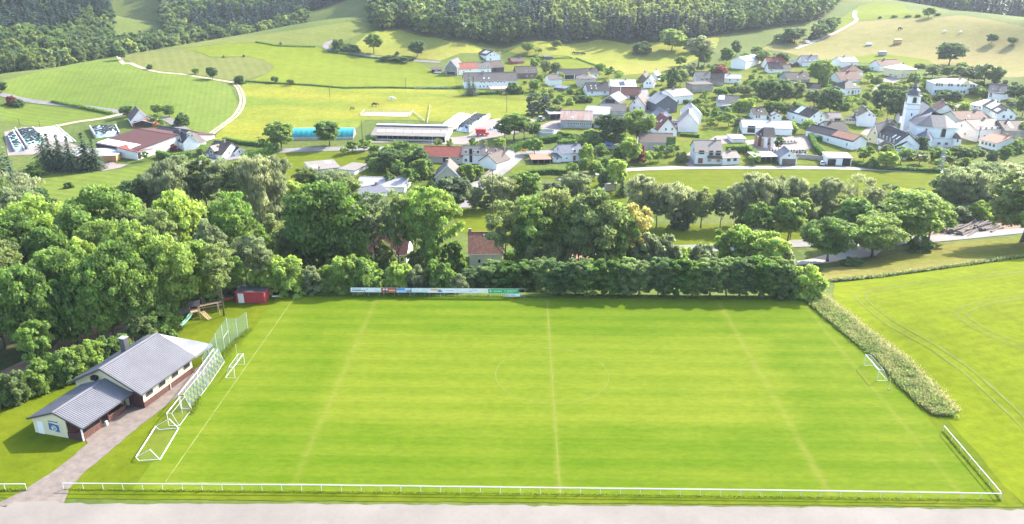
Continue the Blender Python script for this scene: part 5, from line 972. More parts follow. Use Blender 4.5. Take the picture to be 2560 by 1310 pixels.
# ------------------------------------------------------------------ red shed, play equipment
def red_shed():
    p, q = U(592,757), U(663,758); c = (p+q)/2; d = q-p; e = empty('equipment_shed', (float(c[0]),float(c[1]+1.5),0), math.atan2(d[1], d[0])); w = np.hypot(d[0], d[1]); X = w/2
    tag(e, 'red equipment shed with white door and black felt roof', 'shed'); HOUSES.append(('red equipment shed', 628, 745, c))
    mat('shed_red', (.37,.045,.055), var=.12, scale=3, stretch=(8,8,.3)); mat('felt', (.05,.05,.055), var=.35, scale=1.2, rough=.9)
    MB().add([(-X,-1.6,-.2),(X,-1.6,-.2),(X,1.6,-.2),(-X,1.6,-.2),(-X,-1.6,2.35),(X,-1.6,2.35),(X,1.6,2.2),(-X,1.6,2.2)], [(0,1,5,4),(1,2,6,5),(2,3,7,6),(3,0,4,7)]).build('wall', 'shed_red', e)
    MB().slab([(-X-.15,-1.75,2.42),(X+.15,-1.75,2.42),(X+.15,1.75,2.27),(-X-.15,1.75,2.27)], .1).build('roof', 'felt', e)
    MB().box((-X-.16,-1.8,2.26),(X+.16,-1.75,2.42)).build('fascia', 'shed_red', e)
    dr = boxpart(e, 'door', (-X+1.0,-1.6,1.05), 1.15, 2.0, FR, 'frame_white', .05); MB().box((-X+.6,-1.70,1.0),(-X+.68,-1.655,1.1)).build('handle', 'black', dr)
red_shed()
def barrier(px0, px1, label, colr, h=.5):
    p, q = U(*px0), U(*px1); c = (p+q)/2; d = q-p; e = empty('board_stack', (float(c[0]),float(c[1]),0), math.atan2(d[1], d[0])); w = np.hypot(d[0], d[1])/2; tag(e, label, 'barrier')
    MB().box((-w,-.08,.15),(w,.08,h)).build('plank', colr, e)
    for s in (-w*.8, w*.8): MB().box((s-.06,-.25,0),(s+.06,.25,.15)).build('foot', 'plank_dark', e)
barrier((556,754),(586,748), 'low orange-red plank barrier left of the red shed', 'ad_red'); barrier((680,744),(704,743), 'low white bar right of the red shed', 'frame_white', .4)
def playground():
    mat('play_wood', (.42,.30,.19), var=.2, scale=4); mat('slide_green', (.30,.55,.42), var=.06, rough=.35)
    p = U(468,800); ang = .35; e = empty('play_tower', (p[0]+1.0,p[1]+1.6,0), ang); tag(e, 'wooden play tower with pale green slide at the lawn edge', 'play tower'); HOUSES.append(('wooden play tower', 475, 790, p))
    for i, x in enumerate((-.8,.8)):
        for y in (-.8,.8): MB().box((x-.06,y-.06,-.1),(x+.06,y+.06,2.6)).build('post', 'play_wood', e)
    MB().box((-.9,-.9,1.2),(.9,.9,1.3)).build('platform', 'play_wood', e); MB().box((-.86,-.9,1.3),(-.8,.9,2.0)).box((-.8,.84,1.3),(.86,.9,2.0)).build('side_panel', 'plank_dark', e)
    MB().slab([(-1.1,-1.1,2.5),(1.1,-1.1,2.5),(1.1,0,3.3),(-1.1,0,3.3)], .06).slab([(-1.1,0,3.3),(1.1,0,3.3),(1.1,1.1,2.5),(-1.1,1.1,2.5)], .06).build('tower_roof', 'felt', e)
    s = U(450,816)-np.array([p[0]+1.0,p[1]+1.6,0]); ca, sa = math.cos(-ang), math.sin(-ang); sx, sy = s[0]*ca-s[1]*sa, s[0]*sa+s[1]*ca
    m = MB(); A = Vector((-.6,-.9,1.25)); B = Vector((sx,sy,.15)); pts = [A.lerp(B,t)-Vector((0,0,.25*math.sin(t*math.pi))) for t in np.linspace(0,1,9)]; r = (B-A).cross(Vector((0,0,1))).normalized()
    for a, b in zip(pts, pts[1:]):
        m.add([a-r*.3,a+r*.3,b+r*.3,b-r*.3], [(0,1,2,3)]); m.bar(a-r*.3,b-r*.3,.05,.2); m.bar(a+r*.3,b+r*.3,.05,.2)
    m.build('slide', 'slide_green', e)
    m = MB(); A = Vector((1.2,-.9,1.25)); B = Vector((2.5,-2.3,.05)); r = (B-A).cross(Vector((0,0,1))).normalized()
    for s_ in (-.4,.4): m.bar(A+r*s_,B+r*s_,.08,.12)
    for t in np.linspace(.05,.95,9): q = A.lerp(B,t); m.bar(q-r*.42,q+r*.42,.16,.05)
    m.build('ladder', 'play_wood', e)
    p2 = U(520,792); e2 = empty('swing_frame', (p2[0],p2[1]+.6,0), .62); tag(e2, 'wooden swing frame beside the play tower', 'swing')
    MB().bar((-1.9,0,2.2),(1.9,0,2.2),.12).build('top_beam', 'play_wood', e2)
    for x in (-1.8,1.8):
        for y in (-.9,.9): MB().bar((x,0,2.2),(x,y,-.1),.1).build('leg', 'play_wood', e2)
    for x in (-.7,.7):
        sw = MB().box((x-.25,-.1,.5),(x+.25,.1,.55)).build('swing_seat', 'emblem_red' if x < 0 else 'black', e2); MB().bar((x-.22,0,.55),(x-.22,0,2.15),.02).bar((x+.22,0,.55),(x+.22,0,2.15),.02).build('rope', 'play_wood', sw)
    p3 = U(528,768); e3 = empty('picnic_bench', (p3[0],p3[1],0), .5); tag(e3, 'long pale wooden bench table by the bushes', 'bench')
    MB().box((-2.1,-.4,.7),(2.1,.4,.76)).build('tabletop', 'play_wood', e3)
    for s_ in (-.75,.75): MB().box((-2.1,s_-.14,.42),(2.1,s_+.14,.46)).build('seat', 'play_wood', e3)
    for x in (-1.5,1.5): MB().bar((x,-.8,.0),(x,.1,.7),.08).bar((x,.8,0),(x,-.1,.7),.08).bar((x,-.8,.4),(x,.8,.4),.07).build('leg', 'play_wood', e3)
playground()
# small shrub of nettles at the kerb, drain cover
p = U(960,1268); o = MB().box((p[0]-.35,p[1]-.2,.10),(p[0]+.35,p[1]+.2,.128)).build('drain_cover', 'asphalt_old'); tag(o, 'small dark drain cover in the car park edge', 'drain cover')
# ------------------------------------------------------------------ trees
mat('bark', (.10,.085,.065), var=.3, scale=3, stretch=(4,4,.6), rough=.95); mat('bark_pale', (.22,.19,.15), var=.3, scale=3, stretch=(4,4,.6), rough=.95)
LEAF = {'oak':(.125,.20,.05),'ash':(.185,.275,.065),'lime':(.20,.285,.065),'dark':(.085,.14,.05),'grey':(.14,.18,.088),'willow':(.19,.22,.115),'olive':(.15,.195,.07),'gold':(.34,.31,.11),'spruce':(.06,.095,.05),'blue':(.075,.11,.075),'copper':(.20,.07,.065),'hornbeam':(.12,.185,.065),'hedge':(.085,.165,.035)}
for k, c in LEAF.items(): leafmat('leaf_'+k, tuple(1.3*q for q in c), .58 if k not in ('spruce','blue') else .34)
def crown_template(seed, shape, n_clumps, per, leaf, H_=12.0, R=4.5, base=.28):
    """leaf cards gathered in clumps spread through the crown volume; unit crown H_ m high, R m radius"""
    r = np.random.default_rng(seed); cs = []
    zc0, zc1 = H_*base, H_
    ph = r.random(4)*6.28
    while len(cs) < n_clumps:
        p = r.uniform(-1, 1, 3)
        a = math.atan2(p[1], p[0]); d = math.hypot(p[0], p[1]); zz = (p[2]+1)/2
        if shape == 'round': lim = math.sqrt(max(0, 1-(2*zz-1)**2)) if zz > .4 else (.55+1.1*zz)
        elif shape == 'tall': lim = .25+.75*math.sin(math.pi*min(1, zz*.9+.1))
        elif shape == 'column': lim = .92-.25*zz**4-.25*max(0,.15-zz)/.15
        elif shape == 'vase': lim = .45+.75*zz if zz < .7 else math.sqrt(max(0,1-((zz-.7)/.3)**2))*.97
        elif shape == 'bush': lim = math.sqrt(max(0,1-zz**2))*1.0+.05
        else: lim = 1-zz
        lim *= 1+.16*math.sin(2*a+ph[0])+.10*math.sin(3*a+ph[1]+5*zz)
        if d > lim or d < lim*.38 and zz < .75 and r.random() < .75: continue
        cs.append((p[0]*R, p[1]*R, zc0+zz*(zc1-zc0)))
    cs = np.array(cs); rc = R*((.10+.12*r.random(n_clumps)) if shape == 'column' else (.13+.15*r.random(n_clumps))); n = n_clumps*per
    ci = np.repeat(np.arange(n_clumps), per); d = r.normal(size=(n,3)); d /= np.linalg.norm(d, axis=1)[:,None]; d[:,2] = np.where(d[:,2] < -.35, -d[:,2]*.6, d[:,2])
    k = (.55+.5*r.random(n)**.5)[:,None]
    pts = cs[ci]+d*k*rc[ci][:,None]*[1.1,1.1,.8]
    nn = d*.45+r.normal(size=(n,3))*.6+[0,0,.45]
    nn /= np.linalg.norm(nn, axis=1)[:,None]; t = np.cross(nn, r.normal(size=nn.shape)); t /= np.linalg.norm(t, axis=1)[:,None]+1e-9; b = np.cross(nn, t)
    s = (leaf*(.6+.8*r.random(n)))[:,None]
    if shape == 'vase' : t = t*.55+np.array([0,0,-.9]); t /= np.linalg.norm(t, axis=1)[:,None]; b = np.cross(nn, t); b /= np.linalg.norm(b, axis=1)[:,None]+1e-9; l = 1.5; wd = .42
    else: l, wd = 1.0, .66
    vs = np.stack([pts-t*s*l-b*s*wd*.6, pts+t*s*l*.3-b*s*wd, pts+t*s*l+b*s*wd*.3, pts-t*s*l*.4+b*s*wd], 1).reshape(-1,3)
    ex = np.percentile(np.abs(vs[:,:2]), 98); vs[:,:2] *= R/ex; zt = np.percentile(vs[:,2], 99.8); vs[:,2] *= H_/zt
    tint = np.clip(r.random(n_clumps)[ci]*.65+r.random(n)*.35, 0, 1)
    return vs, np.arange(n*4).reshape(-1,4), np.repeat(tint, 4)
def spruce_template(seed, tiers, per, leaf, H_=12.0, R=2.8, base=.06):
    r = np.random.default_rng(seed); P_ = []; T_ = []; S_ = []; tn = []
    for i in range(tiers):
        f = (i+.2)/tiers; z = H_*(base+(1-base)*f); rad = R*(1-f)**.85*(.85+.3*r.random())+.15; nb = max(4, int(per*(1-f)**.6))
        for j in range(nb):
            a = 6.283*(j+r.random()*.8)/nb; L = rad*(.8+.35*r.random()); tv = r.random()
            for q in np.linspace(.25, 1, max(2, int(L/leaf))):
                P_.append((math.cos(a)*L*q, math.sin(a)*L*q, z-.32*L*q*q+r.normal()*.08)); T_.append((math.cos(a), math.sin(a), -.5+r.normal()*.15)); S_.append(leaf*(1.15-.55*q)); tn.append(tv*.7+.3*r.random())
    pts = np.array(P_); t = np.array(T_); t /= np.linalg.norm(t, axis=1)[:,None]; nn = np.array([0,0,1.])+r.normal(size=pts.shape)*.35; b = np.cross(nn, t); b /= np.linalg.norm(b, axis=1)[:,None]; s = np.array(S_)[:,None]
    vs = np.stack([pts-t*s*.9-b*s*.75, pts-t*s*.9+b*s*.75, pts+t*s*1.1+b*s*.3, pts+t*s*1.1-b*s*.3], 1).reshape(-1,3)
    return vs, np.arange(len(pts)*4).reshape(-1,4), np.repeat(np.array(tn), 4)
def trunk_mesh(seed, H_=12.0, R=4.5, base=.28, limbs=7, mats='bark', stems=1, rad=.26):
    r = random.Random(seed); mb = MB()
    for st in range(stems):
        lean = (r.uniform(-.1,.1)*H_*(2 if stems > 1 else .4), r.uniform(-.1,.1)*H_*(2 if stems > 1 else .4)); ox, oy = (r.uniform(-.3,.3), r.uniform(-.3,.3)) if stems > 1 else (0, 0)
        top = Vector((lean[0]+ox, lean[1]+oy, H_*.82)); B = Vector((ox,oy,-.4)); k = 6; pts = [B.lerp(top, i/k)+Vector((r.uniform(-.12,.12),r.uniform(-.12,.12),0))*(i > 0) for i in range(k+1)]
        rr = rad/math.sqrt(stems); mb.tube(pts, [rr*1.35]+[rr*(1-.8*i/k) for i in range(1,k+1)], 7)
        for i in range(limbs//stems):
            f = base*.9+(.75-base*.9)*(i+.5)/(limbs//stems); a = r.uniform(0,6.283); p = B.lerp(top, f); L = R*(.95-.4*f)*r.uniform(.7,1)
            q1 = p+Vector((math.cos(a)*L*.5,math.sin(a)*L*.5,L*.38)); q2 = p+Vector((math.cos(a+.2)*L,math.sin(a+.2)*L,L*.85)); mb.tube([p,q1,q2], [rr*.5*(1-.5*f),rr*.33*(1-.5*f),.02], 5)
            q3 = q1+Vector((math.cos(a-.9)*L*.4,math.sin(a-.9)*L*.4,L*.35)); mb.tube([q1,q3], [rr*.24,.015], 4)
    me = bpy.data.meshes.new('trunk'); me.from_pydata(mb.v, [], mb.f); me.polygons.foreach_set('use_smooth', [True]*len(mb.f)); me.materials.append(MATS[mats]); me.update(); return me
TPL = {}
def tpl(kind):
    """several crown / trunk variants of each habit: (list of crown arrays, list of trunk meshes, H, R)"""
    if kind in TPL: return TPL[kind]
    if kind == 'big': t = ([crown_template(10+i, 'round', 150, 105, .29, 14, 6.0, .27) for i in range(4)], [trunk_mesh(i, 14, 6, .22, 8, rad=.34) for i in range(4)], 14., 6.)
    elif kind == 'tall': t = ([crown_template(30+i, 'tall', 105, 95, .28, 15, 4.4, .34) for i in range(4)], [trunk_mesh(10+i, 15, 4.4, .25, 8, rad=.26) for i in range(4)], 15., 4.4)
    elif kind == 'open': t = ([crown_template(50+i, 'tall', 62, 95, .27, 15, 4.6, .42) for i in range(3)], [trunk_mesh(20+i, 15, 4.6, .3, 9, rad=.24) for i in range(3)], 15., 4.6)
    elif kind == 'vase': t = ([crown_template(60+i, 'vase', 100, 90, .25, 12, 4.6, .12) for i in range(4)], [trunk_mesh(30+i, 12, 4.6, .15, 9, stems=3, rad=.26) for i in range(4)], 12., 4.6)
    elif kind == 'round': t = ([crown_template(70+i, 'round', 80, 80, .31, 9, 3.8, .24) for i in range(4)], [trunk_mesh(40+i, 9, 3.8, .24, 6, rad=.2) for i in range(4)], 9., 3.8)
    elif kind == 'fruit': t = ([crown_template(80+i, 'round', 26, 45, .34, 5, 2.3, .28) for i in range(3)], [trunk_mesh(50+i, 5, 2.3, .25, 5, rad=.11) for i in range(3)], 5., 2.3)
    elif kind == 'bush': t = ([crown_template(90+i, 'bush', 85, 85, .19, 4, 2.4, .0) for i in range(4)], [trunk_mesh(60+i, 4, 2.2, .05, 8, stems=4, rad=.14) for i in range(4)], 4., 2.4)
    elif kind == 'column': t = ([crown_template(100+i, 'column', 170, 85, .19, 7, 2.3, .10) for i in range(4)], [trunk_mesh(70+i, 7, 2.2, .16, 7, stems=2, rad=.16, mats='bark_pale') for i in range(4)], 7., 2.3)
    elif kind == 'thuja': t = ([crown_template(110+i, 'column', 60, 60, .3, 9, 1.9, .02) for i in range(2)], [trunk_mesh(80+i, 9, 1.5, .05, 4, rad=.2) for i in range(2)], 9., 1.9)
    elif kind == 'spruce': t = ([spruce_template(120+i, 20, 11, .42, 13, 3.1) for i in range(3)], [trunk_mesh(90+i, 13, .4, .1, 0, rad=.2) for i in range(3)], 13., 3.1)
    elif kind == 'bare': t = ([crown_template(130+i, 'vase', 22, 34, .3, 11, 3.6, .4) for i in range(2)], [trunk_mesh(95+i, 12.5, 4.2, .12, 14, stems=3, rad=.24, mats='bark_pale') for i in range(2)], 12., 3.8)
    TPL[kind] = t; return t
_crownmesh = {}
def crown_mesh(kind, i, leaf):
    k = (kind, i, leaf)
    if k not in _crownmesh: v, q, tn = tpl(kind)[0][i]; _crownmesh[k] = np_mesh('crown', v, q, ['leaf_'+leaf], tint=tn)
    return _crownmesh[k]
TREES = []   # everything planted; labels are written once all are known
KNAME = {'big':('deciduous_tree','tree'),'tall':('deciduous_tree','tree'),'open':('deciduous_tree','tree'),'vase':('willow_tree','tree'),'round':('deciduous_tree','tree'),'fruit':('fruit_tree','tree'),'bush':('shrub','shrub'),'column':('hornbeam_tree','tree'),'thuja':('cypress_tree','tree'),'spruce':('spruce_tree','tree'),'bare':('willow_tree','tree')}
_cnt = [0]
def plant_at(p, h, rr, kind, leaf, group, px):
    C_, T_, H0, R0 = tpl(kind); i = _cnt[0]%len(C_); _cnt[0] += 1
    nm, cat = KNAME[kind]; e = empty(nm, tuple(map(float, p)), random.uniform(0,6.28)); e.scale = (rr/R0, rr/R0, h/H0)
    t = bpy.data.objects.new('trunk', T_[i]); link(t, e); c = bpy.data.objects.new('crown', crown_mesh(kind, i, leaf)); link(c, e)
    TREES.append(dict(o=e, kind=kind, leaf=leaf, h=h, r=rr, px=px, group=group, cat=cat, p=np.array(p))); return e
def plant(px, yb, yt, wpx, kind, leaf, group, flat=False):
    wpx *= {'tall trees of the wood left of the pitch':.84,'tall belt of trees between pitch and village':.93,'willows and alders along the stream':.87,'village garden trees':.87 if kind in ('round','big') else 1.0}.get(group, 1.0)
    p = G(px, yb); s = mpp(p); h = max(.8, height_for(p, yt)*.98); plant_at(p, h, wpx*s/2, kind, leaf, group, (px, yb, yt, wpx))
def rows(group, s):
    for ln in s.split(';'):
        v = ln.split()
        if v: plant(float(v[0]), float(v[1]), float(v[2]), float(v[3]), v[4], v[5], group)
rows('tall trees of the wood left of the pitch', '''
120 690 488 160 big ash;55 725 540 135 big oak;15 790 600 130 big olive;150 740 565 115 round oak;290 700 462 195 big oak;348 705 525 110 tall grey;285 745 548 130 big oak;
470 700 476 150 big lime;415 725 525 95 tall olive;562 685 500 85 tall ash;603 705 476 120 open ash;540 735 548 90 tall grey;372 805 550 150 big oak;440 800 592 150 big oak;322 835 600 140 big oak;
505 765 602 130 big oak;560 790 605 95 open olive;185 840 620 170 big oak;258 855 645 130 big ash;340 845 645 130 big oak;380 825 655 110 big oak;420 808 690 85 round oak;10 872 690 170 big olive;85 895 665 150 big oak;
150 880 705 110 round oak;100 925 800 85 round ash;196 868 770 85 round oak;285 850 735 85 round ash;620 720 590 80 open grey;585 735 640 70 round ash;655 735 590 80 open grey;235 790 590 100 tall ash;415 790 690 70 round ash;-80 900 640 170 big oak;-70 800 540 160 big oak;-90 700 480 150 big olive''')
rows('trees along the stream behind the left wood', '''
30 560 435 130 vase willow;62 605 470 120 vase grey;95 565 472 80 round dark;-30 600 440 130 vase olive;430 565 398 85 vase willow;400 550 430 70 vase grey;476 550 384 75 open grey;520 548 388 80 tall olive;560 552 394 85 open grey;612 548 398 80 tall olive;
652 562 384 85 vase willow;694 552 388 75 vase willow;345 565 445 70 tall dark;378 548 432 60 tall olive;740 530 452 75 bush lime;455 575 470 60 bush olive;700 535 455 40 bush dark;640 530 445 60 round olive;770 500 418 50 vase olive;840 510 425 80 vase grey;870 520 440 60 vase olive;800 500 430 50 bush dark''')
rows('spruces by the left farm', '''
14 480 315 80 spruce spruce;48 525 385 75 spruce spruce;115 420 328 56 spruce spruce;132 425 330 64 spruce spruce;155 420 332 74 spruce spruce;180 424 335 67 spruce spruce;218 424 328 74 spruce spruce;240 422 345 60 spruce spruce;806 520 412 28 spruce spruce''')
rows('tall belt of trees between pitch and village', '''
690 665 535 75 tall olive;665 690 560 70 open oak;738 700 560 85 tall olive;825 700 452 180 big oak;775 690 520 110 big oak;885 695 540 110 big oak;942 690 478 105 open grey;1000 695 470 85 open olive;1042 690 464 95 open ash;1098 690 466 115 open lime;
1078 695 560 60 round ash;965 690 600 60 bush olive;1262 690 498 100 open olive;1332 690 490 105 tall oak;1305 695 540 60 tall oak;1382 680 470 110 big olive;1425 690 500 95 tall oak;1482 695 476 150 big olive;1532 695 500 110 tall oak;1445 700 520 85 open olive;
1580 690 505 95 open gold;1340 700 600 90 bush olive;1390 700 610 90 bush olive;1520 700 620 90 bush ash;1130 685 600 65 bush oak;905 695 620 80 bush oak;720 700 620 80 bush olive;1050 690 620 70 bush olive;790 705 630 80 bush olive;850 705 625 90 bush oak''')
rows('grey-green shrubs behind the hornbeams', '''
1575 690 600 80 bush grey;1620 690 582 95 bush grey;1665 690 590 75 bush grey;1705 690 618 70 bush ash;1750 690 612 75 bush grey;1828 680 562 85 round ash;1908 690 580 95 round ash;1870 685 600 70 bush olive;1950 690 610 60 bush grey''')
rows('willows and alders along the stream', '''1140 530 440 105 round grey;1185 525 468 60 vase grey;1210 525 480 34 thuja dark;1242 520 435 80 vase willow;1275 515 445 50 vase olive;1312 508 430 80 round oak;1385 505 455 60 round grey;1440 500 430 70 vase grey;1470 505 470 60 bush olive;1600 565 436 79 vase willow;1640 570 475 68 tall grey;1680 568 454 94 vase willow;1722 568 476 66 vase grey;1752 570 468 68 tall olive;1800 572 472 51 tall grey;1842 565 458 68 vase willow;1885 565 432 85 vase willow;1925 560 454 74 vase grey;1962 556 436 77 vase willow;1992 552 466 47 tall grey;2030 548 458 45 tall grey;2068 545 442 58 vase willow;2100 540 452 62 bare willow;2140 535 426 72 bare willow;2180 530 468 47 vase willow;2215 528 451 45 bare grey;2255 522 474 58 vase willow;1898 605 508 80 round oak;1968 605 494 95 round oak;2290 520 469 39 vase grey;1700 572 520 50 bush dark;1860 570 520 50 bush olive;2010 560 495 60 bush olive;2080 555 490 70 bush olive''')
rows('trees by the right road', '''
2068 655 545 112 big oak;2180 643 536 130 big oak;2140 615 496 95 round oak;2272 612 478 150 big oak;2322 600 500 90 round oak;2555 605 430 175 big olive;2620 620 440 160 big oak;2400 530 418 100 vase grey;2370 520 440 85 round dark;2452 515 408 105 vase grey;2505 510 412 100 vase willow;2545 495 405 85 vase grey;2430 530 460 90 bush dark;
2382 552 512 75 bush grey;2442 552 502 55 bush ash;2492 548 516 60 bush grey;2300 630 590 50 bush oak;2130 662 645 50 bush oak''')
def at_y(px, Y, yt, wpx, kind, leaf, group):
    lo, hi = 600., 760.
    for _ in range(30):
        md = (lo+hi)/2
        if G(px, md)[1] > Y: lo = md
        else: hi = md
    p = G(px, lo); h = height_for(p, yt)*.98; plant_at(p, h, wpx*mpp(p)/2, kind, leaf, group, (px, lo, yt, wpx))
for i in range(19): at_y(1186+i*41.6+random.uniform(-8,8), (36.6 if i < 5 else 34.4)+random.uniform(-.4,.5), 655-i*.5+random.uniform(-5,5)+(14 if i == 0 else 0), random.uniform(62,78), 'column', ('hornbeam','hornbeam','hedge','oak','hornbeam')[i%5], 'hornbeams in the clipped row behind the far touchline')
for ln in '''
678 729 638 85 bush ash;728 729 640 90 bush ash;780 728 668 60 bush grey;822 728 664 62 bush ash;870 728 640 95 bush oak;912 728 642 80 bush ash;1000 728 655 72 bush ash;1045 728 664 62 bush grey;1098 728 654 72 bush oak;1145 728 684 50 bush grey;1960 731 655 70 bush dark;2012 735 662 85 bush ash;650 725 680 50 bush oak;950 728 700 40 bush olive;1125 728 670 40 bush ash'''.split(';'):
    v = ln.split(); at_y(float(v[0]), 35.6 if 800 < float(v[0]) < 1180 else 34.0, float(v[2]), float(v[3]), v[4], v[5], 'shrubs behind the advertising boards')
rows('bushes at the edge of the club lawn', '''
0 1012 940 75 bush oak;45 1002 932 65 bush olive;85 988 928 65 bush oak;120 965 895 75 bush lime;158 955 878 75 bush oak;196 938 866 75 bush oak;236 918 850 65 bush ash;272 902 842 60 bush oak;305 886 835 55 bush oak;358 858 788 75 bush olive;400 838 765 85 bush oak;428 822 752 62 bush oak;462 762 702 60 bush ash;503 750 690 58 bush ash;537 744 698 50 bush ash;566 735 690 44 bush olive;-40 1030 950 80 bush oak''')
rows('single trees in the fields', '''
305 150 121 24 round dark;375 173 160 15 bush dark;490 187 170 16 round oak;532 199 167 25 round dark;600 209 188 24 bush dark;688 208 190 16 round oak;726 214 198 16 round olive;5 231 205 26 round dark;30 262 240 26 bush copper;48 266 246 26 bush dark;935 134 82 40 tall oak;1043 141 102 38 round dark;848 127 97 34 bush dark;872 126 108 34 bush dark;885 130 112 26 bush dark;975 150 138 50 bush dark;1010 152 140 50 bush dark;993 136 128 10 bush dark;702 113 105 8 bush dark;559 144 138 6 bush dark;610 143 136 5 bush dark;
2320 44 18 26 round oak;2478 108 84 24 round dark;2530 112 92 24 round dark;2372 162 106 62 big dark;1985 108 68 60 round dark;1955 108 82 40 bush dark;2048 96 58 38 round dark;2066 88 46 42 round dark;2084 74 42 34 round oak;2036 98 80 24 bush dark;2200 46 40 10 bush dark;2235 44 38 14 bush dark;2270 43 37 16 bush dark;2295 42 36 16 bush dark;2345 38 32 12 bush dark''')
rows('trees round the farms', '''
704 372 304 64 round oak;824 366 302 62 round oak;318 294 264 30 round dark;395 287 260 28 round oak;424 292 262 28 round oak;390 312 284 30 fruit oak;405 314 298 18 fruit oak;456 312 282 36 bush dark;660 372 345 24 fruit ash;365 402 378 18 fruit oak;435 378 360 18 bush copper;935 352 338 14 fruit oak;990 374 350 24 fruit oak;1096 372 345 18 fruit oak;1123 376 345 18 fruit oak;1182 380 343 20 fruit oak;1212 376 348 14 fruit olive;1285 350 280 70 tall oak;1310 348 290 40 tall olive;1262 345 300 40 round olive;1336 386 345 36 round ash;1250 386 346 34 round lime;1336 345 305 30 round oak;
937 392 362 26 round lime;880 382 352 28 fruit oak;862 388 365 22 fruit oak;975 432 372 60 round dark;1005 430 378 50 bush dark;950 425 390 50 bush oak;1050 428 370 52 bush dark;1052 445 396 46 bush oak;996 448 398 32 fruit oak;1028 468 418 40 fruit oak;975 470 430 30 bush oak;1166 452 408 40 bush oak;1196 446 412 34 bush oak;1078 468 445 26 spruce dark;910 455 440 30 bush oak;172 470 455 20 bush oak;90 440 405 40 bush oak;1400 385 370 30 bush dark''')
rows('village garden trees', '''
1173 238 184 32 spruce blue;1184 240 190 28 spruce blue;1214 180 172 12 fruit oak;1280 234 206 28 bush dark;1246 235 222 18 bush oak;1328 288 234 30 thuja blue;1346 285 232 28 thuja blue;1366 286 240 26 thuja blue;1390 292 262 40 round olive;1337 230 198 30 round ash;1320 132 105 34 round oak;1346 136 118 18 fruit oak;1390 121 101 26 round oak;1604 133 103 50 bush dark;1680 128 72 74 round oak;1725 132 95 50 round dark;1745 170 88 70 tall grey;1500 185 158 26 round ash;1520 195 165 28 fruit oak;1545 200 175 24 fruit ash;1470 205 180 12 fruit lime;
1520 360 284 66 round dark;1590 362 272 80 big oak;1480 360 325 50 bush oak;1440 355 335 40 bush oak;1450 255 238 40 bush dark;1340 180 140 30 fruit oak;1365 185 150 30 round olive;1390 190 155 30 round olive;1400 210 180 22 fruit oak;1300 235 215 20 bush oak;1350 205 185 20 bush oak;
1575 408 345 55 round ash;1550 402 362 40 bush oak;1596 405 358 34 bush copper;1624 410 375 30 fruit ash;1645 405 376 26 fruit oak;1538 478 396 46 round ash;1556 490 440 46 spruce dark;1515 470 420 40 bush dark;1485 448 402 40 round oak;1430 442 405 30 fruit oak;1465 405 358 34 bush lime;1480 400 368 22 thuja dark;1560 375 345 30 bush olive;
1640 250 230 20 bush dark;1620 210 190 20 bush oak;1680 228 168 40 round dark;1700 215 172 36 round olive;1655 212 185 26 fruit oak;1720 200 160 34 round grey;1760 165 120 40 round oak;1700 165 140 30 round oak;1860 150 130 24 fruit oak;1890 145 115 30 round oak;1905 160 125 40 round oak;1950 165 130 40 round dark;1815 160 118 34 round oak;1840 140 100 30 round dark;1800 190 165 30 bush copper;1785 185 165 26 bush oak;
1800 245 218 40 round oak;1830 240 215 34 round oak;1860 240 212 40 round olive;1890 235 195 36 fruit ash;1918 268 198 56 round dark;1955 262 198 60 big dark;1990 258 202 44 round olive;2045 214 148 62 big oak;2072 290 216 64 round dark;2035 265 225 50 round olive;2110 275 255 26 bush oak;1845 288 248 36 round ash;1870 290 244 36 round lime;1930 290 252 46 round oak;1960 292 256 44 round oak;1990 296 252 40 fruit oak;2005 300 262 36 fruit oak;
1795 310 275 34 fruit oak;1820 318 280 36 fruit oak;1765 300 270 30 fruit oak;1775 320 290 24 fruit oak;1740 290 262 26 bush oak;1720 300 280 24 bush oak;2020 335 298 34 round ash;1945 380 338 20 tall dark;1885 412 385 30 fruit oak;2215 420 378 50 round ash;2225 350 330 30 bush dark;2300 380 340 40 bush dark;2140 305 275 26 bush ash;2060 215 190 24 bush oak;2085 200 165 24 bush oak;2120 225 205 20 bush dark;
2235 305 222 60 round dark;2200 280 222 50 round dark;2275 300 225 60 round dark;2300 295 232 40 round olive;2160 285 262 30 fruit oak;2185 295 270 30 fruit ash;2215 245 205 44 round oak;2250 250 210 40 round olive;2285 215 180 36 round oak;2330 195 160 36 round olive;2370 195 165 40 round oak;2400 190 155 34 round oak;2420 205 165 70 round grey;2460 210 158 60 round grey;2490 215 165 30 tall dark;2540 255 210 50 round dark;2555 290 235 40 round oak;2410 285 255 30 bush lime;2445 235 215 40 bush oak;2360 245 225 40 bush oak;2390 248 228 34 bush dark;2455 250 222 30 round oak;2370 275 255 34 bush oak;2350 250 235 34 bush dark;2540 380 345 40 bush oak;2510 410 362 40 round oak;2480 400 375 26 bush dark;2400 392 365 50 bush dark;2340 386 366 40 bush dark;2440 385 370 40 bush dark;2550 345 305 26 bush oak;2130 265 240 26 fruit ash;2095 255 240 22 bush dark;2140 180 162 26 bush dark;2165 180 165 24 bush oak;2060 175 150 26 thuja dark;2300 170 158 26 bush dark;2330 175 160 22 bush dark;2190 175 158 20 bush dark;2170 205 180 24 fruit ash''')
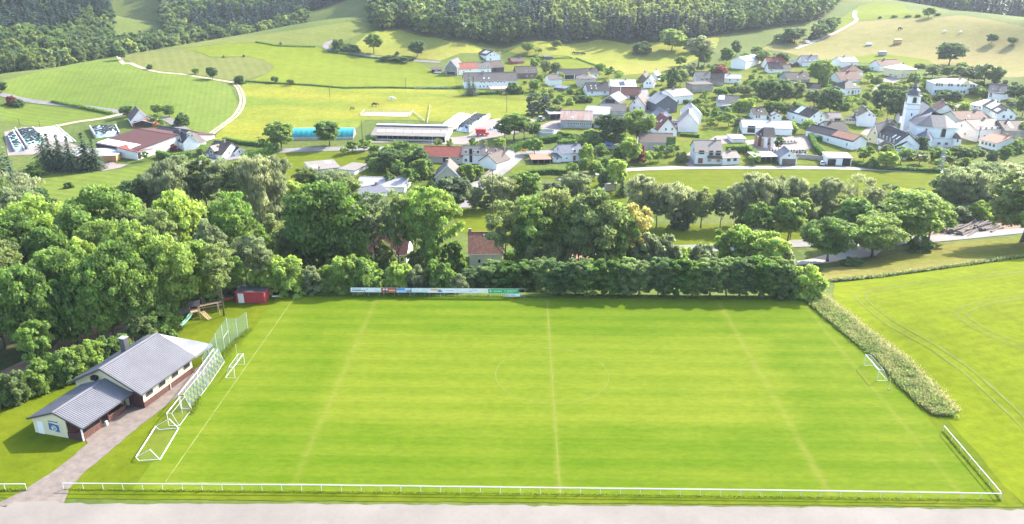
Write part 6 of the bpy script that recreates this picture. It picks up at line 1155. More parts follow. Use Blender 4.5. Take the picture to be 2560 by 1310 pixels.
# self-sown shrubs and small fruit trees filling the gardens between the houses
def fill(poly, n, kinds):
    k = 0; tries = 0; used = [(t['px'][0], t['px'][1]) for t in TREES]; bx = np.array(poly)
    while k < n and tries < 6000:
        tries += 1; x = rng.uniform(bx[:,0].min(), bx[:,0].max()); y = rng.uniform(bx[:,1].min(), bx[:,1].max())
        if not inpoly(np.array([x]), np.array([y]), poly)[0]: continue
        s = 4+.075*(y-130)
        if any(abs(x-hx) < 34+s and -26-s*.6 < y-hy < 8 for _, hx, hy, _ in HOUSES) or any(abs(x-ux) < s*1.3 and abs(y-uy) < s*.6 for ux, uy in used): continue
        used.append((x, y)); kd, lf = kinds[rng.integers(len(kinds))]; w = s*rng.uniform(.8,1.5)
        plant(x, y, y-w*rng.uniform(.8,1.3), w*1.2, kd, lf, 'village garden trees'); k += 1
VK = [('bush','oak'),('bush','dark'),('bush','ash'),('bush','olive'),('fruit','oak'),('fruit','ash'),('fruit','olive'),('bush','oak'),('round','oak')]
fill([(1640,180),(1800,160),(1960,185),(2100,215),(2220,240),(2330,260),(2300,330),(2140,340),(2000,335),(1850,325),(1760,330),(1700,330),(1630,240)], 95, VK)
fill([(1280,170),(1560,195),(1600,260),(1400,275),(1330,240)], 26, VK); fill([(2040,170),(2330,165),(2540,215),(2550,300),(2440,260),(2200,230),(2080,215)], 34, VK); fill([(2090,400),(2330,392),(2440,395),(2400,424),(2140,420)], 12, VK); fill([(1400,400),(1560,370),(1720,395),(1720,412),(1480,430)], 16, VK)
fill([(880,375),(1050,385),(1060,470),(1000,470),(890,440)], 10, VK)
# clipped hedges: long, flat-topped, each its own plant
def hedge(pts, h, w, label, leaf='hedge', group='clipped hedges in the village', px=True, loose=.12):
    ln = [G(*p)[:2] for p in pts] if px else pts; dn = np.array(densify([tuple(q) for q in ln], .5, closed=False)); c0 = dn[len(dn)//2]
    n = int(len(dn)*.5*(h*2+w)*34); i = rng.integers(0, len(dn)-1, n); f = rng.random(n)[:,None]; p = dn[i]*(1-f)+dn[i+1]*f; t = dn[i+1]-dn[i]; t /= np.linalg.norm(t, axis=1)[:,None]+1e-9; nr = np.stack([-t[:,1], t[:,0]], 1)
    u = rng.random(n)*(2*h+w); side = np.where(u < h, -1, np.where(u < 2*h, 1, 0)); off = np.where(side == 0, rng.random(n)-.5, side*.5)*w; zz = np.where(u < h, u, np.where(u < 2*h, u-h, h))
    xy = p+nr*off[:,None]+rng.normal(size=(n,2))*loose; z = Zv(xy[:,0], xy[:,1])+zz+rng.normal(size=n)*loose; N_ = np.stack([nr[:,0]*side, nr[:,1]*side, (side == 0)*1.0], 1)+rng.normal(size=(n,3))*.6
    vs, q = card_arrays(np.stack([xy[:,0], xy[:,1], z], 1)-[c0[0], c0[1], 0], N_, .13+.1*rng.random(n)); o = link(bpy.data.objects.new('hedge', np_mesh('hedge', vs, q, ['leaf_'+leaf], tint=np.repeat(rng.random(n), 4)))); o.location = (c0[0], c0[1], 0)
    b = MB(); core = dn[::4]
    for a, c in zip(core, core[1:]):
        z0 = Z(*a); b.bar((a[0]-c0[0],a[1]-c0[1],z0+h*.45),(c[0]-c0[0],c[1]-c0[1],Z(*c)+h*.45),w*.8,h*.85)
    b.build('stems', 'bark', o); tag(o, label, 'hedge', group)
hedge([(1395,372),(1450,368),(1500,362),(1560,352)], 3.2, 2.5, 'broad dark hedge along the bank below the rusty roofed barn')
hedge([(1250,398),(1300,372),(1350,360),(1400,352)], 2.6, 2.5, 'dark hedge on the bank behind the yellow town sign')
hedge([(1395,338),(1440,345),(1480,342)], 1.6, 1.2, 'low hedge before the rusty roofed barn')
hedge([(1815,382),(1870,380),(1893,400)], 2.6, 1.6, 'tall bright clipped hedge between annex and carport')
hedge([(2035,352),(2092,352),(2096,346)], 1.9, 1.3, 'clipped hedge left of the small white barn'); hedge([(2025,345),(2040,375),(2055,390)], 2, 1.6, 'steep garden hedge beside the churchyard')
hedge([(1310,440),(1380,435),(1420,438)], 1.8, 1.5, 'dark hedge round the dry garden plot'); hedge([(395,392),(430,402),(480,395)], 2.4, 1.4, 'clipped hedge corner before the white farmhouse'); hedge([(500,392),(512,380)], 3, 2, 'tall hedge right of the white farmhouse')
hedge([(610,405),(640,395),(695,380)], 3.0, 2.4, 'long sloping hedge left of the home meadow'); hedge([(560,352),(600,360),(640,364),(690,370)], 1.4, 1.4, 'low hedge along the main road'); hedge([(2040,172),(2100,172)], 1.5, 1.2, 'low hedge at the foot of the hill pasture')
hedge([(2150,172),(2195,172)], 1.8, 1.5, 'hedge left of the red-brown roofed house'); hedge([(1700,340),(1750,344)], 1.2, 1, 'low hedge under the windowless white gable'); hedge([(1695,258),(1735,260)], 1.8, 1.4, 'dark hedge before the big white house with tan roof')
hedge([(2255,390),(2320,395),(2400,395),(2440,392)], 2.4, 2.0, 'dark hedge at the foot of the church'); hedge([(2130,445-35),(2150,418),(2190,424),(2280,428),(2350,432)], 1.3, 1.3, 'low hedge along the lower lane'); hedge([(1190,238),(1240,236)], 1.5, 1.2, 'clipped hedge before the long white farmhouse')
hedge([(1262,650),(1340,655),(1420,660)], 2.2, 2, 'bright hedge right of the motley tiled cottage')
hedge([(1150,222),(1060,222),(980,220),(860,221),(780,214),(690,209),(615,204)], .55, .8, 'thin dark field boundary across the cow pasture', loose=.25); hedge([(820,130),(870,137),(950,147)], .7, 1.2, 'rough hedge along the meadow road', loose=.25)
hedge([(130,255),(200,268),(280,286)], .9, 1.2, 'rough hedge beside the valley road', loose=.25); hedge([(1300,140),(1380,148),(1430,146)], .5, .6, 'thin dark hedge round the bright paddock', loose=.2); hedge([(1440,146),(1470,158),(1500,168)], .6, .8, 'hedge bank above the open barn', loose=.2)
hedge([(640,106),(690,115),(740,117),(790,118)], .6, 1.0, 'thin hedge across the far grass field', loose=.25)
hedge([(2068,706),(2200,694),(2330,676),(2450,660),(2560,644),(2640,634)], .5, .7, 'rough grassy edge of the hay field', 'olive', loose=.2)

# ------------------------------------------------------------------ labels for the plants
LEAFW = {'oak':'mid green','ash':'light green','lime':'bright yellow-green','dark':'dark green','grey':'grey-green','willow':'silvery','olive':'olive green','gold':'golden','spruce':'dark','blue':'blackish green','copper':'copper red','hornbeam':'deep green','hedge':'dark green'}
KW = {'big':'broad tree','tall':'tall tree','open':'tall open tree','vase':'willow','round':'round tree','fruit':'small tree','bush':'shrub','column':'hornbeam','thuja':'cypress','spruce':'spruce','bare':'thin bare-topped willow'}
PLACE = {'tall trees of the wood left of the pitch':'in the wood left of the pitch','trees along the stream behind the left wood':'on the stream behind the left wood','spruces by the left farm':'by the left farm','tall belt of trees between pitch and village':'in the belt behind the pitch','grey-green shrubs behind the hornbeams':'behind the hornbeam row','willows and alders along the stream':'along the stream','trees by the right road':'by the right-hand road','hornbeams in the clipped row behind the far touchline':'in the row behind the far touchline','shrubs behind the advertising boards':'behind the advertising boards','bushes at the edge of the club lawn':'at the edge of the club lawn','single trees in the fields':'in the open fields','trees round the farms':'near the farms','village garden trees':'in the village'}
ORD = ['first','second','third','fourth','fifth','sixth','seventh','eighth','ninth','tenth','eleventh','twelfth','13th','14th','15th','16th','17th','18th','19th','20th']
def near_phrase(t):
    if t['group'] not in ('village garden trees','trees round the farms','trees by the right road'): return None
    best = None
    for ph, hx, hy, c in HOUSES:
        d = math.hypot(hx-t['px'][0], (hy-t['px'][1])*2.5)
        if best is None or d < best[0]: best = (d, ph, hx, hy)
    if best is None or best[0] > 110: return None
    dx, dy = t['px'][0]-best[2], t['px'][1]-best[3]
    rel = 'behind' if dy < -12 else 'before' if dy > 12 else ('left of' if dx < 0 else 'right of')
    w = best[1].split(); ph = ' '.join(w[:7]); 
    while ph.split()[-1] in ('with','and','under','a','of','on','dark','its','white','small'): ph = ' '.join(ph.split()[:-1])
    return rel+' the '+ph
groups = {}
for t in TREES:
    sz = 'large' if t['h'] > 15 else 'small' if t['h'] < 5 and t['kind'] not in ('fruit',) else ''
    t['head'] = ' '.join(x for x in (sz, LEAFW[t['leaf']], KW[t['kind']]) if x); t['tail'] = near_phrase(t) or PLACE[t['group']]
    groups.setdefault((t['head'], t['tail']), []).append(t)
for (hd, tl), ts in groups.items():
    ts.sort(key=lambda t: t['px'][0])
    for i, t in enumerate(ts):
        lab = hd+' '+tl if len(ts) == 1 else ORD[min(i,19)]+' '+hd+' from the left '+tl
        tag(t['o'], ' '.join(lab.split()[:16]), t['cat'], t['group'])
print('trees', len(TREES))
# ------------------------------------------------------------------ church
def church():
    g = G(2330,366); z0 = g[2]; a = U(2294,366,z0); b = U(2398,366,z0); w = float(np.hypot(*(b-a)[:2])); ang = -.22; c = (a+b)/2
    e = empty('church', (float(c[0]),float(c[1])+6,float(z0)), ang); tag(e, 'white church with slender bell tower, onion spire and grey slate roofs', 'church'); HOUSES.append(('church', 2330, 340, c))
    he = height_for(c, 314)*.93; X = w/2*.92; Y = 7.5
    def apse(x0, x1, y0, y1, n=5): # polygon with a rounded front
        cx, rx = (x0+x1)/2, (x1-x0)/2; pts = [(x0,y1),(x0,y0+3.2)]
        for i in range(1, n): t = math.pi*i/n; pts.append((cx-rx*math.cos(t)*.96, y0+3.2-3.2*math.sin(t)**.8))
        return pts+[(x1,y0+3.2),(x1,y1)]
    body = apse(-X, X, -Y, Y); MB().prism(body, -1, he).build('choir_wall', 'wall_white', e)
    def hiproof(poly, z, ridge, over, nm, m='roof_slate_light'):
        cx = sum(p[0] for p in poly)/len(poly); cy = sum(p[1] for p in poly)/len(poly); mb = MB(); n = len(poly); out = [((p[0]-cx)*over+cx,(p[1]-cy)*over+cy) for p in poly]
        mb.add([(x,y,z) for x,y in out]+[(q[0],q[1],z+q[2]) for q in ridge], [])
        k = len(out)
        for i in range(n):
            j = (i+1)%n; ri = min(range(len(ridge)), key=lambda q: math.hypot(ridge[q][0]-out[i][0], ridge[q][1]-out[i][1])); rj = min(range(len(ridge)), key=lambda q: math.hypot(ridge[q][0]-out[j][0], ridge[q][1]-out[j][1]))
            f = (i,j,k+rj) if ri == rj else (i,j,k+rj,k+ri); mb.f.append(f); mb.m.append(0)
        mb.f.append(tuple(range(n))[::-1]); mb.m.append(0)
        return mb.build(nm, m, e)
    mat('roof_slate_light', (.075,.078,.09), var=.25, scale=1.2, fine=.15, rough=.55, spec=.5)
    hr = height_for(c, 287)*.93-he
    hiproof(body, he, [(-X*.35,-1.5,hr),(X*.35,-1.5,hr),(0,Y*.9,hr)], 1.06, 'choir_roof')
    MB().prism([(x*1.015,y*1.015) for x,y in body], he-.75, he-.1).build('cornice', 'wall_offwhite', e); MB().prism([(x*1.01,y*1.012) for x,y in body], 3.4, 3.6).build('string_course', 'wall_beige', e)
    # nave behind
    MB().add([(-X*.8,Y-1,-1),(X*.75,Y-1,-1),(X*.75,Y+20,-1),(-X*.8,Y+20,-1),(-X*.8,Y-1,he+.6),(X*.75,Y-1,he+.6),(X*.75,Y+20,he+.6),(-X*.8,Y+20,he+.6)], [(0,1,5,4),(1,2,6,5),(2,3,7,6),(3,0,4,7)]).build('nave_wall', 'wall_white', e)
    r = MB(); ze, zr = he+.6, he+hr+1.6; xl, xr = -X*.86, X*.81; y0, y1 = Y-2.0, Y+20.5; ym = 0
    r.add([(xl,y0,ze),(xr,y0,ze),(xr,y1,ze),(xl,y1,ze),(-.4,y0+4.5,zr),(-.4,y1-4,zr)], [(0,1,4),(1,2,5,4),(2,3,5),(3,0,4,5),(3,2,1,0)]).build('nave_roof', 'roof_slate_light', e)
    def arch(cx, cy, zc, ww, hh, nrm, nm='window'):
        n = Vector(nrm).normalized(); t = Vector((-n.y, n.x, 0)); cc = Vector((cx, cy, zc))
        def ring(s, top): return [(-ww/2*s,-hh/2*s),(ww/2*s,-hh/2*s)]+[(ww/2*s*math.cos(k*math.pi/8), hh/2*s-.0+ww/2*s*math.sin(k*math.pi/8)) for k in range(9)]
        def ext(p, d0, d1): 
            q = [cc+t*x+Vector((0,0,z))+n*d0 for x, z in p]+[cc+t*x+Vector((0,0,z))+n*d1 for x, z in p]; k = len(p)
            return q, [tuple(range(k))[::-1], tuple(range(k,2*k))]+[(i,(i+1)%k,(i+1)%k+k,i+k) for i in range(k)]
        f = MB().add(*ext(ring(1.22,0), -.2, .05)).build(nm, 'wall_beige', e); MB().add(*ext(ring(1.0,0), -.2, .09)).build('pane', 'glass', f)
    arch(-X*.62, -Y+.9, 5.6, 1.3, 2.6, (-.55,-1,0)); arch(X*.22, -Y-.02, 5.6, 1.5, 2.6, (.05,-1,0)); arch(X*.75, -Y+1.6, 5.6, 1.3, 2.6, (.8,-1,0)); arch(-X*.98, 1, 5.6, 1.3, 2.8, (-1,0,0))
    for fx, dx in ((.1,0),(.45,0)): window(e, (X*fx,-Y-.15,1.6), 1.2, 1.1, FR, 'wall_beige')
    # two lower annexes in front
    an = apse(-X*.95, -X*.28, -Y-5.2, -Y+2, 5); MB().prism(an, -1.5, he*.52).build('sacristy_wall', 'wall_white', e); hiproof(an, he*.52, [(-X*.62,-Y-1.2,2.9)], 1.07, 'sacristy_roof', 'roof_bluegrey')
    MB().prism([(x*1.01,y*1.005) for x,y in an], 2.6, 2.75).build('string_course', 'wall_beige', e); arch(-X*.35, -Y-3.4, 3.1, .6, 1.6, (.8,-1,0))
    MB().box((X*.74,-Y-1.2,-1.5),(X*1.08,-Y+3.2,he*.5)).build('porch_wall', 'wall_white', e); MB().add([(X*.71,-Y-1.5,he*.5),(X*1.11,-Y-1.5,he*.5),(X*1.11,-Y+3.4,he*.5),(X*.71,-Y+3.4,he*.5),(X*.85,-Y+1,he*.5+2.2)], [(0,1,4),(1,2,4),(2,3,4),(3,0,4),(3,2,1,0)]).build('porch_roof', 'roof_brown', e)
    window(e, (X*.9,-Y-1.21,3.3), .7, 1.3, FR, 'wall_beige')
    # tower
    gt = G(2270,341); lx, ly = gt[0]-e.location[0], gt[1]-e.location[1]; ca, sa = math.cos(-ang), math.sin(-ang); tx, ty = lx*ca-ly*sa, lx*sa+ly*ca; tz = gt[2]-z0; ty += 2.4
    S = mpp(gt); hw = 15*S; zt = tz+height_for(gt, 262); zb = tz+height_for(gt, 241.5)
    MB().box((tx-hw,ty-hw,tz-1),(tx+hw,ty+hw,zt)).build('tower_wall', 'wall_white', e); MB().box((tx-hw-.15,ty-hw-.15,zt),(tx+hw+.15,ty+hw+.15,zt+.35)).box((tx-hw-.06,ty-hw-.06,zt*.86),(tx+hw+.06,ty+hw+.06,zt*.86+.2)).build('tower_cornice', 'wall_beige', e)
    ch = .62*hw; oc = [(tx+sx*a_,ty+sy*b_) for sx,sy,a_,b_ in ((-1,-1,hw,ch),(-1,-1,ch,hw),(1,-1,ch,hw),(1,-1,hw,ch),(1,1,hw,ch),(1,1,ch,hw),(-1,1,ch,hw),(-1,1,hw,ch))]; MB().prism(oc, zt+.35, zb).build('belfry', 'wall_white', e)
    for nrm, cx, cy in (((0,-1,0),tx,ty-hw),((-1,0,0),tx-hw,ty)):
        arch(cx, cy, (zt+zb)/2-.1, hw*.55, (zb-zt)*.45, nrm)
    for zz in (tz+4, tz+9.5): boxpart(e, 'slit', (tx-.2,ty-hw,zz), .5, 1.2, FR, 'dark_opening', .03)
    MB().prism([(tx+(x-tx)*1.14,ty+(y-ty)*1.14) for x,y in oc], zb, zb+.4).build('belfry_cornice', 'wall_beige', e)
    top = tz+height_for(gt, 200); hh = top-zb; prof = [(1.15,0),(1.12,.05),(1.0,.12),(.92,.22),(.86,.30),(.62,.37),(.42,.41),(.38,.47),(.50,.50),(.44,.55),(.26,.66),(.15,.78),(.07,.9),(.02,1.0)]
    mb = MB(); n = 8
    for r_, f in prof:
        for i in range(n): t = 2*math.pi*(i+.5)/n; mb.v.append((tx+r_*hw*math.cos(t), ty+r_*hw*math.sin(t), zb+.4+f*(hh-.4)))
    for j in range(len(prof)-1):
        for i in range(n): mb.f.append((j*n+i,j*n+(i+1)%n,(j+1)*n+(i+1)%n,(j+1)*n+i)); mb.m.append(0)
    sp = mb.build('spire', 'roof_slate_light', e); MB().bar((tx,ty,top-.3),(tx,ty,top+1.6),.12).bar((tx-.5,ty,top+1.0),(tx+.5,ty,top+1.0),.12).build('cross', 'metal', sp)
    MB().add([(tx+hw*.6,ty-hw,tz-1),(-X+1,ty-hw,tz-1),(-X+1,ty+hw,tz-1),(tx+hw*.6,ty+hw,tz-1),(tx+hw*.6,ty-hw,4.6),(-X+1,ty-hw,4.6),(-X+1,ty+hw,4.6),(tx+hw*.6,ty+hw,4.6)], [(0,1,5,4),(1,2,6,5),(2,3,7,6),(3,0,4,7)]).build('link_wall', 'wall_white', e)
    MB().slab([(tx+hw*.6,ty-hw-.4,4.5),(-X+1,ty-hw-.4,4.5),(-X+1,ty+hw,8.0),(tx+hw*.6,ty+hw,8.0)], .2).build('link_roof', 'roof_slate_light', e)
    for f in (.35,.7): arch(tx+hw+(-X+1-tx-hw)*f, ty-hw, 2.4, .8, 1.5, (0,-1,0))
church()
def chapel():
    """old Gothic choir standing alone: steep slate roof, polygonal end with red sandstone tracery and buttresses"""
    g = G(1915,371); z0 = g[2]; a = U(1897,371,z0); b = U(1936,371,z0); w = float(np.hypot(*(b-a)[:2])); c = (a+b)/2; e = empty('chapel', (float(c[0]),float(c[1])+4.5,float(z0)), -.12); X, Y = w/2, 4.6; he = height_for(c, 341); hr = height_for(c+np.array([0,4.5,0]), 318)
    tag(e, 'small old white chapel with steep slate roof and red sandstone windows', 'chapel'); HOUSES.append(('old chapel', 1915, 360, c))
    po = [(X,Y),(-X*.35,Y),(-X,Y*.4),(-X,-Y*.45),(-X*.4,-Y),(X,-Y)]
    MB().prism(po, -1, he).build('wall', 'wall_white', e); k = 1.1; o = [(x*k,y*k) for x,y in po]
    MB().add([(x,y,he-.15) for x,y in o]+[(-X*.25,0,hr),(X*1.08,0,hr)], [(0,1,6,7),(1,2,6),(2,3,6),(3,4,6),(4,5,7,6),(5,0,7),(5,4,3,2,1,0)]).build('roof', 'roof_slate', e)
    def lancet(p, q, f, ww, hh, zc):
        p, q = Vector((*p,0)), Vector((*q,0)); t = (q-p).normalized(); n = Vector((t.y,-t.x,0)); cc = p.lerp(q, f)
        def pr(s, d0, d1):
            sh = [(-ww/2*s,-hh/2*s),(ww/2*s,-hh/2*s),(ww/2*s,hh*.25*s),(0,hh*.55*s),(-ww/2*s,hh*.25*s)]; v = [cc+t*x+Vector((0,0,zc+z))+n*d for d in (d0,d1) for x,z in sh]; return v, [(4,3,2,1,0),(5,6,7,8,9)]+[(i,(i+1)%5,(i+1)%5+5,i+5) for i in range(5)]
        fr = MB().add(*pr(1.25,-.1,.06)).build('window', 'sandstone', e); MB().add(*pr(.95,-.1,.1)).build('pane', 'glass', fr)
    lancet(po[3],po[4],.5,1.7,4.6,he*.55); lancet(po[2],po[3],.5,1.3,4.2,he*.55); lancet(po[4],po[5],.55,1.0,3.0,he*.6)
    for i in (3,4,2): x, y = po[i]; MB().add([(x*1.0-.35,y-.9,-1),(x+.35,y-.9,-1),(x+.35,y+.2,-1),(x-.35,y+.2,-1),(x-.35,y-.25,he*.8),(x+.35,y-.25,he*.8),(x+.35,y+.2,he*.85),(x-.35,y+.2,he*.85)], [(0,1,5,4),(1,2,6,5),(2,3,7,6),(3,0,4,7),(4,5,6,7)]).build('buttress', 'sandstone', e)
    boxpart(e, 'door', (X*.45,-Y,1.1), 1.1, 2.2, FR, 'sandstone', .08)
chapel()

# ------------------------------------------------------------------ farm structures
mat('tarp_teal', (.02,.28,.30), var=.12, scale=.3, rough=.35, spec=.5); mat('tarp_white', (.8,.8,.82), var=.05, scale=.2, rough=.4); mat('tyre', (.035,.045,.05), var=.3, rough=.8); mat('tarp_green', (.12,.30,.30), var=.3, scale=.6, col2=(.35,.5,.52), rough=.5); mat('tarp_silver', (.5,.58,.62), var=.25, scale=.6, col2=(.25,.36,.40), rough=.4)
mat('silage', (.20,.14,.08), var=.3, scale=.5, rough=.95); mat('red_machine', (.55,.05,.05), var=.08, rough=.4); mat('steel_grey', (.36,.38,.36), var=.1, rough=.6); mat('sign_yellow', (.85,.45,.05), var=.03, rough=.5)
def tunnel():
    g = G(804,350); a, b = U(728,350,g[2]), U(882,349,g[2]); c = (a+b)/2; L = np.hypot(*(b-a)[:2])/2; r = 5.0; e = empty('tunnel_shed', (float(c[0]),float(c[1])+r,float(g[2])), math.atan2((b-a)[1],(b-a)[0])); tag(e, 'teal half-round tarpaulin tunnel behind two round trees', 'tunnel shed'); HOUSES.append(('teal tunnel', 804, 340, c)); h = height_for(c+[0,r,0], 319); n = 16; mb = MB(); ns = 24
    for i in range(ns+1):
        x = -L+2*L*i/ns
        for j in range(n+1):
            t = math.pi*j/n; k = 1-.018*(i%2); mb.v.append((x,-r*math.cos(t)*k,h*math.sin(t)**.85*k-.1))
    for i in range(ns):
        for j in range(n): q = i*(n+1)+j; mb.f.append((q,q+n+1,q+n+2,q+1)); mb.m.append(0)
    mb.build('cover', 'tarp_teal', e)
    for x in (-L+.2, L-.2): MB().add([(x,-r*.97*math.cos(math.pi*j/n),h*.97*math.sin(math.pi*j/n)**.85-.1) for j in range(n+1)], [tuple(range(n+1))]).build('end_wall', 'wall_timber' if x > 0 else 'dark_opening', e)
    for s in (-1,1): MB().box((-L,s*r-.15,-.3),(L,s*r+.15,1.1)).build('base_wall', 'concrete', e)
tunnel()
def clamp(name, poly, hmax, cover, label, tyres=0, wall=True, cat='silage heap'):
    """heap under a sheet, weighted with tyres, between low concrete walls; poly = four photo pixels of its foot, left-near, left-far, right-far, right-near"""
    q = [G(*p) for p in poly]; c = sum(q)/4; e = empty(name, tuple(map(float,c)), 0); tag(e, label, cat); A,B,C_,D = [Vector(p-c) for p in q]; n = 14; mb = MB(); r = random.Random(len(label))
    def S(u, v):
        p = (A.lerp(D,u)).lerp(B.lerp(C_,u), v); k = min(1, min(u,1-u)*6)**.6*min(1, min(v,1-v)*7)**.7
        return p+Vector((0,0,hmax*k+.1+.06*math.sin(u*19)*math.sin(v*23)))
    for i in range(n+1):
        for j in range(n+1): mb.v.append(tuple(S(i/n,j/n)))
    for i in range(n):
        for j in range(n): k = i*(n+1)+j; mb.f.append((k,k+n+1,k+n+2,k+1)); mb.m.append(0)
    mb.build('cover', cover, e, smooth=True)
    if wall:
        for a, b in ((A,B),(D,C_)): MB().bar(a+Vector((0,0,hmax*.4)), b+Vector((0,0,hmax*.4)), .4, hmax*.9+.5).build('side_wall', 'concrete', e)
    if tyres:
        tb = MB()
        for k in range(tyres):
            p = S(r.uniform(.06,.94), r.uniform(.06,.94)); a0 = r.random(); R1 = .42
            for i in range(7):
                t, t2 = 2*math.pi*i/7+a0, 2*math.pi*(i+1)/7+a0; tb.bar(p+Vector((R1*math.cos(t),R1*math.sin(t),.12)), p+Vector((R1*math.cos(t2),R1*math.sin(t2),.12)), .26, .22)
        o = tb.build('weight_tyres', 'tyre', e); o['kind'] = 'stuff'
    return e
clamp('silage_heap', [(1098,322),(1146,289),(1184,293),(1142,324)], 2.2, 'tarp_white', 'silage heap under shining white sheet', 0, False)
clamp('silage_heap', [(1142,328),(1190,292),(1224,295),(1172,332)], 2.4, 'tarp_silver', 'silage heap under silver sheet strewn with black tyres', 330)
clamp('silage_heap', [(1226,326),(1262,306),(1290,312),(1260,330)], 1.4, 'tarp_silver', 'low silage heap behind the tall yard tree', 70)
clamp('silage_heap', [(70,374),(40,328),(84,326),(112,356)], 1.8, 'tarp_green', 'green sheeted silage heap left of the spruces', 160)
clamp('silage_heap', [(38,380),(20,340),(34,332),(62,378)], 1.4, 'tarp_green', 'narrow green silage heap at the left edge of the farm', 50)
clamp('silage_heap', [(240,346),(226,323),(290,320),(300,340)], 1.8, 'tarp_silver', 'silver sheeted silage heap behind the huge brown barn', 120)
clamp('silage_bunker', [(120,352),(86,322),(140,314),(190,356)], .3, 'concrete', 'empty concrete silage bunker between the heaps', 0, True, 'silage bunker')
def tank():
    g = G(1365,352); a, b = U(1341,350,g[2]), U(1388,350,g[2]); r = float(np.hypot(*(b-a)[:2])/2); c = (a+b)/2; e = empty('slurry_tank', (float(c[0]),float(c[1])+r,float(g[2])), 0); tag(e, 'round grey-green slurry tank beside the bank hedge', 'tank'); h = height_for(c, 331); m = MB(); n = 32
    for rr, z in ((r,-.5),(r,h),(r-.25,h),(r-.25,h-1.2)):
        for i in range(n): m.v.append((rr*math.cos(2*math.pi*i/n),rr*math.sin(2*math.pi*i/n),z))
    for j in range(3):
        for i in range(n): m.f.append((j*n+i,j*n+(i+1)%n,(j+1)*n+(i+1)%n,(j+1)*n+i)); m.m.append(0)
    m.build('tank_wall', 'steel_grey', e); MB().tube([(0,0,h-1.25),(0,0,h-1.2)], r-.26, 24).build('slurry', 'concrete', e)
tank()
def wheel(parent, x, y, r, w, nm='wheel'):
    o = MB().tube([(x,y-w/2,r),(x,y+w/2,r)], r, 14).build(nm, 'tyre', parent); MB().tube([(x,y-w/2-.02,r),(x,y+w/2+.02,r)], r*.55, 10).build('rim', 'white_steel', o)
def mixer():
    p = G(1203,340); e = empty('feed_wagon', tuple(map(float,p)), .2); tag(e, 'red feed mixer wagon standing in the farm yard', 'feed wagon')
    MB().add([(-2.2,-1.1,1.0),(1.6,-1.1,1.0),(1.6,1.1,1.0),(-2.2,1.1,1.0),(-2.6,-1.4,3.3),(2.0,-1.4,3.1),(2.0,1.4,3.1),(-2.6,1.4,3.3)], [(0,1,5,4),(1,2,6,5),(2,3,7,6),(3,0,4,7),(3,2,1,0),(4,5,6,7)]).build('tub', 'red_machine', e); MB().box((1.6,-.9,.6),(3.2,.9,1.5)).build('conveyor', 'red_machine', e)
    for x in (-1.2,.6):
        for y in (-1.1,1.1): wheel(e, x, y, .5, .35)
    MB().bar((-2.2,0,.8),(-4,0,.6),.15).build('drawbar', 'steel_grey', e)
mixer()
def tractor(px, py, rz, col, label):
    p = G(px,py); e = empty('tractor', tuple(map(float,p)), rz); tag(e, label, 'tractor'); MB().box((.1,-.45,.9),(2.0,.45,1.6)).build('bonnet', col, e); MB().box((-1.2,-.75,1.0),(.1,.75,1.4)).build('chassis', col, e); MB().box((-1.1,-.7,1.4),(.05,.7,2.4)).build('cab', 'glass', e); MB().box((-1.2,-.8,2.4),(.15,.8,2.55)).build('cab_roof', 'frame_white', e)
    for y in (-.85,.85): wheel(e, -.75, y, .8, .45); wheel(e, 1.5, y, .5, .35)
tractor(1353,304,.6,'steel_grey','grey tractor parked left of the open machine shelter')
def car(px, py, rz, col, label, scale=1.0):
    p = G(px,py); e = empty('parked_car', tuple(map(float,p+np.array([0,0,.15]))), rz); tag(e, label, 'car', 'cars parked in the village')
    n = [(-2.1,.55),(-2.15,.85),(-1.9,1.0),(-1.2,1.05),(.9,1.0),(1.9,.85),(2.1,.6),(2.05,.35),(-2.05,.35)]; k = len(n); MB().add([(x,-.85,z) for x,z in n]+[(x,.85,z) for x,z in n], [tuple(range(k)),tuple(range(2*k-1,k-1,-1))]+[(i,i+k,(i+1)%k+k,(i+1)%k) for i in range(k)]).build('body', col, e)
    t = [(-1.9,1.0),(-1.4,1.45),(.2,1.48),(.95,1.0)]; MB().add([(x,-.78 if z < 1.2 else -.62,z) for x,z in t]+[(x,.78 if z < 1.2 else .62,z) for x,z in t], [(0,1,2,3),(7,6,5,4),(0,4,5,1),(2,6,7,3)]).build('windows', 'glass', e); MB().box((-1.42,-.62,1.44),(.25,.62,1.51)).build('roof', col, e)
    for x in (-1.35,1.35):
        for y in (-.78,.78): wheel(e, x, y, .33, .22)
mat('car_white', (.75,.76,.78), var=.03, rough=.25, spec=.6); mat('car_silver', (.42,.45,.5), var=.03, rough=.25, spec=.6); mat('car_dark', (.03,.035,.05), var=.05, rough=.2, spec=.6); mat('car_red', (.4,.03,.04), var=.03, rough=.25, spec=.6); mat('car_blue', (.08,.2,.45), var=.03, rough=.3)
car(1690,309,1.4,'car_silver','silver car parked right of the white double garage'); car(1688,326,1.2,'car_red','red car parked beside the windowless white gable'); car(1634,276,1.5,'car_white','white car parked on the street before the slate-clad house'); car(2192,199,.2,'car_dark','dark car parked below the cream villa hedge'); car(2232,191,.1,'car_silver','silver car parked left of the cream villa'); car(2246,194,.2,'car_blue','blue car parked closest to the cream villa'); car(2056,413,1.2,'car_silver','silver car left of the white flat-roofed garage'); car(1094,184,.1,'car_white','white car by the small cart shed'); car(1520,364,.1,'car_blue','blue car on the main road before the garden fence'); car(2530,262,.3,'car_silver','silver car on the lane right of the school')
def van(px, py): # white box trailer near the row house
    p = G(px,py); e = empty('box_trailer', tuple(map(float,p)), .3); tag(e, 'small white box trailer before the white row house', 'trailer'); MB().box((-1.5,-1,.5),(1.5,1,2.4)).build('box', 'car_white', e)
    for y in (-1,1): wheel(e, 0, y, .35, .2)
van(2213,398)
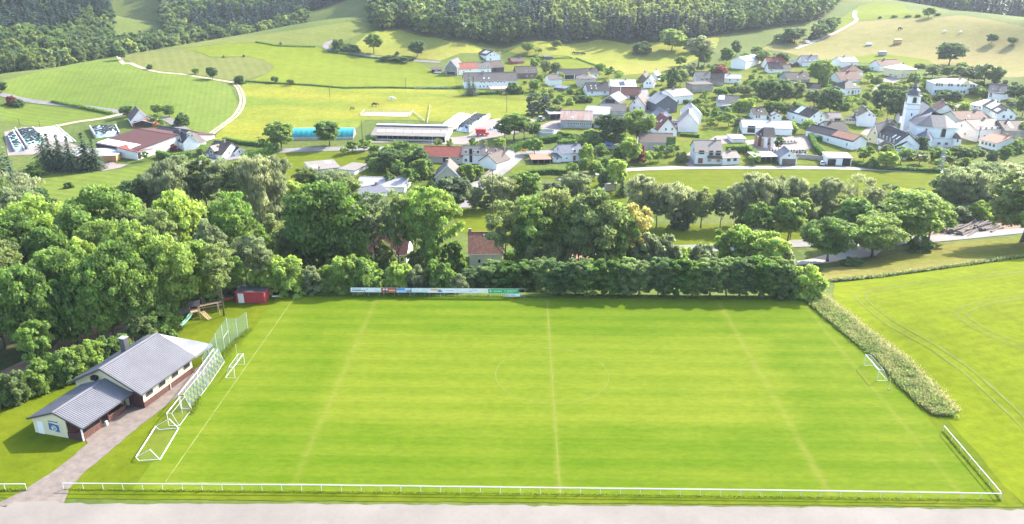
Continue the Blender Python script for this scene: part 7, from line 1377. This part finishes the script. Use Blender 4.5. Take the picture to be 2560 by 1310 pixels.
# animals
def beast(px, py, rz, col, label, cat='cow', L=2.1):
    p = G(px,py); e = empty(cat, tuple(map(float,p)), rz); tag(e, label, cat, 'animals grazing on the pastures'); me = bpy.data.meshes.new('body'); s = L/2.1
    V = [(0,0,1.15),(-.9,0,1.2),(.75,0,1.2),(1.2,0,1.1),(1.6,0,.75),(-.85,.25,.6),(-.85,.25,0),(-.85,-.25,.6),(-.85,-.25,0),(.7,.25,.6),(.72,.25,0),(.7,-.25,.6),(.72,-.25,0),(-1.1,0,.7),(1.85,0,.45)]
    E_ = [(0,1),(0,2),(2,3),(3,4),(4,14),(1,5),(5,6),(1,7),(7,8),(2,9),(9,10),(2,11),(11,12),(1,13)]; rad = [.42,.36,.38,.24,.18,.15,.07,.15,.07,.14,.07,.14,.07,.04,.10]
    me.from_pydata([tuple(c*s for c in v) for v in V], E_, []); o = bpy.data.objects.new('body', me); link(o, e); md = o.modifiers.new('skin','SKIN'); o.modifiers.new('sub','SUBSURF').levels = 1
    for i, v in enumerate(me.skin_vertices[0].data): v.radius = (rad[i]*s, rad[i]*s*(1.0)); v.use_root = (i == 0)
    me.materials.append(MATS[col])
mat('hide_dark', (.035,.025,.02), var=.3, rough=.8); mat('hide_white', (.7,.68,.64), var=.1, rough=.8); mat('hide_brown', (.16,.08,.04), var=.3, rough=.8)
beast(936,266,.3,'hide_dark','dark cow grazing above the riding arena',L=2.6); beast(978,251,.1,'hide_white','white horse lying on the cow pasture','horse',2.8); beast(2249,75,.2,'hide_dark','dark cow on the upper hill pasture',L=2.8); beast(2360,82,.1,'hide_white','white cow on the hill pasture below the hilltop',L=2.6); beast(2400,84,.4,'hide_white','pale cow right of the white one on the hill',L=2.6)
for i, x in enumerate((1434,1440,1447,1453,1458)): beast(x,135.5+.5*i,(-.4,.5,.1,2.8,.3)[i],'hide_dark',('first','second','third','fourth','fifth')[i]+' from the left of five dark cows beyond the bright paddock',L=2.4)
beast(880,275,.5,'hide_brown','brown cow lying left above the riding arena',L=2)
# trailers and huts on the hill
def hut(px, py, col, label, w=3.5, h=2.2):
    p = G(px,py); e = empty('field_shelter', tuple(map(float,p)), .1); tag(e, label, 'field shelter'); MB().box((-w/2,-1.1,.4),(w/2,1.1,h)).build('wall', col, e); MB().slab([(-w/2-.2,-1.3,h),(w/2+.2,-1.3,h),(w/2+.2,1.3,h+.3),(-w/2-.2,1.3,h+.3)],.12).build('roof', 'roof_light', e)
    for x in (-w/3,w/3): wheel(e, x, -1.1, .35, .2); wheel(e, x, 1.1, .35, .2)
hut(2243,110,'wall_orange_wood','orange wheeled hut on the hill pasture',5,3); hut(2205,139,'wall_greystone','grey wheeled hut below the hill pasture',5,2.6); hut(2172,114,'wall_white','low white trailer on the hill pasture',3.6,1.6); hut(2018,109,'wall_white','small white trailer at the left foot of the hill',3,1.8)
# ------------------------------------------------------------------ poles, pylon, signs, walls
def pole(px, yb, yt, label, r=.12, arms=False, mats='bark', nm='utility_pole', cat='utility pole'):
    p = G(px,yb); h = height_for(p, yt); e = empty(nm, tuple(map(float,p)), 0); tag(e, label, cat); MB().tube([(0,0,-.4),(0,0,h)], [r*1.2,r*.8], 8).build('post', mats, e)
    if arms:
        MB().bar((-1.1,0,h-.4),(1.1,0,h-.4),.12).build('crossarm', mats, e)
        for x in (-1,0,1): MB().tube([(x,0,h-.34),(x,0,h-.1)], .06, 6).build('insulator', 'white_steel', e)
    else: MB().tube([(0,0,h),(0,0,h+.08)], r*.9, 6).build('cap', 'metal', e)
    return p, h
pole(1267,281,238,'thin wooden pole alone on the pasture below the farmhouse'); pole(1015,225,194,'thin wooden pole on the field boundary'); pole(907,362,301,'wooden pole left of the cattle shed',.12); pole(1081,362,342,'slim white lamp post before the cattle shed',.07,mats='white_steel',nm='street_lamp',cat='street lamp'); pole(648,362,341,'wooden pole by the low road hedge',.13,True); pole(1232,540,425,'tall dark pole among the stream willows',.14); pole(825,244,217,'thin wooden pole on the buttercup meadow'); pole(50,315,294,'thin pole on the lower pasture'); pole(100,318,300,'second thin pole on the lower pasture'); pole(1487,364,336,'slim pole before the bank hedge',.07,mats='white_steel'); pole(1496,364,335,'street lamp beside the slim pole',.08,mats='white_steel',nm='street_lamp',cat='street lamp'); pole(1843,345,318,'street lamp left of the long white hall',.08,mats='white_steel',nm='street_lamp',cat='street lamp'); pole(2214,318,270,'tall thin pole between the white houses',.1); pole(1720,218,175,'wooden pole beside the two-window house',.12)
rp, rh = pole(1975,600,550,'leaning wooden power pole beside the right road',.15,True)
def pylon():
    p = G(2351,424); h = height_for(p, 372); e = empty('lattice_mast', tuple(map(float,p)), 0); tag(e, 'grey lattice power mast below the church', 'mast'); m = MB(); w0, w1 = .9, .3
    for sx in (-1,1):
        for sy in (-1,1): m.bar((sx*w0,sy*w0,-.3),(sx*w1,sy*w1,h),.12)
    m.build('legs', 'steel_grey', e); m = MB(); k = 9
    for i in range(k):
        a = i/k; b = (i+1)/k; wa, wb = w0+(w1-w0)*a, w0+(w1-w0)*b
        for (x0,y0),(x1,y1) in (((-1,-1),(1,-1)),((1,-1),(1,1)),((1,1),(-1,1)),((-1,1),(-1,-1))): m.bar((x0*wa,y0*wa,h*a),(x1*wb,y1*wb,h*b),.07)
    m.build('bracing', 'steel_grey', e); MB().bar((-1.8,0,h-.2),(1.8,0,h-.2),.14).build('crossarm', 'steel_grey', e); MB().box((-.8,-.9,h*.52),(.4,-.4,h*.66)).build('transformer', 'metal', e)
    for x in (-1.6,0,1.6): MB().tube([(x,0,h-.1),(x,0,h+.25)], .08, 6).build('insulator', 'white_steel', e)
    return p, h
pp, ph_ = pylon()
def wires(a, b, label, sag=1.5, offs=(-1,0,1), px=True):
    a = Vector(a); b = Vector(b); o = MB(); d = (b-a).normalized(); s = d.cross(Vector((0,0,1)))
    for k in offs:
        pts = [a.lerp(b,t)+s*k-Vector((0,0,4*sag*t*(1-t))) for t in np.linspace(0,1,14)]; o.tube([p-a for p in pts], .035, 4)
    w = o.build('power_lines', 'black'); w.location = a; tag(w, label, 'power line')
_q = G(1850,640); wires((rp[0],rp[1],rp[2]+rh-.2), (_q[0],_q[1],_q[2]+7.5), 'three black wires sagging from the leaning power pole', 1.0); _q = G(2440,372); wires((pp[0],pp[1],pp[2]+ph_), (_q[0],_q[1],_q[2]+9), 'thin wires from the lattice mast to the church houses', 1.0)
_q = G(2440,372); e = empty('utility_pole', tuple(map(float,_q)), 0); tag(e, 'pole carrying wires beside the terracotta roof', 'utility pole'); MB().tube([(0,0,0),(0,0,9.2)], .12, 6).build('post', 'bark', e); MB().bar((-1.1,0,9),(1.1,0,9),.12).build('crossarm', 'bark', e)
_q = G(1850,640); e = empty('utility_pole', tuple(map(float,_q)), 0); tag(e, 'pole hidden in shrubs carrying the sagging wires', 'utility pole'); MB().tube([(0,0,0),(0,0,7.7)], .12, 6).build('post', 'bark', e); MB().bar((-1.1,0,7.5),(1.1,0,7.5),.12).build('crossarm', 'bark', e)
def townsign():
    p = G(1308,388); e = empty('town_sign', tuple(map(float,p)), .1); tag(e, 'yellow-orange town sign beside the main road', 'road sign'); h = height_for(p, 372)
    for x in (-.8,.8): MB().tube([(x,0,-.2),(x,0,h)], .05, 6).build('post', 'metal', e)
    MB().box((-1.0,-.09,h-1.25),(1.0,-.05,h)).build('panel', 'sign_yellow', e); MB().box((-.6,-.11,h-.75),(.6,-.092,h-.5)).build('lettering', 'black', e)
townsign()
def wall(pts, h, t, m, label, nm='garden_wall', cat='wall'):
    q = [G(*p) for p in pts]; e = None; o = MB(); c = q[0]
    for a, b in zip(q, q[1:]): o.bar(Vector(a-c)+Vector((0,0,h/2-.1)), Vector(b-c)+Vector((0,0,h/2-.1)), t, h+.2)
    w = o.build(nm, m); w.location = tuple(map(float,c)); tag(w, label, cat)
wall([(1056,440),(1075,442),(1100,445)],1.3,.3,'wall_brick','low brown garden wall left of the grey roofed gable house'); wall([(1154,450),(1176,452),(1198,452)],1.5,.3,'wall_brick','low brown garden wall right of the grey roofed gable house'); wall([(1198,452),(1226,430)],1.1,.15,'wall_brick','reddish garden fence along the side street','garden_fence','fence'); wall([(1990,396),(2020,398),(2056,402)],1.8,.4,'wall_stone','grey stone churchyard wall right of the gabled garage'); wall([(1955,361),(1975,361),(1992,358)],.8,.3,'wall_stone','low stone wall beside the chapel yard'); wall([(2270,330),(2250,318),(2215,300)],.9,.3,'wall_stone','stone wall beside the church tower')
def fence(pts, label, h=1.2, step=3.0, m='white_steel', nm='paddock_fence'):
    ln = [tuple(G(*p)[:2]) for p in pts]; c = ln[0]; z0 = Z(*c); e = empty(nm, (c[0],c[1],z0), 0); tag(e, label, 'fence'); dn = densify(ln, step, closed=False); r = MB()
    for (x,y),(x2,y2) in zip(dn, dn[1:]):
        for k in (.5,.95): r.bar((x-c[0],y-c[1],Z(x,y)-z0+h*k),(x2-c[0],y2-c[1],Z(x2,y2)-z0+h*k),.09,.14)
    r.build('rails', m, e)
    for x,y in dn[:90]: MB().bar((x-c[0],y-c[1],Z(x,y)-z0-.2),(x-c[0],y-c[1],Z(x,y)-z0+h),.12).build('post', m, e)
mat('weathered_wood', (.46,.42,.37), var=.2, rough=.9)
fence([(1023,293),(1033,281),(911,280),(901,291),(1023,293)],'pale wooden rail fence round the riding arena',1.3,4,'weathered_wood'); fence([(1068,310),(1072,290),(1075,266)],'short yellowish fence across the pasture above the cattle shed',1.1,3.5,'weathered_wood'); fence([(1033,282),(1050,296),(1062,306)],'pale fence from the arena to the cattle shed',1.1,3.5,'weathered_wood'); fence([(1036,224),(1090,220),(1118,217)],'pale fence across the meadow left of the long white farmhouse',1.1,3.5,'weathered_wood')
# graves before the chapel
def grave(p, i):
    e = MB().box((-.4,-.12,-.2),(.4,.12,.75)).add([(-.4,-.12,.75),(.4,-.12,.75),(0,-.12,1.05),(-.4,.12,.75),(.4,.12,.75),(0,.12,1.05)], [(0,1,2),(5,4,3),(1,4,5,2),(0,2,5,3)]).box((-.45,-1.6,-.1),(.45,-.12,.14)).build('gravestone', 'wall_slate_wall' if i%3 else 'wall_greystone'); e.location = tuple(map(float,p)); e.rotation_euler = (0,0,.1); tag(e, 'gravestone with kerbed plot in the churchyard rows before the chapel', 'gravestone', 'gravestones before the chapel')
k = 0
for row_, y in enumerate((379,383)):
    for x in range(1917,1942,7): grave(G(x,y),k); k += 1
    for x in range(1978,2019,7): grave(G(x,y+1),k); k += 1
for x in range(1962,1994,8): grave(G(x,357),k); k += 1
# heaps of logs by the right road, stacked firewood
def logs(px, py, n, L, rz, label, nm='log_pile', spread=4.0, rad=.22, m='log_bark'):
    p = G(px,py); e = empty(nm, tuple(map(float,p)), rz); tag(e, label, 'log pile'); r = random.Random(n)
    for i in range(n):
        x = r.uniform(-spread,spread); z = .25+r.random()**1.5*1.1*(1-abs(x)/spread*.6); l = L*(.8+.4*r.random())/2; a = r.uniform(-.2,.2); t = r.uniform(-.06,.1); R1 = rad*(.8+.5*r.random())
        MB().tube([(x-l*math.sin(a),-l*math.cos(a),z-l*t),(x+l*math.sin(a),l*math.cos(a),z+l*t)], R1, 8).build('log', m, e)
mat('log_bark', (.15,.125,.11), var=.35, scale=2, rough=.95); mat('log_cut', (.5,.42,.32), var=.2, rough=.9)
logs(2390,578,34,7.5,-.9,'heap of long grey logs, left one beside the right road',spread=4.5,rad=.28); logs(2455,570,30,7.5,-1.0,'heap of long grey logs, right one near the big olive tree',spread=4,rad=.26); drape('wood_chips', gp([(2310,588),(2350,570),(2420,572),(2500,556),(2560,560),(2560,575),(2400,588),(2330,594)]), 'leaf_litter', .12, 1.5, jag=.2)
logs(1465,440,16,6,1.4,'low heap of poles behind the garden plot',spread=2,rad=.12)
def firewood(px, py, label):
    p = G(px,py); e = empty('firewood_stack', tuple(map(float,p)), .3); tag(e, label, 'firewood'); r = random.Random(3); m = MB()
    for i in range(14):
        for j in range(9): R1 = .15+.05*r.random(); m.tube([(-2+i*.3,-.5-.1*r.random(),.15+j*.24),(-2+i*.3,.5,.15+j*.24)], R1, 7)
    m.build('split_logs', 'log_cut', e); MB().box((-2.3,-.7,2.35),(2.4,.7,2.45)).build('cover_sheet', 'steel_grey', e)
firewood(1515,462,'stack of pale firewood left of the dark conifer'); firewood(1527,476,'second stack of pale firewood at the foot of the dark conifer')

# ------------------------------------------------------------------ forests (each wood reads as one mass)
leafmat('forest_leaf', (.135,.20,.06), .5, .5); leafmat('forest_light', (.235,.295,.095), .5, .4); leafmat('forest_needle', (.05,.085,.062), .35, .45); leafmat('forest_dark', (.085,.14,.055), .5, .5)
def lowtpl(kind, seed, far):
    r = np.random.default_rng(seed)
    if kind == 'con':
        v, q, t = spruce_template(seed, 11 if not far else 8, 7 if not far else 5, 1.25 if not far else 1.7, 18., 3.0, .12)
    elif kind == 'birch': v, q, t = crown_template(seed, 'cone' if seed%2 else 'tall', 16 if not far else 10, 14, 1.0, 17., 2.9, .2)
    else: v, q, t = crown_template(seed, 'round' if seed%2 else 'tall', 26 if not far else 16, 14, 1.15 if not far else 1.5, 16., 4.6, .12)
    return v, t
LOW = {(k,f):[lowtpl(k, 200+i, f) for i in range(4)] for k in ('con','birch','dec') for f in (False, True)}
def value_noise(x, y, s, seed):
    T = np.random.default_rng(seed).random((256,256)); gx = x/s+1000; gy = y/s+1000; i = np.floor(gx).astype(int); j = np.floor(gy).astype(int); fx = gx-i; fy = gy-j; fx = fx*fx*(3-2*fx); fy = fy*fy*(3-2*fy)
    g = lambda a, b: T[a%256, b%256]
    return (g(i,j)*(1-fx)+g(i+1,j)*fx)*(1-fy)+(g(i,j+1)*(1-fx)+g(i+1,j+1)*fx)*fy
def wood(name, label, az0, az1, species, rmax, dens=1.0, extra_front=0):
    a0, a1 = az_px(az0), az_px(az1); xs = []; ys = []; rr = []
    r = 480.0
    while r < rmax:
        sp = (5.4+.0042*max(0, r-560))/dens; n = int((a1-a0)*r/sp); a = a0+(np.arange(n)+.5+rng.uniform(-.42,.42,n))/n*(a1-a0); q = r+rng.uniform(-.42,.42,n)*sp
        xs.append(CAM[0]+q*np.sin(a)); ys.append(CAM[1]+q*np.cos(a)); rr.append(q); r += sp
    x = np.concatenate(xs); y = np.concatenate(ys); rr = np.concatenate(rr); k = forest_mask(x, y); x, y, rr = x[k], y[k], rr[k]
    a = np.arctan2(x-CAM[0], y-CAM[1]); edge = rr-np.interp(a, FE_AZ, FE_R); z = Zv(x, y); pxs = 1280+FPX*np.tan(a)
    # drop what the slope hides from above: trees whose tops stay under the line of sight to nearer crowns stay, all others too far below the frame
    dd = np.stack([x,y,z+24],1)-CAM; zz = dd@_f; py = 655-FPX*(dd@_up)/zz; k = (py < 330)
    db = np.stack([x,y,z],1)-CAM; pyb = 655-FPX*(db@_up)/(db@_f); k &= (pyb > -70); x,y,z,rr,edge,pxs = [q[k] for q in (x,y,z,rr,edge,pxs)]
    kind = species(x, y, pxs, edge); nz = value_noise(x, y, 60, 5)
    V = {}; T = {}
    for i in range(len(x)):
        far = rr[i] > 820; kd, lf = kind[i]; v, t = LOW[(kd,far)][rng.integers(4)]
        s = rng.uniform(.78,1.18)*(1.0 if kd != 'dec' or edge[i] > 25 else .9); sx = s*rng.uniform(.9,1.2)*(1+.00055*max(0,rr[i]-600)); an = rng.uniform(0,6.28); c_, s_ = math.cos(an)*sx, math.sin(an)*sx
        w = np.empty_like(v); w[:,0] = v[:,0]*c_-v[:,1]*s_+x[i]; w[:,1] = v[:,0]*s_+v[:,1]*c_+y[i]; w[:,2] = v[:,2]*s+z[i]-.3
        V.setdefault(lf, []).append(w.astype(np.float32)); T.setdefault(lf, []).append(np.clip(t*.45+rng.random()*.55, 0, 1).astype(np.float32))
    tot = 0; mats = list(V); vs = np.concatenate([np.concatenate(V[m_]) for m_ in mats]); tn = np.concatenate([np.concatenate(T[m_]) for m_ in mats]); q = np.arange(len(vs)).reshape(-1,4)
    me = np_mesh(name, vs, q, mats, tint=tn); mi = np.concatenate([np.full(sum(len(w) for w in V[m_])//4, j, np.int32) for j, m_ in enumerate(mats)]); me.polygons.foreach_set('material_index', mi)
    o = link(bpy.data.objects.new(name, me)); o['kind'] = 'stuff'; o['label'] = label; o['category'] = 'forest'; print(name, len(x), len(q))
def sp_left(x, y, px, e):
    n = value_noise(x, y, 55, 11); r = rng.random(len(x)); out = []
    for i in range(len(x)):
        con = (n[i] > .46 and e[i] > 30) or (px[i] > 520 and e[i] > 22 and n[i] > .3)
        out.append(('con','forest_needle') if con and r[i] < .92 else ('dec', 'forest_light' if (e[i] < 26 and r[i] < .3) or r[i] < .07 else 'forest_leaf' if r[i] < .7 else 'forest_dark'))
    return out
def sp_mid(x, y, px, e):
    n = value_noise(x, y, 40, 12); r = rng.random(len(x)); out = []
    for i in range(len(x)):
        p = px[i]
        if p < 1085: out.append(('dec','forest_dark' if r[i] < .5 else 'forest_leaf' if r[i] < .85 else 'forest_light'))
        elif p < 1320: out.append(('con','forest_needle') if (n[i] > .45 and e[i] > 12) else ('dec','forest_leaf' if r[i] < .55 else 'forest_dark'))
        elif p < 1760: out.append(('birch','forest_light') if r[i] < .62 and e[i] > 14 else (('con','forest_needle') if r[i] < .75 else ('dec','forest_leaf' if r[i] < .9 else 'forest_light')))
        else: out.append(('dec','forest_dark' if r[i] < .45 else 'forest_leaf') if e[i] < 60 or n[i] < .5 else ('con','forest_needle'))
    return out
def sp_right(x, y, px, e):
    n = value_noise(x, y, 50, 13); r = rng.random(len(x)); return [('con','forest_needle') if n[i] > .38 else ('dec','forest_dark' if r[i] < .6 else 'forest_leaf') for i in range(len(x))]
wood('left_forest', 'mixed forest on the hills beyond the left fields', -330, 915, sp_left, 1650)
wood('hill_forest', 'forest on the hill above the village', 915, 2085, sp_mid, 1250)
wood('ridge_forest', 'dark forest behind the hilltop on the right', 2085, 2900, sp_right, 1500)

# ------------------------------------------------------------------ the air
def haze():
    m = bpy.data.materials.new('haze'); m.use_nodes = True; N = m.node_tree.nodes; L = m.node_tree.links
    N.remove(N['Principled BSDF']); v = N.new('ShaderNodeVolumePrincipled'); v.inputs['Color'].default_value = (.78,.87,1.0,1); v.inputs['Density'].default_value = HAZE; v.inputs['Anisotropy'].default_value = .3
    L.new(v.outputs[0], N['Material Output'].inputs['Volume'])
    o = MB().box((-3600,-260,-14),(3600,3700,230)).build('haze', m); o['kind'] = 'stuff'
HAZE = .00009
haze()
